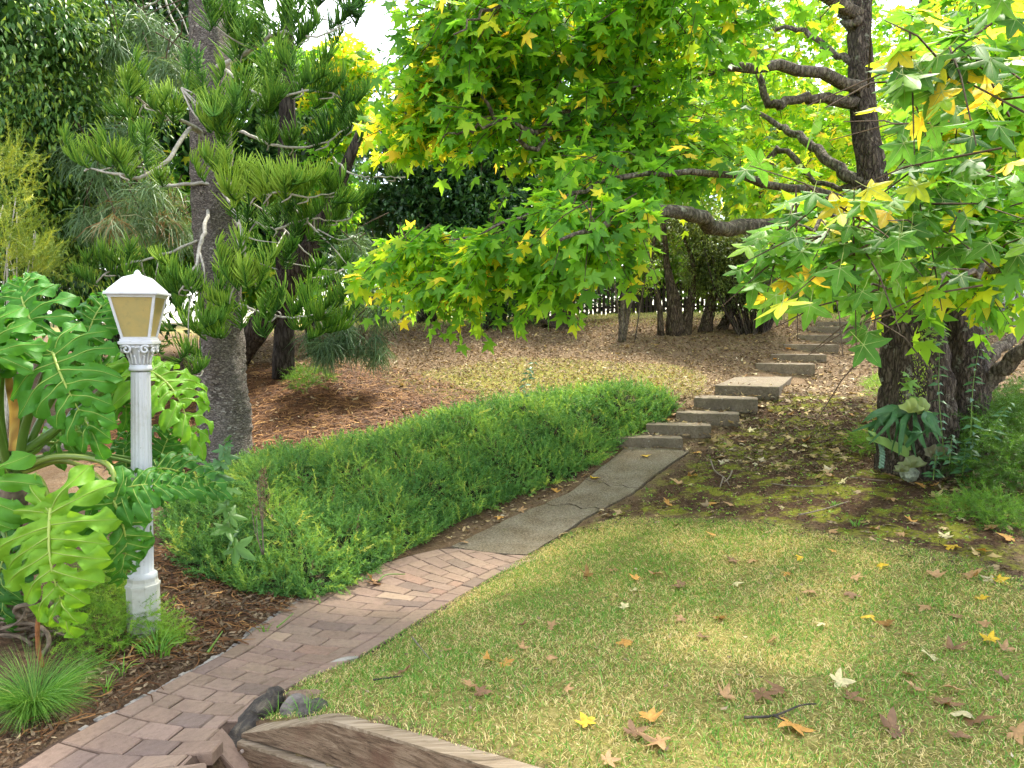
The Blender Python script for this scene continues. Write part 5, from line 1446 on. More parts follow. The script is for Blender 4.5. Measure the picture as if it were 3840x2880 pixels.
# letter box at the right edge, white post on the left of the lawn
lb = P(3815, 1112, 14.0); gz = float(hz(lb[0], lb[1]))
box = thing('letter_box', 'small white gabled letter box on a post at the right edge', 'letter box', (lb[0], lb[1], gz))
mb = MB(); mb.box((lb[0], lb[1], (gz + lb[2]) / 2 - .05), (.06, .06, lb[2] - gz)); mb.build('post', m_trim, box, smooth=False)
w = 24 / FN * 14; hgt = 26 / FN * 14
mb = MB(); mb.box((lb[0], lb[1] + .1, lb[2]), (w * 1.5, .3, hgt)); mb.build('body', m_trim, box, smooth=False)
mb = MB(); V = np.array([[-w, -.2, hgt / 2 - .01], [w, -.2, hgt / 2 - .01], [0, -.2, hgt * 1.25], [-w, .3, hgt / 2 - .01], [w, .3, hgt / 2 - .01], [0, .3, hgt * 1.25]]) + lb
mb.add(V, [np.array([[0, 1, 2], [5, 4, 3]]), np.array([[0, 2, 5, 3], [1, 4, 5, 2], [0, 3, 4, 1]])]); mb.build('roof', m_trim, box, smooth=False)
mb = MB(); mb.box(lb + [0, -.055, 0], (w * 1.1, .03, hgt * .55)); mb.build('opening', m_glass, box, smooth=False)  # dark plate in front stands for the shaded hollow
wp = P(1476, 1180, 17.5); gz = float(hz(wp[0], wp[1]))
mb = MB(); zs = [gz - .02, gz + .03, gz + .05, gz + .55, gz + .58, gz + .62, gz + .64]
a = np.arange(16) / 16 * 2 * math.pi
lathe(mb, [(.07, zs[0]), (.07, zs[1]), (.045, zs[2]), (.04, zs[3]), (.06, zs[4]), (.06, zs[5]), (.002, zs[6])], wp[0], wp[1], 16)
tag(mb.build('garden_post', m_trim), 'slim white post on the sunny lawn beyond the crest', 'post')
# overhead wire across the gap of sky
mb = MB(); mb.tube(spline([P(900, 300, 34), P(1450, 75, 34), P(2100, -220, 34)], 30), .012, 5)
tag(mb.build('overhead_wire', m_fence), 'thin dark wire crossing the gap of sky', 'wire')

# trees and shrubs standing on the crest
SB = 'shrubs on the crest of the hill'
m_shag = bark_mat('shaggy_bark', (.05, .036, .026), (.12, .088, .062), (.24, .19, .14), (30, 30, 5), 1.0, .05)
m_olive = leaf_mat('olive_foliage', [(0, (.03, .045, .015)), (.4, (.07, .10, .028)), (.75, (.14, .19, .04)), (1, (.26, .32, .06))], .5, .25, .3, 1.3, var=0)
def stems(name, label, foot, stem_pts, blobs, n, size, mat, tone, cat='shrub', bark=m_dbark, tpl=FLATN, group=SB, spread=None):
    t = thing(name, label, cat, tuple(foot), group)
    for pts, w in stem_pts:
        q_ = np.array([P(*p) for p in pts]); q_[0, 2] = float(hz(q_[0, 0], q_[0, 1])) - .08
        mb = MB(); cc = spline(q_, 16)
        mb.tube(cc, np.interp(np.linspace(0, 1, 16), np.linspace(0, 1, len(w)), [x / FN * pts[0][2] / 2 for x in w]), 10, rough=.12, lobes=3); mb.build('stem', bark, t)
    if blobs:
        cb = MB(); leaf_crown(cb, blobs, n, size, tpl, tone, droop=.1)
        o = cb.build('crown', mat, t); o['kind'] = 'stuff'
    return t
stems('tea_tree', 'shaggy many-stemmed tree on the crest beside the dark bush', G(2540, 1228), [([(2530, 1240, 14.2), (2525, 1120, 14.2), (2500, 1000, 14.3), (2490, 850, 14.3), (2475, 700, 14.4)], (80, 44, 24, 17, 13)), ([(2560, 1235, 14.2), (2590, 1120, 14.3), (2600, 1000, 14.4), (2560, 880, 14.4)], (60, 28, 18, 12)),
      ([(2640, 1225, 14.3), (2670, 1120, 14.4), (2720, 1000, 14.5), (2740, 900, 14.6)], (56, 32, 20, 12)), ([(2480, 1235, 14.1), (2470, 1130, 14.1), (2440, 1010, 14.2), (2460, 860, 14.3), (2455, 800, 14.3)], (30, 16, 12, 10, 8)), ([(2700, 1225, 14.4), (2760, 1130, 14.5), (2800, 1020, 14.6)], (40, 26, 14))],
      [B(2650, 880, 14.4, 130, 90), B(2720, 960, 14.5, 120, 80), B(2560, 820, 14.6, 120, 70), B(2450, 930, 14.8, 90, 80), B(2680, 1040, 14.4, 130, 70), B(2780, 900, 14.8, 100, 90)], 12000, .06, m_olive, .62, 'tree', m_shag)
stems('dark_bush', 'dark twiggy bush with dense fine leaves at the crest', G(2830, 1212),
      [([(2780 + 5 * k, 1215, 14.0 + .02 * (k % 5)), (2690 + 13 * k, 1110, 13.9 + .08 * (k % 5)), (2640 + 16 * k + 14 * (k % 3), 930 + 30 * (k % 4), 14.0 + .1 * (k % 5))], (9, 7, 4)) for k in range(20)],
      [B(2820, 960, 14.2, 130, 130), B(2900, 1060, 14.0, 90, 100), B(2740, 1090, 14.3, 110, 70), B(2660, 1000, 14.5, 110, 90), B(2840, 1120, 14.1, 90, 50)], 12000, .06, m_olive, .4, 'shrub')
stems('bare_sapling', 'small nearly bare sapling standing alone on the crest', G(2330, 1222), [([(2328, 1224, 13.6), (2335, 1150, 13.6), (2340, 1080, 13.6), (2325, 1000, 13.6)], (24, 19, 15, 8)), ([(2340, 1120, 13.6), (2380, 1090, 13.6), (2440, 1080, 13.5)], (10, 8, 4)), ([(2338, 1090, 13.6), (2300, 1040, 13.6), (2285, 980, 13.6)], (9, 7, 4)), ([(2340, 1070, 13.6), (2370, 1020, 13.6), (2400, 970, 13.6)], (9, 6, 3)),
      ([(2380, 1090, 13.6), (2420, 1040, 13.5), (2450, 1010, 13.5)], (6, 5, 3))], [B(2440, 1060, 13.6, 50, 25), B(2400, 980, 13.6, 60, 40), B(2290, 1000, 13.6, 40, 40)], 700, .05, m_lime, .6, 'tree', m_limb)
stems('garden_tree', 'gnarled flared trunk on the crest under the drooping leaves', G(2120, 1205), [([(2090, 1222, 15.0), (2115, 1190, 15.0), (2130, 1120, 15.0), (2150, 1020, 15.1), (2180, 850, 15.2)], (150, 80, 62, 56, 40)), ([(2070, 1225, 14.9), (2110, 1190, 15), (2125, 1160, 15)], (30, 30, 24))], [B(2150, 1080, 14.9, 70, 50), B(2200, 800, 15.2, 160, 120)], 2600, .09, m_ever, .4, 'tree', m_shag)
stems('garden_tree', 'dark twin trunk on the crest behind the hanging star leaves', G(1850, 1218), [([(1840, 1226, 15.2), (1850, 1190, 15.2), (1870, 1120, 15.2), (1880, 1000, 15.3)], (90, 58, 46, 40)), ([(1880, 1225, 15.2), (1885, 1150, 15.2), (1920, 1060, 15.3)], (40, 30, 20))], [B(1850, 1160, 15.1, 60, 40), B(1900, 1060, 15.2, 150, 60), B(1960, 1130, 15.6, 60, 70)], 3600, .09, m_ever, .38, 'tree', m_dbark)
# ================================================================== PHILODENDRON
m_phil, nt, out = newmat('philodendron_leaf')
oi = nt.nodes.new('ShaderNodeObjectInfo')
pos = wpos(nt)
nz = noise(nt, 9, 3, .55, pos); nf = noise(nt, 55, 3, .6, pos)
col = mixc(nt, 1.0, oi.outputs['Color'], ramp(nt, attr(nt, 'tone'), [(0, (.62, .72, .6)), (.5, (1, 1, 1)), (1, (1.5, 1.25, 1.1))]), 'MULTIPLY')
col = mixc(nt, 1.0, col, ramp(nt, nz, [(.3, (.8, .85, .8)), (.7, (1.15, 1.1, 1.1))]), 'MULTIPLY')
p = nd(nt, 'BsdfPrincipled', Roughness=.48); p.inputs['Specular IOR Level'].default_value = .22
nt.links.new(col, p.inputs['Base Color']); nt.links.new(bump(nt, nf, .12, .01), p.inputs['Normal'])
t = nt.nodes.new('ShaderNodeBsdfTranslucent'); nt.links.new(mixc(nt, 1.0, col, (1.6, 1.4, .7), 'MULTIPLY'), t.inputs['Color'])
mx = nt.nodes.new('ShaderNodeMixShader'); mx.inputs[0].default_value = .38
nt.links.new(p.outputs[0], mx.inputs[1]); nt.links.new(t.outputs[0], mx.inputs[2]); nt.links.new(mx.outputs[0], out.inputs['Surface'])
m_rib = leaf_mat('pale_rib', [(0, (.20, .36, .06)), (.5, (.40, .50, .10)), (1, (.55, .55, .12))], .4, .4, .25, 1.1, var=.1)
m_petiole = leaf_mat('green_stalk', [(0, (.06, .13, .025)), (.5, (.14, .24, .04)), (1, (.34, .38, .06))], .35, .45, .1, 1.1, var=.25, nscale=12)

def phil_leaf(seed):
    """deeply cut leaf: midrib along +Y from the stalk (origin); returns blade and rib meshes"""
    r = np.random.default_rng(seed)
    blade = MB(); rib = MB()
    nl_ = 8
    bend = r.uniform(.15, .4)
    def mid(t):                                            # midrib curve, t 0..1
        return np.array([r_off * math.sin(t * 3), t, .10 * math.sin(t * math.pi) - bend * t * t])
    r_off = r.uniform(-.03, .03)
    def lobe(p0, d, L, w, ph):
        nn = np.array([d[1], -d[0], 0]); nu, nv = 13, 6
        g = np.zeros((nu + 1, nv + 1, 3)); tn = np.zeros((nu + 1, nv + 1))
        side = r.uniform(-.12, .12)
        for i in range(nu + 1):
            t = i / nu
            # width: joined at the midrib, narrow neck, broad toothed end, blunt tip
            prof = np.interp(t, [0, .18, .34, .55, .74, .88, .96, 1], [1.25, 1.0, .66, .84, 1.14, .98, .62, .05])
            tooth = .34 * math.sin(t * 13 + ph) * (t > .38) * (t < .96)
            cen = p0 + d * L * t + nn * side * L * t * t
            cen = cen + np.array([0, 0, .05 * math.sin(t * math.pi) - .20 * L * t * t * 1.5])
            for j in range(nv + 1):
                s = j / nv * 2 - 1
                ww = w * (prof + tooth * (1 if s > 0 else -math.cos(ph)) * abs(s))
                z = -.03 * abs(s) ** 1.5 + .06 * math.sin(t * 12 + ph + (2.2 if s > 0 else 0)) * s * s * (t > .12) + .018 * math.sin(5 * s + t * 9 + ph)
                g[i, j] = cen + nn * s * ww + np.array([0, 0, z])
                tn[i, j] = .42 + .4 * math.exp(-(s * 5) ** 2) * (1 - .5 * t) + .18 * (1 - t)
        id_ = np.arange((nu + 1) * (nv + 1)).reshape(nu + 1, nv + 1)
        blade.add(g.reshape(-1, 3), np.stack([id_[:-1, :-1], id_[1:, :-1], id_[1:, 1:], id_[:-1, 1:]], -1).reshape(-1, 4), tn.ravel())
        rib.tube(g[:, nv // 2] + [0, 0, .004], np.linspace(.007, .0014, nu + 1), 5, .3, cap=False)
    for k in range(nl_):
        t = [.0, .03, .14, .27, .41, .56, .71, .85][k]
        ang = [142, 108, 84, 72, 63, 54, 44, 31][k]
        L = [.50, .56, .56, .54, .48, .42, .35, .26][k] * r.uniform(.9, 1.1); w = [.088, .094, .096, .096, .094, .088, .078, .064][k]
        for s in (-1, 1):
            a = R_(ang + r.uniform(-5, 5)) * s
            lobe(mid(t) + [0, .01 * r.normal(), 0], np.array([math.sin(a), math.cos(a), 0]), L * r.uniform(.93, 1.07), w, r.uniform(0, 6))
    lobe(mid(.93), np.array([0, 1, -.25]), .27, .07, 1.0)
    rib.tube(np.array([mid(t) + [0, 0, .008] for t in np.linspace(-.02, 1.0, 16)]), np.linspace(.017, .004, 16), 7, .5, cap=False)
    return blade.build('leaf', m_phil, mesh_only=True), rib.build('midrib', m_rib, mesh_only=True)
PHL = [phil_leaf(100 + k) for k in range(5)]
ph0 = P(40, 1980, 4.55)
pbase = np.array([P(20, 2330, 4.5)[0], 4.5, 0]); pbase[2] = float(hz(pbase[0], pbase[1]))
phil = thing('philodendron', 'large philodendron with deeply cut glossy leaves beside the lamp post', 'plant', tuple(pbase))
LEAVES = [  # stalk end (u,v,d), tip direction (u,v,d) point, length m, normal, mesh, colour
    ((200, 1325, 4.2), (300, 1560, 4.05), 0.51, (.0, -.75, .65), 0, (.075, .25, .028)),
    ((120, 1210, 4.35), (60, 1040, 4.5), 0.43, (-.1, -.7, .7), 1, (.075, .26, .03)),
    ((330, 1260, 4.6), (420, 1080, 4.75), 0.36, (.1, -.6, .8), 2, (.07, .24, .025)),
    ((20, 1270, 4.2), (-150, 1420, 4.1), 0.45, (-.3, -.7, .6), 3, (.09, .29, .03)),
    ((370, 1390, 4.7), (480, 1520, 4.75), 0.38, (.2, -.6, .7), 4, (.07, .22, .025)),
    ((565, 1395, 4.75), (735, 1560, 4.6), 0.51, (.55, -.45, .55), 1, (.17, .38, .03)),
    ((190, 1915, 3.85), (215, 2270, 3.7), 0.54, (.05, -.86, .5), 2, (.19, .39, .03)),
    ((425, 1880, 4.1), (500, 2210, 4.2), 0.46, (.75, -.55, .2), 3, (.075, .24, .03)),
    ((430, 1850, 4.2), (640, 1800, 4.25), 0.38, (.1, -.55, .85), 0, (.07, .23, .03)),
    ((590, 1760, 4.75), (800, 1790, 4.6), 0.41, (.2, -.62, .72), 4, (.065, .22, .035)),
    ((590, 1750, 4.9), (650, 1590, 5.0), 0.33, (.3, -.7, .5), 2, (.07, .23, .03)),
    ((480, 1760, 4.9), (460, 1620, 5.0), 0.33, (-.3, -.7, .5), 1, (.065, .22, .03)),
    ((210, 1660, 4.7), (330, 1600, 4.8), 0.31, (.0, -.8, .5), 3, (.10, .26, .03)),
    ((-60, 1800, 3.9), (-160, 2050, 3.8), 0.49, (-.1, -.8, .5), 4, (.11, .3, .03)),
    ((-30, 1330, 4.0), (-120, 1150, 4.1), 0.41, (-.2, -.7, .6), 0, (.09, .28, .03)),
    ((40, 2050, 4.3), (-40, 2300, 4.2), 0.41, (-.3, -.8, .3), 1, (.05, .17, .03)),
]
for (su, tu, L, nr, k, colr) in LEAVES:
    A = P(*su); T = P(*tu)
    Rm = frames(unit(T - A)[None], np.asarray(nr, float)[None])[0]
    M = mtx(Rm, A, L)
    lf = put('leaf', PHL[k][0], phil, M, colr)
    rb_ = bpy.data.objects.new('midrib', PHL[k][1]); COL.objects.link(rb_); rb_.parent = lf
crown = P(60, 1780, 4.5)
def stalk(pts, w0, w1, tone, name='stalk'):
    cc = spline(np.array([P(*p) for p in pts]), 16)
    mb = MB(); mb.tube(cc, np.linspace(w0, w1, 16) / FN * 4.4 / 2, 8, tone); return mb.build(name, m_petiole, phil)
for i, (pts, w0, w1, tn) in enumerate([
    ([(60, 1780, 4.5), (95, 1600, 4.45), (150, 1450, 4.35), (195, 1330, 4.22)], 40, 22, .35), ([(50, 1780, 4.5), (70, 1560, 4.5), (100, 1350, 4.4), (120, 1215, 4.36)], 38, 20, .3),
    ([(70, 1790, 4.5), (140, 1600, 4.55), (240, 1420, 4.6), (330, 1265, 4.6)], 34, 18, .35), ([(30, 1780, 4.5), (0, 1560, 4.4), (5, 1400, 4.3), (20, 1275, 4.2)], 36, 20, .4),
    ([(80, 1700, 4.5), (250, 1580, 4.55), (420, 1440, 4.65), (560, 1398, 4.75)], 34, 20, .45), ([(80, 1720, 4.5), (230, 1600, 4.6), (370, 1392, 4.7)], 26, 16, .35),
    ([(40, 1830, 4.4), (130, 1790, 4.1), (175, 1860, 3.92), (190, 1912, 3.86)], 34, 20, .85), ([(80, 1760, 4.5), (200, 1715, 4.4), (340, 1720, 4.25), (420, 1760, 4.15), (428, 1875, 4.1)], 26, 16, .7),
    ([(90, 1770, 4.5), (220, 1730, 4.5), (330, 1760, 4.4), (430, 1848, 4.2)], 22, 14, .9), ([(90, 1730, 4.6), (260, 1700, 4.7), (430, 1720, 4.8), (588, 1758, 4.76)], 24, 14, .5),
    ([(100, 1720, 4.6), (300, 1700, 4.8), (500, 1720, 4.9), (590, 1752, 4.9)], 18, 12, .5), ([(80, 1730, 4.6), (140, 1690, 4.6), (170, 1660, 4.65), (210, 1662, 4.7)], 20, 12, .7),
    ([(30, 1800, 4.4), (-30, 1720, 4.1), (-60, 1800, 3.92)], 30, 18, .6), ([(20, 1850, 4.5), (10, 1980, 4.35), (40, 2048, 4.3)], 24, 14, .4), ([(40, 1780, 4.5), (-20, 1550, 4.2), (-30, 1332, 4.0)], 30, 18, .4)]):
    stalk(pts, w0, w1, tn)
m_dead = leaf_mat('dead_leaf', [(0, (.20, .10, .03)), (.5, (.38, .24, .06)), (1, (.5, .36, .1))], .6, .2, .3, 1.1, var=.3)
mb = MB(); cc = spline([P(45, 1690, 4.2), P(55, 1560, 4.2), P(38, 1450, 4.2), P(20, 1345, 4.2)], 14)
wd = np.interp(np.linspace(0, 1, 14), [0, .3, .7, 1], [.02, .03, .026, .003])
V = np.concatenate([cc - [1, 0, 0] * wd[:, None], cc + [0, -.012, 0], cc + [1, 0, 0] * wd[:, None]]); i = np.arange(13)
mb.add(V, np.concatenate([np.stack([i, 14 + i, 15 + i, i + 1], 1), np.stack([14 + i, 28 + i, 29 + i, 15 + i], 1)]), rng.random(42))
tag(mb.build('sheath', m_dead, phil), 'withered yellow-brown leaf sheath')
# thick trunk and coiled aerial roots at the foot
m_root = plain_mat('woody_root', (.16, .12, .085), .85, .2, .45, 22, .6, .01)
mb = MB(); mb.tube(spline([P(0, 2420, 4.5), P(20, 2250, 4.5), P(10, 2060, 4.5), P(45, 1900, 4.5), P(60, 1770, 4.5)], 24), np.interp(np.linspace(0, 1, 24), [0, .3, .8, 1], [.11, .09, .08, .05]), 14, rough=.09, lobes=4)
mb.build('trunk', m_root, phil)
for k in range(26):
    c0 = P(rng.uniform(-30, 190), rng.uniform(2260, 2440), rng.uniform(4.15, 4.5)); R0 = rng.uniform(.05, .16)
    th = rng.uniform(0, 6.28); sweep = rng.uniform(1.6, 5.2); tilt = rng.normal(0, .35)
    a = np.linspace(th, th + sweep, 18)
    pts = np.stack([c0[0] + np.cos(a) * R0 * 1.25, c0[1] + np.sin(a) * tilt * R0 + rng.normal(0, .02), c0[2] + np.sin(a) * R0 * .7], 1)
    pts[:, 2] = np.maximum(pts[:, 2], hz(pts[:, 0], pts[:, 1]) + .005)
    mb = MB(); mb.tube(pts, rng.uniform(.006, .016) * np.linspace(1, .6, 18), 7, rough=.08); mb.build('aerial_root', m_root, phil)
m_rust = plain_mat('orange_root', (.30, .12, .045), .7, .3, .3, 30, .4, .006)
mb = MB(); mb.tube(spline([P(148, 2290, 3.95), P(140, 2360, 3.97), P(145, 2440, 4.0), P(160, 2500, 4.02)], 12), [.012] * 12, 8, rough=.06)
tag(mb.build('aerial_root', m_rust, phil), 'orange-brown straight hanging root')

# ================================================================== FEATHERY PLANTS
def sprig(n=22, L=1.0, nl=.16, w=.03, seed=0, curve=.25, ang=.9, flat=1.0):
    """a stem along +Y with small needles all round it (template)"""
    r = np.random.default_rng(seed)
    V = []; F = []
    t = np.linspace(.05, 1, n)
    for k in range(n):
        a = r.uniform(0, 2 * math.pi)
        rad = np.array([math.cos(a), 0, math.sin(a) * flat]); d = unit(rad * math.sin(ang) + np.array([0, 1, 0]) * math.cos(ang))
        b = np.array([0, t[k] * L, curve * t[k] ** 2 * L])
        l = nl * (1.1 - .5 * t[k]) * r.uniform(.7, 1.2); s = unit(np.cross(d, r.normal(size=3))) * w / 2
        i = len(V); V += [b - s, b + s, b + d * l]; F.append([i, i + 1, i + 2])
    i = len(V); V += [[-.008, 0, 0], [.008, 0, 0], [.004, L, curve * L], [-.004, L, curve * L]]
    return np.array(V, float), [np.array(F), np.array([[i, i + 1, i + 2, i + 3]])]
JS = [sprig(24, 1, .24, .06, k, c_, .85) for k, c_ in enumerate((.1, .25, .4, -.15))]
AS = [sprig(40, 1, .2, .024, 20 + k, c_, 1.15, .6) for k, c_ in enumerate((-.1, -.3, -.5, .1))]
def field(mb, tpls, pos, tip, nrm, scl, tone):
    pick = rng.integers(0, len(tpls), len(pos)); Rm = frames(tip, nrm)
    for k, t in enumerate(tpls):
        m = pick == k
        scatter(mb, t, Rm[m], pos[m], scl[m], tone[m])
def in_poly(poly, n, pad=0.0):
    lo, hi = poly.min(0) - pad, poly.max(0) + pad
    out_ = []; c_ = 0
    while c_ < n:
        q = rng.uniform(lo, hi, (n * 2, 2)); q = q[poly_sd(q[:, 0], q[:, 1], poly) > -pad]
        out_.append(q); c_ += len(q)
    return np.concatenate(out_)[:n]
# ---- juniper ground cover
m_jun = leaf_mat('juniper_needles', [(0, (.035, .09, .025)), (.35, (.085, .215, .055)), (.65, (.165, .33, .075)), (.85, (.32, .47, .08)), (1, (.50, .52, .12))], .55, .2, .35, 1.4, var=0)
def juni_h(x, y):
    sd = poly_sd(x, y, JUNI) + .09 * np.sin(x * 6.3 + 2 * np.sin(y * 3.1)) * np.sin(y * 5.7 + 1.3) + .05 * np.sin(x * 15 + y * 11)
    h = .215 * np.clip((sd + .03) / .55, 0, 1) ** .62
    return h * (1 + .3 * np.sin(x * 4.1 + 1 + .8 * np.sin(y * 2.1)) * np.sin(y * 3.3 + .7 * np.sin(x * 2.7)) + .2 * np.sin(x * 9.3 + y * 7.1 + np.sin(x * 3)) + .14 * np.sin(x * 17 - y * 13 + 2 * np.sin(y * 5)))
jb = MB()
NJ = 15000
q = in_poly(JUNI, NJ, .11)
h = juni_h(q[:, 0], q[:, 1])
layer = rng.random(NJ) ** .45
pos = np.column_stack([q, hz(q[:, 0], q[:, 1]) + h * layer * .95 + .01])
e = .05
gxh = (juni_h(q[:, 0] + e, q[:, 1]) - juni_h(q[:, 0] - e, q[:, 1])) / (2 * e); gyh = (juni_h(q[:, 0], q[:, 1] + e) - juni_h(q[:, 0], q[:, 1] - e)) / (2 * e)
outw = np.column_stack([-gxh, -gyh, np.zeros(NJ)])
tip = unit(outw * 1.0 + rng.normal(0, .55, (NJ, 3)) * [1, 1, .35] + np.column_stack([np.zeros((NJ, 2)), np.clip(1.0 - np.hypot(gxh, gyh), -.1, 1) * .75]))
lump = np.sin(q[:, 0] * 5.3) * np.sin(q[:, 1] * 4.1) * .16 + np.sin(q[:, 0] * 13 + 2) * np.sin(q[:, 1] * 11) * .12  # tone varied in patches, shade of hollows painted in
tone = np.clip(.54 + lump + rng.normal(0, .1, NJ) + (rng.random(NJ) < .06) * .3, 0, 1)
field(jb, JS, pos, tip, np.tile([0, 0, 1.0], (NJ, 1)) + rng.normal(0, .3, (NJ, 3)), rng.uniform(.09, .21, NJ), np.clip(tone - .25 * (1 - layer) + .25 * (layer - .7), 0, 1))  # inner sprigs darker, upper ones lighter: shade put into the tone
# grass strands growing through it
ng = 4200; qg = in_poly(JUNI, ng, .02); hg = juni_h(qg[:, 0], qg[:, 1])
def strands(mb, base, L, w, lean, tone, nseg=3, up=1.0):
    n = len(base)
    d = unit(lean); s = unit(np.cross(d, rng.normal(size=(n, 3)))) * np.asarray(w).reshape(-1, 1) / 2
    rows = []
    for k in range(nseg + 1):
        t = k / nseg
        c_ = base + np.array([0, 0, up]) * L[:, None] * (t - .35 * t * t) + d * L[:, None] * .75 * t * t
        rows.append(c_ - s * (1 - t * .9)); rows.append(c_ + s * (1 - t * .9))
    V = np.stack(rows, 1).reshape(-1, 3); m = 2 * (nseg + 1); b = (np.arange(n) * m)[:, None]
    F = np.concatenate([np.concatenate([b + 2 * k, b + 2 * k + 1, b + 2 * k + 3, b + 2 * k + 2], 1) for k in range(nseg)])
    mb.add(V, F, np.repeat(tone, m))
strands(jb, np.column_stack([qg, hz(qg[:, 0], qg[:, 1]) + hg * .6]), rng.uniform(.12, .3, ng), np.full(ng, .004), rng.normal(size=(ng, 3)) * [1, 1, .1], np.clip(rng.normal(.86, .12, ng), 0, 1))
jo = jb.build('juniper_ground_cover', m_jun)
dj = MB(); nd_ = 420; qd = in_poly(JUNI, nd_, .05); hd_ = juni_h(qd[:, 0], qd[:, 1])
field(dj, JS, np.column_stack([qd, hz(qd[:, 0], qd[:, 1]) + hd_ * rng.uniform(.5, 1.0, nd_)]), unit(rng.normal(size=(nd_, 3)) * [1, 1, .5]), np.tile([0, 0, 1.0], (nd_, 1)), rng.uniform(.07, .17, nd_), rng.uniform(.1, .6, nd_))
DEADSPRIG = dj
tag(jo, 'spreading mat of feathery juniper ground cover beside the path', kind='stuff')
# dark sheet added under it, stands in for shade in the gaps
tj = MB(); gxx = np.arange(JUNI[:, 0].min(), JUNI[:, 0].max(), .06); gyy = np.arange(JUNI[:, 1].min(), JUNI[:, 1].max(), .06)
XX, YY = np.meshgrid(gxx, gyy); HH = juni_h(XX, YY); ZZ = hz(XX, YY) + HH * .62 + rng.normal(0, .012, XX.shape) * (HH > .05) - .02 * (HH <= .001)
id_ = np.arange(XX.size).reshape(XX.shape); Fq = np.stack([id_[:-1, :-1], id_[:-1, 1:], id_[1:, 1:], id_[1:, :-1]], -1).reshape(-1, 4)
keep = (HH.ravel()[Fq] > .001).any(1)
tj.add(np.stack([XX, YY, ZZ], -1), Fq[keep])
m_underlayer = plain_mat('juniper_underlayer', (.03, .034, .016), .95, .1, .6, 40, 1.0, .03)
tag(tj.build('juniper_underlayer', m_underlayer), 'dark filler sheet beneath the juniper mat', kind='stuff')

# ---- asparagus ferns
m_asp = leaf_mat('asparagus_fern', [(0, (.05, .12, .02)), (.4, (.13, .28, .03)), (.75, (.25, .43, .045)), (1, (.4, .52, .07))], .5, .25, .3, 1.2, var=.2, nscale=8)
def fern(label, poly_px, n, hgt, size, tone, group='feathery asparagus ferns'):
    poly = gpoly(poly_px); q = in_poly(poly, n)
    ctr = poly.mean(0); b = np.array([*ctr, float(hz(*ctr))])
    t = thing('asparagus_fern', label, 'fern', tuple(b), group)
    sd = np.clip(poly_sd(q[:, 0], q[:, 1], poly) / .15, 0, 1)
    lay = rng.random(n) ** .6
    pos = np.column_stack([q, hz(q[:, 0], q[:, 1]) + hgt * lay * (.25 + .75 * sd)])
    tip = unit(np.column_stack([(q - ctr) * .8, np.zeros(n)]) + rng.normal(0, .55, (n, 3)) * [1, 1, .5] + [0, -.1, .25])
    mb = MB(); field(mb, AS, pos, tip, np.tile([0, 0, 1.0], (n, 1)) + rng.normal(0, .3, (n, 3)), rng.uniform(.7, 1.3, n) * size, np.clip(rng.normal(tone, .14, n) + .15 * (lay - .5), 0, 1))
    o = mb.build('fronds', m_asp, t); o['kind'] = 'stuff'
fern('bright asparagus fern spreading at the foot of the lamp post', [(330, 2150), (440, 2060), (500, 2300), (640, 2350), (640, 2420), (460, 2450), (330, 2480), (230, 2440), (230, 2280)], 900, .2, .14, .58)
fern('small asparagus fern sprig beside the juniper end', [(620, 2380), (700, 2380), (690, 2430), (600, 2440)], 90, .1, .1, .7)
fern('large dark asparagus fern under the big tree at the right edge', [(3560, 1800), (3620, 1640), (3760, 1560), (4000, 1550), (4050, 1900), (3840, 1900), (3680, 1860)], 2300, .5, .2, .12)  # low tone puts the shade of the tree into the fronds
fern('asparagus fern trailing onto the soil near the right edge', [(3480, 1920), (3620, 1880), (3800, 1900), (3900, 1960), (3840, 2010), (3650, 1980)], 500, .14, .13, .25)
fern('asparagus fern tuft beside the foot of the big trunk', [(3180, 1640), (3300, 1620), (3320, 1700), (3200, 1720)], 220, .16, .12, .5)
fern('asparagus fern tuft above the steps beside the big trunk', [(3240, 1440), (3330, 1430), (3330, 1500), (3250, 1500)], 160, .18, .14, .62)
fern('dim fern under the weeping pine in the shade', [(1060, 1440), (1200, 1400), (1260, 1440), (1120, 1480)], 240, .2, .16, .35)

# ---- grass tuft in the corner and small weeds
m_grass = leaf_mat('grass_blades', [(0, (.03, .09, .022)), (.3, (.09, .25, .03)), (.55, (.18, .36, .045)), (.72, (.34, .42, .09)), (.82, (.68, .56, .22)), (1, (.88, .70, .36))], .5, .3, .25, 1.1, var=.15, nscale=3)
gb = G(130, 2680)
tuft = thing('grass_tuft', 'big tuft of long fine grass in the bottom corner', 'grass clump', tuple(gb))
n = 1500; a = rng.uniform(0, 6.283, n); rr_ = rng.random(n) ** .7
base = np.column_stack([gb[0] + np.cos(a) * rr_ * .07, gb[1] + np.sin(a) * rr_ * .07, np.full(n, gb[2] - .01)])
mb = MB(); strands(mb, base, rng.uniform(.26, .46, n), rng.uniform(.003, .0055, n), np.column_stack([np.cos(a + rng.normal(0, .5, n)), np.sin(a + rng.normal(0, .5, n)), rng.uniform(-.7, .2, n)]) * (.3 + rr_[:, None]), np.clip(rng.normal(.42, .12, n), 0, 1), 4, .85)
o = mb.build('blades', m_grass, tuft); o['kind'] = 'stuff'
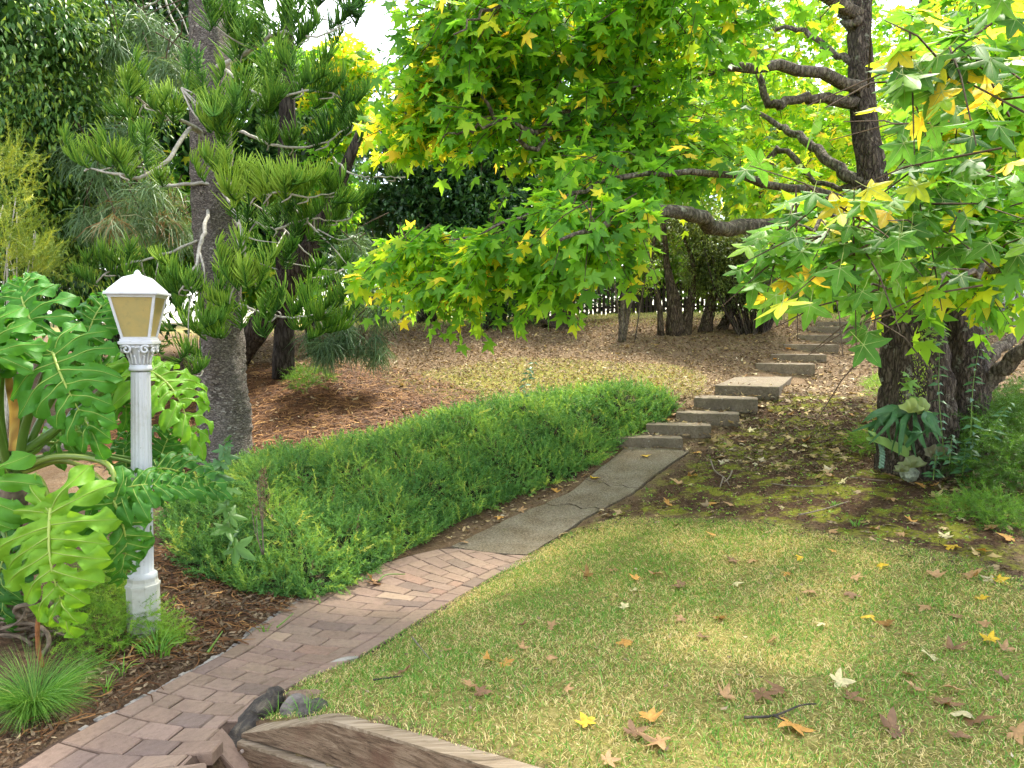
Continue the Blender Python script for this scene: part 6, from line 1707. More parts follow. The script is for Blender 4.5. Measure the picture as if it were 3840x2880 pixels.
def weed(label, u, v, n, L, w, tone, sp=.03, group='small weeds by the path', name='weed'):
    b = G(u, v); a = rng.uniform(0, 6.283, n)
    base = np.column_stack([b[0] + np.cos(a) * sp * rng.random(n), b[1] + np.sin(a) * sp * rng.random(n), np.full(n, b[2])])
    mb = MB(); strands(mb, base, L * rng.uniform(.5, 1.1, n), w * rng.uniform(.6, 1.2, n), np.column_stack([np.cos(a), np.sin(a), rng.uniform(-.3, .5, n)]), np.clip(rng.normal(tone, .08, n), 0, 1), 3)
    tag(mb.build(name, m_grass), label, 'weed', group)
weed('leafy green grass weed in front of the lamp base', 590, 2470, 34, .2, .016, .46, .09)
weed('small grass weed at the mortar edge left of the bricks', 400, 2600, 14, .14, .011, .48, .03)
weed('small grass weed by the path below the lamp', 460, 2540, 9, .16, .01, .48, .02)
weed('tiny two-leaf weed among the needles by the path', 990, 2370, 8, .08, .012, .5, .03)
weed('grass sprig growing over the timber wall end', 1035, 2690, 16, .1, .005, .42, .05)
weed('grass clump growing beside the wall-end stones', 1160, 2680, 40, .09, .005, .4, .08)
weed('small weed at the juniper foot near the bricks', 1150, 2210, 10, .1, .012, .5, .04)
weed('small weed at the juniper edge above the bricks', 1500, 2050, 12, .09, .014, .45, .05)
weed('small green weed on the bare soil below the trunk', 3130, 1900, 14, .07, .016, .45, .05)
weed('small green weed on the soil near the lawn corner', 3210, 1975, 10, .07, .018, .45, .05)
weed('small green weed at the edge of the concrete ramp', 2430, 1840, 10, .05, .014, .5, .04)

# ================================================================== LAWN
lb_ = MB()
NL = 230000
q = in_poly(LAWN[:], NL, .03)
vis = (q[:, 1] > 1.7) & (np.abs(q[:, 0]) < q[:, 1] * .75 + .3)
q = q[vis]; n = len(q)
dist = np.hypot(q[:, 0], q[:, 1])
big = np.sin(q[:, 0] * 2.3 + .5 * np.sin(q[:, 1] * 3)) * np.sin(q[:, 1] * 1.9 + 1) * .5 + np.sin(q[:, 0] * 6.1 + q[:, 1] * 2) * .25 + np.sin(q[:, 1] * 7.3 - q[:, 0] * 4) * .25
straw = rng.random(n) < np.clip(.56 + .34 * big, .1, .92)
tone = np.where(straw, rng.uniform(.74, 1.0, n), np.clip(rng.normal(.5, .13, n), .05, .74))
sdw = np.clip(poly_sd(q[:, 0], q[:, 1], LAWN) / .1, 0, 1)
L = np.where(straw, rng.uniform(.012, .036, n), rng.uniform(.02, .05, n)) * (.6 + .4 * sdw)
strands(lb_, np.column_stack([q, hz(q[:, 0], q[:, 1]) - .004]), L, np.where(straw, .0056, .006) * (1 + .12 * (dist - 3)), rng.normal(size=(n, 3)) * [1, 1, .25] + np.where(straw, 1.0, .2)[:, None] * rng.normal(size=(n, 3)) * [1, 1, .05], tone, 2, 1.0)
tag(lb_.build('lawn_grass', m_grass), 'short mown grass mixed with straw-coloured thatch', kind='stuff')
# sparse grass over the crest lawn and the mossy strip
cg = MB()
q = in_poly(MOSSY, 9000, .3); n = len(q)
strands(cg, np.column_stack([q, hz(q[:, 0], q[:, 1])]), rng.uniform(.02, .06, n), np.full(n, .008), rng.normal(size=(n, 3)) * [1, 1, .2], np.clip(rng.normal(.74, .1, n), 0, 1), 2)
qc = np.column_stack([rng.uniform(-7, 9, 16000), rng.uniform(14.8, 20.5, 16000)]); n = len(qc)
strands(cg, np.column_stack([qc, hz(qc[:, 0], qc[:, 1])]), rng.uniform(.03, .08, n), np.full(n, .014), rng.normal(size=(n, 3)) * [1, 1, .2], np.clip(rng.normal(.76, .1, n), 0, 1), 2)
tag(cg.build('hill_grass', m_grass), 'thin dry grass over the hill and the lawn beyond', kind='stuff')
# ================================================================== FALLEN LEAVES AND LITTER
LIT = [(0, (.06, .04, .024)), (.25, (.12, .08, .047)), (.5, (.21, .145, .085)), (.72, (.33, .245, .15)), (.88, (.48, .34, .14)), (1, (.58, .49, .34))]
m_litter = leaf_mat('leaf_litter', LIT, .75, .2, .15, 1.0, var=.2, nscale=20)
def clear_of_path(q, pad=.0):
    return q[poly_sd(q[:, 0], q[:, 1], PATHPOLY) < -pad]
CURL = []
for k in range(6):
    r = np.random.default_rng(200 + k); c_ = r.uniform(-.5, .5)
    V = np.array([[0, 0, 0], [-.22, .35, c_ * .4], [.22, .4, c_ * .5], [-.12, .8, c_ * .7], [.14, .75, .1], [0, 1.1, c_]])
    CURL.append((V, [np.array([[0, 2, 1], [1, 2, 4], [1, 4, 3], [3, 4, 5]])]))
STEP_POLY = np.concatenate([np.array([P(s[0], s[2], s[3])[:2] for s in STEPS]), np.array([P(s[1], s[2], s[3])[:2] for s in STEPS])[::-1]])
lm = MB()
def litter(poly, n, size, mu, sd, tpls=CURL, lift=.006, pad=.2, keep=None):
    q = clear_of_path(in_poly(poly, n, pad), .02)
    q = q[(wall_side(q[:, 0], q[:, 1]) > .05) | (q[:, 1] > 3.6) | (q[:, 0] < WALL[0][0])]
    q = q[poly_sd(q[:, 0], q[:, 1], STEP_POLY) < -.02]
    q = q[poly_sd(q[:, 0], q[:, 1], JUNI) < .02]
    if keep is not None: q = q[keep(q)]
    m = len(q)
    a = rng.uniform(0, 6.283, m)
    tip = np.column_stack([np.cos(a), np.sin(a), rng.normal(0, .18, m)])
    nrm = np.array([0, 0, 1.0]) + rng.normal(0, .35, (m, 3))
    field(lm, tpls, np.column_stack([q, hz(q[:, 0], q[:, 1]) + lift + rng.random(m) * .012]), tip, nrm, rng.uniform(.5, 1.25, m) * size, np.clip(rng.normal(mu, sd, m), 0, 1))
HILL = gpoly([(560, 1760), (955, 1740), (1480, 1640), (1910, 1520), (2480, 1490), (2620, 1560), (2680, 1450), (3050, 1210), (2600, 1200), (1900, 1215), (1250, 1250), (700, 1330), (400, 1480)])
outside = lambda q: poly_sd(q[:, 0], q[:, 1], NEEDLE) < .15 * np.sin(q[:, 0] * 3)
litter(HILL, 44000, .052, .5, .18, keep=outside)
litter(HILL, 1100, .085, .8, .1)
RIGHT = gpoly([(2620, 1690), (2960, 1470), (3120, 1330), (3250, 1230), (3840, 1230), (4000, 1500), (3900, 1900), (3300, 1760), (2900, 1760)])
litter(RIGHT, 14000, .05, .36, .18)
litter(RIGHT, 700, .1, .85, .1, STAR_LO)
litter(BANK, 9000, .03, .24, .18)
litter(BANK, 160, .085, .84, .1, STAR_LO)
litter(NEEDLE, 900, .05, .4, .2)
litter(LAWN, 900, .028, .6, .2, pad=-.05)
LEFT = gpoly([(330, 2500), (650, 2480), (860, 2440), (985, 2335), (1240, 2185), (1120, 2240), (960, 2215), (790, 2150), (660, 2030), (600, 2100), (640, 2300)])
litter(LEFT, 1900, .045, .34, .18, pad=.1)
NEARL = gpoly([(0, 2900), (300, 2745), (590, 2590), (860, 2445), (700, 2420), (430, 2520), (200, 2650), (-100, 2800)])
litter(NEARL, 900, .035, .3, .18, pad=.05)
EDGE = np.concatenate([CONC_L, CONC_L[::-1] + np.array([-.16, .10])])
litter(EDGE, 260, .06, .6, .2, pad=.05)
for k, (ul, ur, v, d, hd, dep) in enumerate(STEPS):              # leaves gathered at the foot of the risers and on the treads
    fl_ = P(ul, v, d); th = R_(hd); ac_ = np.array([math.cos(th), -math.sin(th), 0]); dr_ = np.array([math.sin(th), math.cos(th), 0]); w_ = (ur - ul) / FN * d
    zlow = P(STEPS[k - 1][0], STEPS[k - 1][2], STEPS[k - 1][3])[2] if k else fl_[2] - .14
    n_ = 34; f_ = rng.beta(.6, .6, n_) * 1.15 - .07
    pp_ = fl_ + ac_ * w_ * f_[:, None] - dr_ * rng.uniform(.01, .09, n_)[:, None]
    pp_[:, 2] = np.maximum(zlow, hz(pp_[:, 0], pp_[:, 1])) + .012
    n2 = 10; p2 = fl_ + ac_ * w_ * rng.random(n2)[:, None] + dr_ * rng.uniform(.05, .35, n2)[:, None]; p2[:, 2] = fl_[2] + .008
    pp_ = np.concatenate([pp_, p2]); a_ = rng.uniform(0, 6.283, len(pp_))
    field(lm, CURL, pp_, np.column_stack([np.cos(a_), np.sin(a_), rng.normal(0, .25, len(a_))]), np.array([0, 0, 1.0]) + rng.normal(0, .35, (len(a_), 3)), rng.uniform(.035, .085, len(a_)), np.clip(rng.normal(.62, .22, len(a_)), 0, 1))
lo = lm.build('leaf_litter', m_litter); tag(lo, 'brown fallen leaves and litter covering the bank', kind='stuff')
wb_ = MB(); q = clear_of_path(in_poly(BANK, 900), .02); m = len(q)
field(wb_, [FLAT], np.repeat(np.column_stack([q, hz(q[:, 0], q[:, 1]) + .006]), 4, 0) + rng.normal(0, .012, (4 * m, 3)) * [1, 1, .3], unit(rng.normal(size=(4 * m, 3)) * [1, 1, .3] + [0, 0, .25]), np.tile([0, 0, 1.0], (4 * m, 1)) + rng.normal(0, .3, (4 * m, 3)), rng.uniform(.015, .035, 4 * m), np.clip(rng.normal(.6, .15, 4 * m), 0, 1))
tag(wb_.build('ground_weeds', m_asp), 'tiny green weeds sprinkled over the bare soil bank', kind='stuff')
tag(DEADSPRIG.build('dead_juniper_twigs', m_litter), 'brown dead sprigs caught in the juniper mat', kind='stuff')
# pine needle litter: long orange-brown cords
nm = MB()
def cords(poly, n, L, w, pad=.3):
    q = clear_of_path(in_poly(poly, n, pad), .02); q = q[poly_sd(q[:, 0], q[:, 1], JUNI) < .05]; m = len(q)
    a = rng.uniform(0, 6.283, m); cur = rng.normal(0, 1.2, m); l = L * rng.uniform(.5, 1.3, m)
    rows = []
    for k in range(5):
        t = k / 4 - .5
        x = q[:, 0] + np.cos(a + cur * t) * l * t; y = q[:, 1] + np.sin(a + cur * t) * l * t
        z = hz(x, y) + .008 + .02 * rng.random(m) * (1 - abs(t)) 
        nx_, ny_ = -np.sin(a + cur * t), np.cos(a + cur * t); ww = w * (1 - 1.2 * abs(t)) * .5
        rows += [np.column_stack([x - nx_ * ww, y - ny_ * ww, z]), np.column_stack([x, y, z + ww * 1.1]), np.column_stack([x + nx_ * ww, y + ny_ * ww, z])]
    V = np.stack(rows, 1).reshape(-1, 3); b = (np.arange(m) * 15)[:, None]
    F = np.concatenate([np.concatenate([b + 3 * k + j, b + 3 * k + 1 + j, b + 3 * k + 4 + j, b + 3 * k + 3 + j], 1) for k in range(4) for j in (0, 1)])
    nm.add(V, F, np.repeat(np.clip(rng.normal(.45, .22, m), 0, 1), 15))
cords(NEEDLE, 9500, .22, .012)
cords(LEFT, 420, .22, .011, .05)
cords(NEARL, 60, .25, .01, .02)
m_cord = leaf_mat('dry_pine_cords', [(0, (.035, .016, .008)), (.4, (.10, .044, .017)), (.75, (.23, .11, .038)), (1, (.44, .25, .085))], .7, .2, .05, 1.0, var=.2, nscale=20)
tag(nm.build('pine_needle_litter', m_cord), 'orange-brown shed pine cords lying round the trunk', kind='stuff')

# individually lying star leaves
m_fall = leaf_mat('fallen_star_leaf', None, .6, .25, .2, 1.1, src='obj', var=.3, nscale=40)
fall_me = []
for k in range(7):
    r = np.random.default_rng(300 + k)
    V, F, _ = star_leaf(1, r.uniform(-.55, .25), r.uniform(-.12, .1), 300 + k)
    V[:, 2] += .12 * np.sin(V[:, 0] * 5 + k) * r.uniform(.4, 1.2)
    mb = MB(); mb.add(V, F); mb.tube(spline([[0, .08, 0], [.04, -.25, .04], [.1, -.5, .02]], 5), .012, 4, .8, cap=False)
    fall_me.append(mb.build('fallen_leaf', m_fall, mesh_only=True))
KINDS_ = {'yellow': ((.68, .44, .035), 'yellow star-shaped leaf'), 'cream': ((.68, .58, .30), 'pale cream star-shaped leaf'), 'tan': ((.46, .27, .125), 'tan curled leaf'), 'brown': ((.27, .15, .075), 'brown withered leaf'), 'orange': ((.58, .30, .07), 'orange-tan star-shaped leaf')}
def drop(u, v, kind, size, where, grp):
    p = G(u, v); c_, nm_ = KINDS_[kind]
    a = rng.uniform(0, 6.283)
    Rm = frames(np.array([[math.cos(a), math.sin(a), rng.normal(0, .15)]]), np.array([[0, 0, 1.0]]) + rng.normal(0, .28, (1, 3)))[0]
    col = np.array(c_) * rng.uniform(.85, 1.12)
    o = put('fallen_leaf', fall_me[rng.integers(7)], None, mtx(Rm, p + [0, 0, .022 if grp[0] == 'l' else .014], size * rng.uniform(.85, 1.15)), col)
    if grp == 'lawn':
        where = ('on the lawn just behind the timber wall' if v > 2640 and u < 2600 else 'on the lawn near the brick path' if u < 2150 else 'on the lawn close to the bare soil' if v < 2200 and u < 3150 else
                 'on the lawn by the fern at the right edge' if v < 2260 else 'on the lower right of the lawn' if u > 3300 and v > 2480 else 'on the right side of the lawn' if u > 3100 else 'on the bottom of the lawn' if v > 2540 else 'on the middle of the lawn')
    elif grp == 'bank':
        where = ('on the soil beside the steps' if v < 1720 and u < 2900 else 'on the soil left of the staghorn fern' if v < 1720 else 'on the mossy soil beside the ramp' if u < 2800 else 'on the soil under the right-hand fern' if u > 3420 else 'on the soil below the staghorn fern')
    sz_ = 'small' if size < .07 else 'large' if size >= .09 else 'middling'
    tag(o, f'{sz_} {nm_} lying {where}', 'leaf', f'{kind} leaves {where}')
LAWNW = 'on the lawn'
for (u, v, k, s) in [(3260, 2325, 'yellow', .075), (3135, 2575, 'cream', .1), (3485, 2470, 'cream', .09), (3710, 2420, 'yellow', .075), (2205, 2735, 'yellow', .075), (3615, 2700, 'cream', .07), (2760, 2200, 'cream', .06), (2990, 2105, 'yellow', .075), (2375, 2225, 'cream', .075), (2345, 2290, 'cream', .06), (2675, 2020, 'orange', .07),
                     (2960, 2165, 'orange', .06), (3040, 2230, 'tan', .08), (3200, 2180, 'tan', .08), (3480, 2295, 'tan', .09), (3675, 2255, 'yellow', .08), (3630, 2175, 'tan', .1), (3740, 2180, 'yellow', .08), (2460, 2165, 'tan', .07), (2560, 2205, 'brown', .08), (2560, 2330, 'tan', .06), (2690, 2330, 'tan', .09), (2830, 2115, 'tan', .07), (2755, 2110, 'brown', .07),
                     (3180, 2240, 'brown', .09), (3090, 2360, 'cream', .06), (3340, 2355, 'tan', .08), (3560, 2450, 'brown', .08), (3400, 2545, 'tan', .07), (3570, 2600, 'tan', .08), (3430, 2600, 'tan', .07), (3520, 2645, 'brown', .1), (3180, 2625, 'brown', .08), (3340, 2750, 'brown', .12), (3650, 2735, 'brown', .09), (3800, 2770, 'tan', .09), (2930, 2610, 'brown', .08), (2850, 2615, 'brown', .09),
                     (2720, 2640, 'tan', .07), (2370, 2770, 'brown', .09), (2480, 2800, 'tan', .08), (2430, 2720, 'orange', .07), (2350, 2420, 'orange', .07), (2060, 2480, 'tan', .06), (1960, 2450, 'tan', .05), (1840, 2495, 'orange', .08), (1890, 2500, 'orange', .06), (2075, 2370, 'tan', .07), (1950, 2360, 'brown', .06), (2210, 2170, 'tan', .09), (2300, 2150, 'tan', .06), (2390, 2185, 'orange', .06),
                     (1770, 2590, 'tan', .07), (1790, 2620, 'brown', .07), (2630, 2400, 'brown', .06), (2900, 2420, 'tan', .05), (3500, 2175, 'tan', .09), (3700, 2360, 'tan', .06), (3600, 2330, 'tan', .07), (3760, 2560, 'brown', .07), (3130, 2080, 'orange', .06), (3300, 2130, 'yellow', .06), (3770, 2455, 'tan', .07), (2270, 2880, 'tan', .07), (3600, 2790, 'brown', .08), (1500, 2540, 'brown', .08), (1680, 2450, 'tan', .06), (2120, 2610, 'tan', .05), (2970, 2740, 'orange', .1)]:
    drop(u, v, k, s, LAWNW, 'lawn')
BANKW = 'on the bare soil below the big trunk'
pts_ = [(2590, 1790, 'orange'), (2550, 1820, 'tan'), (3020, 1660, 'orange'), (3190, 1665, 'orange'), (3140, 1690, 'tan'), (3030, 1680, 'cream'), (3060, 1800, 'cream'), (2985, 1845, 'tan'), (3120, 1790, 'tan'), (2510, 1895, 'orange'), (2660, 1895, 'orange'), (2740, 1900, 'tan'), (3150, 1810, 'cream'), (3350, 1880, 'tan'), (3500, 1825, 'orange'), (3600, 1930, 'yellow'), (3460, 1830, 'orange'), (3640, 1840, 'tan'), (3500, 1870, 'cream'), (3280, 1990, 'tan'), (3420, 1960, 'orange'), (3110, 2000, 'tan'),
        (3540, 2020, 'cream'), (3680, 2075, 'orange'), (3790, 2030, 'orange'), (3580, 2060, 'yellow'), (2700, 1680, 'cream'), (2810, 1620, 'cream'), (2880, 1600, 'orange'), (2740, 1640, 'tan'), (2700, 1720, 'tan'), (3260, 1620, 'orange'), (3200, 1560, 'orange'), (3230, 1540, 'tan'), (3300, 1580, 'orange'), (3100, 1600, 'tan'), (2620, 1700, 'orange'), (2600, 1640, 'orange'), (2590, 1780, 'tan'), (2790, 1660, 'tan'), (2960, 1560, 'tan'), (3050, 1500, 'cream'), (3390, 2010, 'tan'), (3700, 1990, 'tan'), (3340, 1790, 'tan')]
for (u, v, k) in pts_:
    drop(u, v, k, .085, BANKW, 'bank')
for (u, v, k, w) in [(1390, 2180, 'tan', 'between the juniper and the bricks'), (1420, 2195, 'brown', 'between the juniper and the bricks'), (1745, 2040, 'tan', 'between the juniper and the bricks'), (2420, 1712, 'yellow', 'on the concrete ramp'), (2225, 1795, 'yellow', 'on the concrete ramp'), (2080, 1850, 'orange', 'along the juniper edge of the ramp'), (2260, 1725, 'orange', 'along the juniper edge of the ramp'), (2190, 1790, 'tan', 'along the juniper edge of the ramp'), (1950, 1920, 'tan', 'along the juniper edge of the ramp'),
                     (1880, 1945, 'orange', 'along the juniper edge of the ramp'), (2290, 1700, 'tan', 'along the juniper edge of the ramp'), (2270, 1690, 'brown', 'along the juniper edge of the ramp')]:
    drop(u, v, k, .085, w, 'path')
for (su, k) in [((2500, 1575), 'orange'), ((2520, 1560), 'tan'), ((2790, 1420), 'tan'), ((2900, 1350), 'orange'), ((2950, 1310), 'orange'), ((2980, 1312), 'tan'), ((3040, 1270), 'tan'), ((2925, 1345), 'cream'), ((2830, 1405), 'cream')]:
    drop(su[0], su[1], k, .09, 'against the concrete steps', 'steps')

# ---- twigs on the ground
m_twg = plain_mat('dry_twig', (.21, .165, .125), .85, .2, .35, 40)
def ground_twig(label, pts, w, m=m_twg, cat='twig', grp='fallen twigs'):
    t = thing('fallen_twig', label, cat, tuple(G(*pts[0][0])), grp)
    for line in pts:
        q = np.array([G(u, v) for u, v in line]); q[:, 2] += .015 + .02 * rng.random(len(q))
        mb = MB(); mb.tube(spline(q, 12), np.linspace(w, w * .5, 12), 6, rough=.1); mb.build('stem', m, t)
ground_twig('forked pale twig on the mossy soil beside the ramp', [[(2665, 1735), (2680, 1775), (2715, 1800), (2735, 1830)], [(2745, 1775), (2735, 1800), (2715, 1820)], [(2712, 1800), (2700, 1840)]], .009)
ground_twig('long thin twig lying on the soil above the lawn', [[(2995, 1945), (3080, 1925), (3180, 1895)]], .007)
ground_twig('slender straight twig on the soil left of the fern', [[(2890, 1825), (2980, 1835), (3100, 1830)]], .006)
ground_twig('grey twig on the soil in front of the staghorn fern', [[(3190, 1800), (3260, 1805), (3320, 1815)]], .006)
ground_twig('thin stick lying on the lawn near the bricks', [[(1545, 2405), (1580, 2450), (1610, 2490)]], .005)
ground_twig('dark twig with withered brown leaves on the lawn', [[(2790, 2715), (2900, 2705), (3000, 2670), (3060, 2670)], [(2900, 2705), (2940, 2740)]], .006, m_rockdark)
ground_twig('short dark stick on the lawn behind the wall', [[(1400, 2565), (1460, 2560), (1510, 2560)]], .005, m_rockdark)
ground_twig('green fallen stalk on the litter below the lamp', [[(780, 2460), (810, 2420), (835, 2390)]], .008, m_petiole)
ground_twig('yellow stalk curving beside the brick edge', [[(1420, 2190), (1450, 2170), (1520, 2165)]], .007, m_petiole)
ground_twig('yellow-grey stalk lying along the mortar edge', [[(1040, 2370), (1070, 2345), (1100, 2320)]], .007, m_petiole)

# ================================================================== AROUND THE BIG TRUNK
# staghorn fern
m_stag = leaf_mat('staghorn_frond', [(0, (.02, .07, .018)), (.5, (.045, .14, .035)), (1, (.20, .32, .07))], .5, .3, .2, 1.2, var=.2, nscale=20)
m_shield = leaf_mat('shield_frond', [(0, (.16, .13, .08)), (.5, (.30, .38, .16)), (1, (.46, .55, .17))], .5, .3, .35, 1.2, var=.25, nscale=25)
SD = 6.85
sg = thing('staghorn_fern', 'staghorn fern with forked hanging fronds and pale shield at the trunk foot', 'fern', tuple(G(3400, 1780)))
def ribbon(pts, w, mat, name, tone=.5, cup=.0, parent=sg, n=16):
    cc = spline(np.array([P(*p) for p in pts]), n); ww = np.interp(np.linspace(0, 1, n), np.linspace(0, 1, len(w)), w) / FN * SD / 2
    tg_ = unit(np.gradient(cc, axis=0)); s = unit(np.cross(tg_, np.array([.1, -1, .35])))
    s2 = np.cross(tg_, s)
    V = np.concatenate([cc - s * ww[:, None] + s2 * ww[:, None] * cup, cc, cc + s * ww[:, None] + s2 * ww[:, None] * cup]); i = np.arange(n - 1)
    mb = MB(); mb.add(V, np.concatenate([np.stack([i, n + i, n + i + 1, i + 1], 1), np.stack([n + i, 2 * n + i, 2 * n + i + 1, n + i + 1], 1)]), np.clip(tone + rng.normal(0, .1, 3 * n), 0, 1))
    return mb.build(name, mat, parent)
STAG = [([(3425, 1545, SD), (3360, 1540, SD - .1), (3300, 1580, SD - .15), (3270, 1640, SD - .15)], (14, 34, 22, 3)), ([(3425, 1545, SD), (3350, 1530, SD - .1), (3290, 1550, SD - .2), (3250, 1580, SD - .25)], (14, 30, 20, 3)),
               ([(3420, 1545, SD), (3390, 1580, SD - .15), (3380, 1650, SD - .2), (3370, 1710, SD - .2)], (12, 26, 22, 3)), ([(3430, 1545, SD), (3440, 1600, SD - .2), (3470, 1680, SD - .25), (3455, 1630, SD - .3)], (12, 30, 10, 3)),
               ([(3440, 1545, SD), (3480, 1550, SD - .15), (3510, 1600, SD - .2), (3540, 1645, SD - .2)], (14, 34, 24, 3)), ([(3440, 1545, SD), (3475, 1545, SD - .15), (3480, 1600, SD - .2), (3475, 1640, SD - .2)], (12, 26, 20, 3)), ([(3420, 1545, SD), (3350, 1560, SD - .1), (3330, 1610, SD - .1), (3345, 1670, SD - .1)], (12, 26, 16, 3)),
               ([(3410, 1700, SD), (3350, 1670, SD - .1), (3300, 1650, SD - .15), (3250, 1645, SD - .2)], (40, 40, 30, 10)), ([(3300, 1652, SD - .15), (3280, 1630, SD - .2), (3255, 1615, SD - .2)], (22, 16, 4)), ([(3405, 1690, SD), (3400, 1620, SD), (3395, 1580, SD)], (30, 26, 12))]
for pts, w in STAG:
    ribbon(pts, w, m_stag, 'frond', .45 if pts[0][1] < 1600 else .95, .15)
    if pts[0][1] < 1600:
        e_ = pts[-1]; j_ = lambda s_: rng.normal(0, s_)
        ribbon([pts[1], ((pts[1][0] + e_[0]) / 2 + j_(18), (pts[1][1] + e_[1]) / 2 + j_(14), e_[2] - .05), (e_[0] + j_(35), e_[1] + 20 + j_(20), e_[2] - .06)], (w[1] * .7, w[2] * .8, 3), m_stag, 'frond', .3 + .2 * rng.random(), .2)
        ribbon([pts[0], (pts[1][0] + j_(25), pts[1][1] + 15, pts[1][2] + .04), (pts[2][0] + j_(40), pts[2][1] + j_(25), pts[2][2] + .05), (e_[0] + j_(45), e_[1] + j_(25), e_[2] + .04)], w, m_stag, 'frond', .2 + .2 * rng.random(), .15)
def shield(u, v, w, h, tone, name='shield_frond', mat=m_shield, fold=.25, ph=0):
    c_ = P(u, v, SD - .06); g = []; nu, nv = 14, 8
    for i in range(nu + 1):
        a = R_(-70 + 140 * i / nu)
        for j in range(nv + 1):
            r_ = j / nv
            rad = 1 + .09 * math.sin(i * 1.9 + ph)
            g.append(c_ + np.array([math.sin(a) * w * r_ * rad, -.08 * math.sin(r_ * 2.4) + .03 * math.sin(i * 1.3 + ph) * r_, (math.cos(a) * r_ * rad) * h]))
    id_ = np.arange((nu + 1) * (nv + 1)).reshape(nu + 1, nv + 1)
    mb = MB(); mb.add(np.array(g), np.stack([id_[:-1, :-1], id_[1:, :-1], id_[1:, 1:], id_[:-1, 1:]], -1).reshape(-1, 4), np.clip(tone + rng.normal(0, .06, len(g)), 0, 1))
    return mb.build(name, mat, sg)
shield(3405, 1550, .11, .14, .85, ph=0); shield(3440, 1555, .09, .16, .62, ph=2)
shield(3410, 1755, .13, .12, .3, ph=1); shield(3370, 1770, .09, .08, .25, ph=3); shield(3500, 1720, .14, .14, .08, 'dead_shield', m_shield, ph=4)
rock_mesh(P(3405, 1770, SD) + np.array([0, 0, -.01]), (.10, .08, .085), (.2, .1, .3), 77, 3, .5, 'root_ball', plain_mat('grey_root_ball', (.26, .28, .20), .9, .15, .45, 30, .8, .02), sg)
# twisted green rope hanging beside it
mb = MB()
for ph in (0, math.pi):
    tt = np.linspace(0, 1, 40); cpos = np.array([P(3303 + 6 * math.sin(t * 3), 1660 + 95 * t, SD - .05) for t in tt]); cpos[:, 0] += .014 * np.cos(tt * 26 + ph); cpos[:, 1] += .014 * np.sin(tt * 26 + ph)
    mb.tube(cpos, .012, 6)
tag(mb.build('rope', plain_mat('green_rope', (.16, .26, .18), .8, .2, .2, 40)), 'twisted green rope hanging beside the staghorn fern', 'rope')
# creeper leaves on the trunk
m_creep = leaf_mat('creeper_leaf', [(0, (.06, .15, .02)), (.5, (.16, .30, .03)), (1, (.40, .50, .06))], .45, .3, .35, 1.3, var=.1)
cr = thing('trunk_creeper', 'tiny-leaved green creeper climbing the big trunk', 'creeper', tuple(gum_base + [0, -.2, .5]))
cm = MB()
for (u0, u1, v0, v1, n, s) in [(3420, 3475, 1220, 1480, 150, .02), (3455, 3510, 1160, 1420, 90, .026), (3370, 3420, 1420, 1560, 40, .02)]:
    for _ in range(n):
        pp_ = P(rng.uniform(u0, u1), rng.uniform(v0, v1), D - .33 - .03 * rng.random())
        scatter(cm, FLAT, frames(np.array([[rng.normal(0, .5), -.2, -.8]]), np.array([[rng.normal(0, .3), -1, .3]])), pp_[None], np.array([s * rng.uniform(.7, 1.3)]), np.array([np.clip(rng.normal(.75, .15), 0, 1)]))
for k in range(90):
    pp_ = P(rng.normal(3500, 22), rng.uniform(1140, 1300), D - .36 - .05 * rng.random()); s_ = rng.choice([-1, 1])
    scatter(cm, FLATN, frames(np.array([[s_ * .8, -.2, -.25 + rng.normal(0, .2)]]), np.array([[0, -.7, .7]])), pp_[None], np.array([.075 * rng.uniform(.7, 1.2)]), np.array([np.clip(rng.normal(.45, .15), 0, 1)]))
o = cm.build('leaves', m_creep, cr); o['kind'] = 'stuff'
# upright leafy seedlings
m_seed = leaf_mat('seedling_leaf', [(0, (.03, .085, .035)), (.5, (.06, .17, .05)), (1, (.18, .34, .05))], .4, .4, .3, 1.3, var=.15)
def seedling(label, pts, n, size, tone, tpl=LANCE, whorl=2, stem_w=.005, group='leafy seedlings'):
    cc = spline(np.array([P(*p) for p in pts]), 30); t = thing('seedling', label, 'plant', tuple(cc[0]), group)
    mb = MB(); mb.tube(cc, np.linspace(stem_w, stem_w * .4, 30), 5, .5, cap=False); mb.build('stem', m_petiole, t)
    me_b = MB(); V_, F_ = tpl; me_b.add(V_, F_, tone); me_ = me_b.build('leaf', m_seed, mesh_only=True)
    for k in range(n):
        i = int(3 + 26 * k / max(n - 1, 1)); a0 = k * 2.4
        for w_ in range(whorl):
            a = a0 + w_ * math.pi + rng.normal(0, .3)
            Rm = frames(np.array([[math.cos(a), math.sin(a), rng.uniform(-.45, .15)]]), np.array([[0, -.8, .7]]))[0]
            put('leaf', me_, t, mtx(Rm, cc[i], 1.25 * size * rng.uniform(.75, 1.2) * (1 - .4 * i / 30)))
seedling('tall upright leafy seedling in front of the big trunk', [(3545, 1740, 6.7), (3530, 1600, 6.7), (3520, 1450, 6.75), (3525, 1290, 6.8)], 13, .1, .45)
seedling('tall thin seedling right of the staghorn fern', [(3640, 1640, 6.6), (3645, 1500, 6.6), (3655, 1400, 6.6), (3670, 1310, 6.6)], 11, .09, .45)
seedling('arching seedling stem beside the dark fern', [(3710, 1650, 6.5), (3745, 1570, 6.5), (3790, 1510, 6.5)], 8, .08, .4)
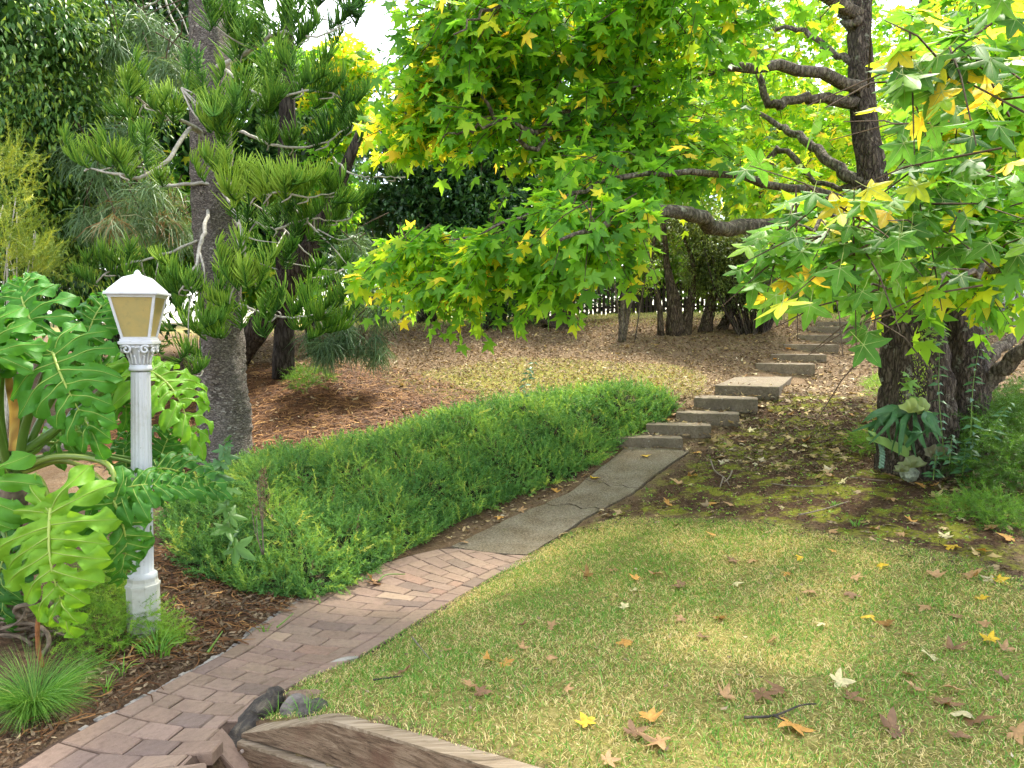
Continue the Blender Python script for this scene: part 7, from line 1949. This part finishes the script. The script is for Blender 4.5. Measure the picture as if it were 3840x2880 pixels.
for k, (u, v, lab) in enumerate([(3560, 1700, 'low dark-leaved seedling between the staghorn and the fern'), (3610, 1740, 'low broad-leaved seedling near the yellow leaf'), (3500, 1760, 'low leafy seedling at the foot of the dead shield'), (3640, 1690, 'low leafy seedling against the dark fern')]):
    seedling(lab, [(u, v + 40, 6.6), (u + 5, v - 20, 6.6), (u + 12, v - 70, 6.6)], 8, .09, .3)
STAR_T = STAR_HI[0]
seedling('small star-leaved seedling at the foot of the pine', [(795, 1800, 5.9), (830, 1740, 5.95), (840, 1690, 6.0), (850, 1640, 6.0)], 7, .12, .55, STAR_T, 1)
seedling('star-leaved seedling in the juniper beside the lamp', [(880, 2080, 5.4), (865, 1980, 5.4), (850, 1880, 5.4), (870, 1830, 5.4)], 8, .13, .75, STAR_T, 1)
seedling('bright star-leaved seedling growing against the big trunk', [(3470, 1560, 6.85), (3420, 1460, 6.8), (3400, 1400, 6.8)], 8, .11, .95, STAR_T, 1)
seedling('dark leafy seedling standing behind the juniper', [(1960, 1530, 9.9), (1965, 1460, 9.9), (1985, 1400, 9.9), (2000, 1360, 9.9)], 9, .12, .3)
# dried weed stalk standing in the juniper
dk = thing('dry_weed', 'dry brown seeding weed stalk standing in the juniper', 'plant', tuple(G(985, 2060)))
for k in range(5):
    q0 = P(985 + rng.normal(0, 8), 2080, 5.25); q1 = P(985 + rng.normal(0, 18), 1800 + 30 * k + rng.normal(0, 20), 5.25)
    mb = MB(); mb.tube(spline([q0, (q0 + q1) / 2 + rng.normal(0, .01, 3), q1], 10), .003, 4); mb.build('stem', m_twg, dk)
sm = MB(); n = 260; tt = rng.random(n); base = np.array([P(985 + rng.normal(0, 6 + 12 * t), 1760 + 190 * t, 5.25 + rng.normal(0, .02)) for t in tt])
field(sm, [FLATN], base, unit(rng.normal(size=(n, 3)) * [.5, .5, .3] + [0, 0, .8]), rng.normal(size=(n, 3)), rng.uniform(.02, .04, n), rng.uniform(.3, .75, n))
o = sm.build('seed_heads', m_litter, dk); o['kind'] = 'stuff'
# yellow-green bottlebrush shrub at the left edge
m_bott = leaf_mat('bottlebrush_leaf', [(0, (.07, .13, .02)), (.5, (.18, .27, .03)), (1, (.42, .46, .06))], .5, .3, .3, 1.2, var=.15)
bsb = P(-40, 1350, 6.6); bsb[2] = float(hz(bsb[0], bsb[1]))
bs = thing('bottlebrush_shrub', 'yellow-green feathery shrub at the left edge above the philodendron', 'shrub', tuple(bsb))
mb = MB(); n = 420
ctrs = [(40, 620, 60, 60), (60, 760, 70, 60), (70, 880, 100, 70), (130, 960, 60, 30), (20, 960, 80, 60), (-60, 800, 80, 160), (150, 1010, 40, 30)]
pp_ = []
for k in range(n):
    u0, v0, su_, sv_ = ctrs[rng.integers(len(ctrs))]
    pp_.append(P(u0 + rng.normal(0, su_ * .6), v0 + rng.normal(0, sv_ * .6), 6.4 + rng.normal(0, .25)))
pp_ = np.array(pp_)
field(mb, [sprig(30, 1, .2, .03, 70 + k, .2, .8) for k in range(3)], pp_, unit(rng.normal(size=(n, 3)) * [.6, .4, .4] + [.6, -.2, .45]), np.tile([0, -.3, 1.0], (n, 1)), rng.uniform(.14, .26, n), np.clip(rng.normal(.62, .2, n), 0, 1))
o = mb.build('foliage', m_bott, bs); o['kind'] = 'stuff'
for k in range(9):
    mb = MB(); e = P(rng.uniform(0, 140), rng.uniform(700, 1000), 6.5); mb.tube(spline([bsb, (bsb + e) / 2 + rng.normal(0, .1, 3), e], 10), np.linspace(.012, .004, 10), 5); mb.build('stem', m_pbranch, bs)
# small dark leafy sprigs hanging in the open below the drooping leaves
for (u, v) in [(1500, 1290), (1560, 1290)]:
    pass
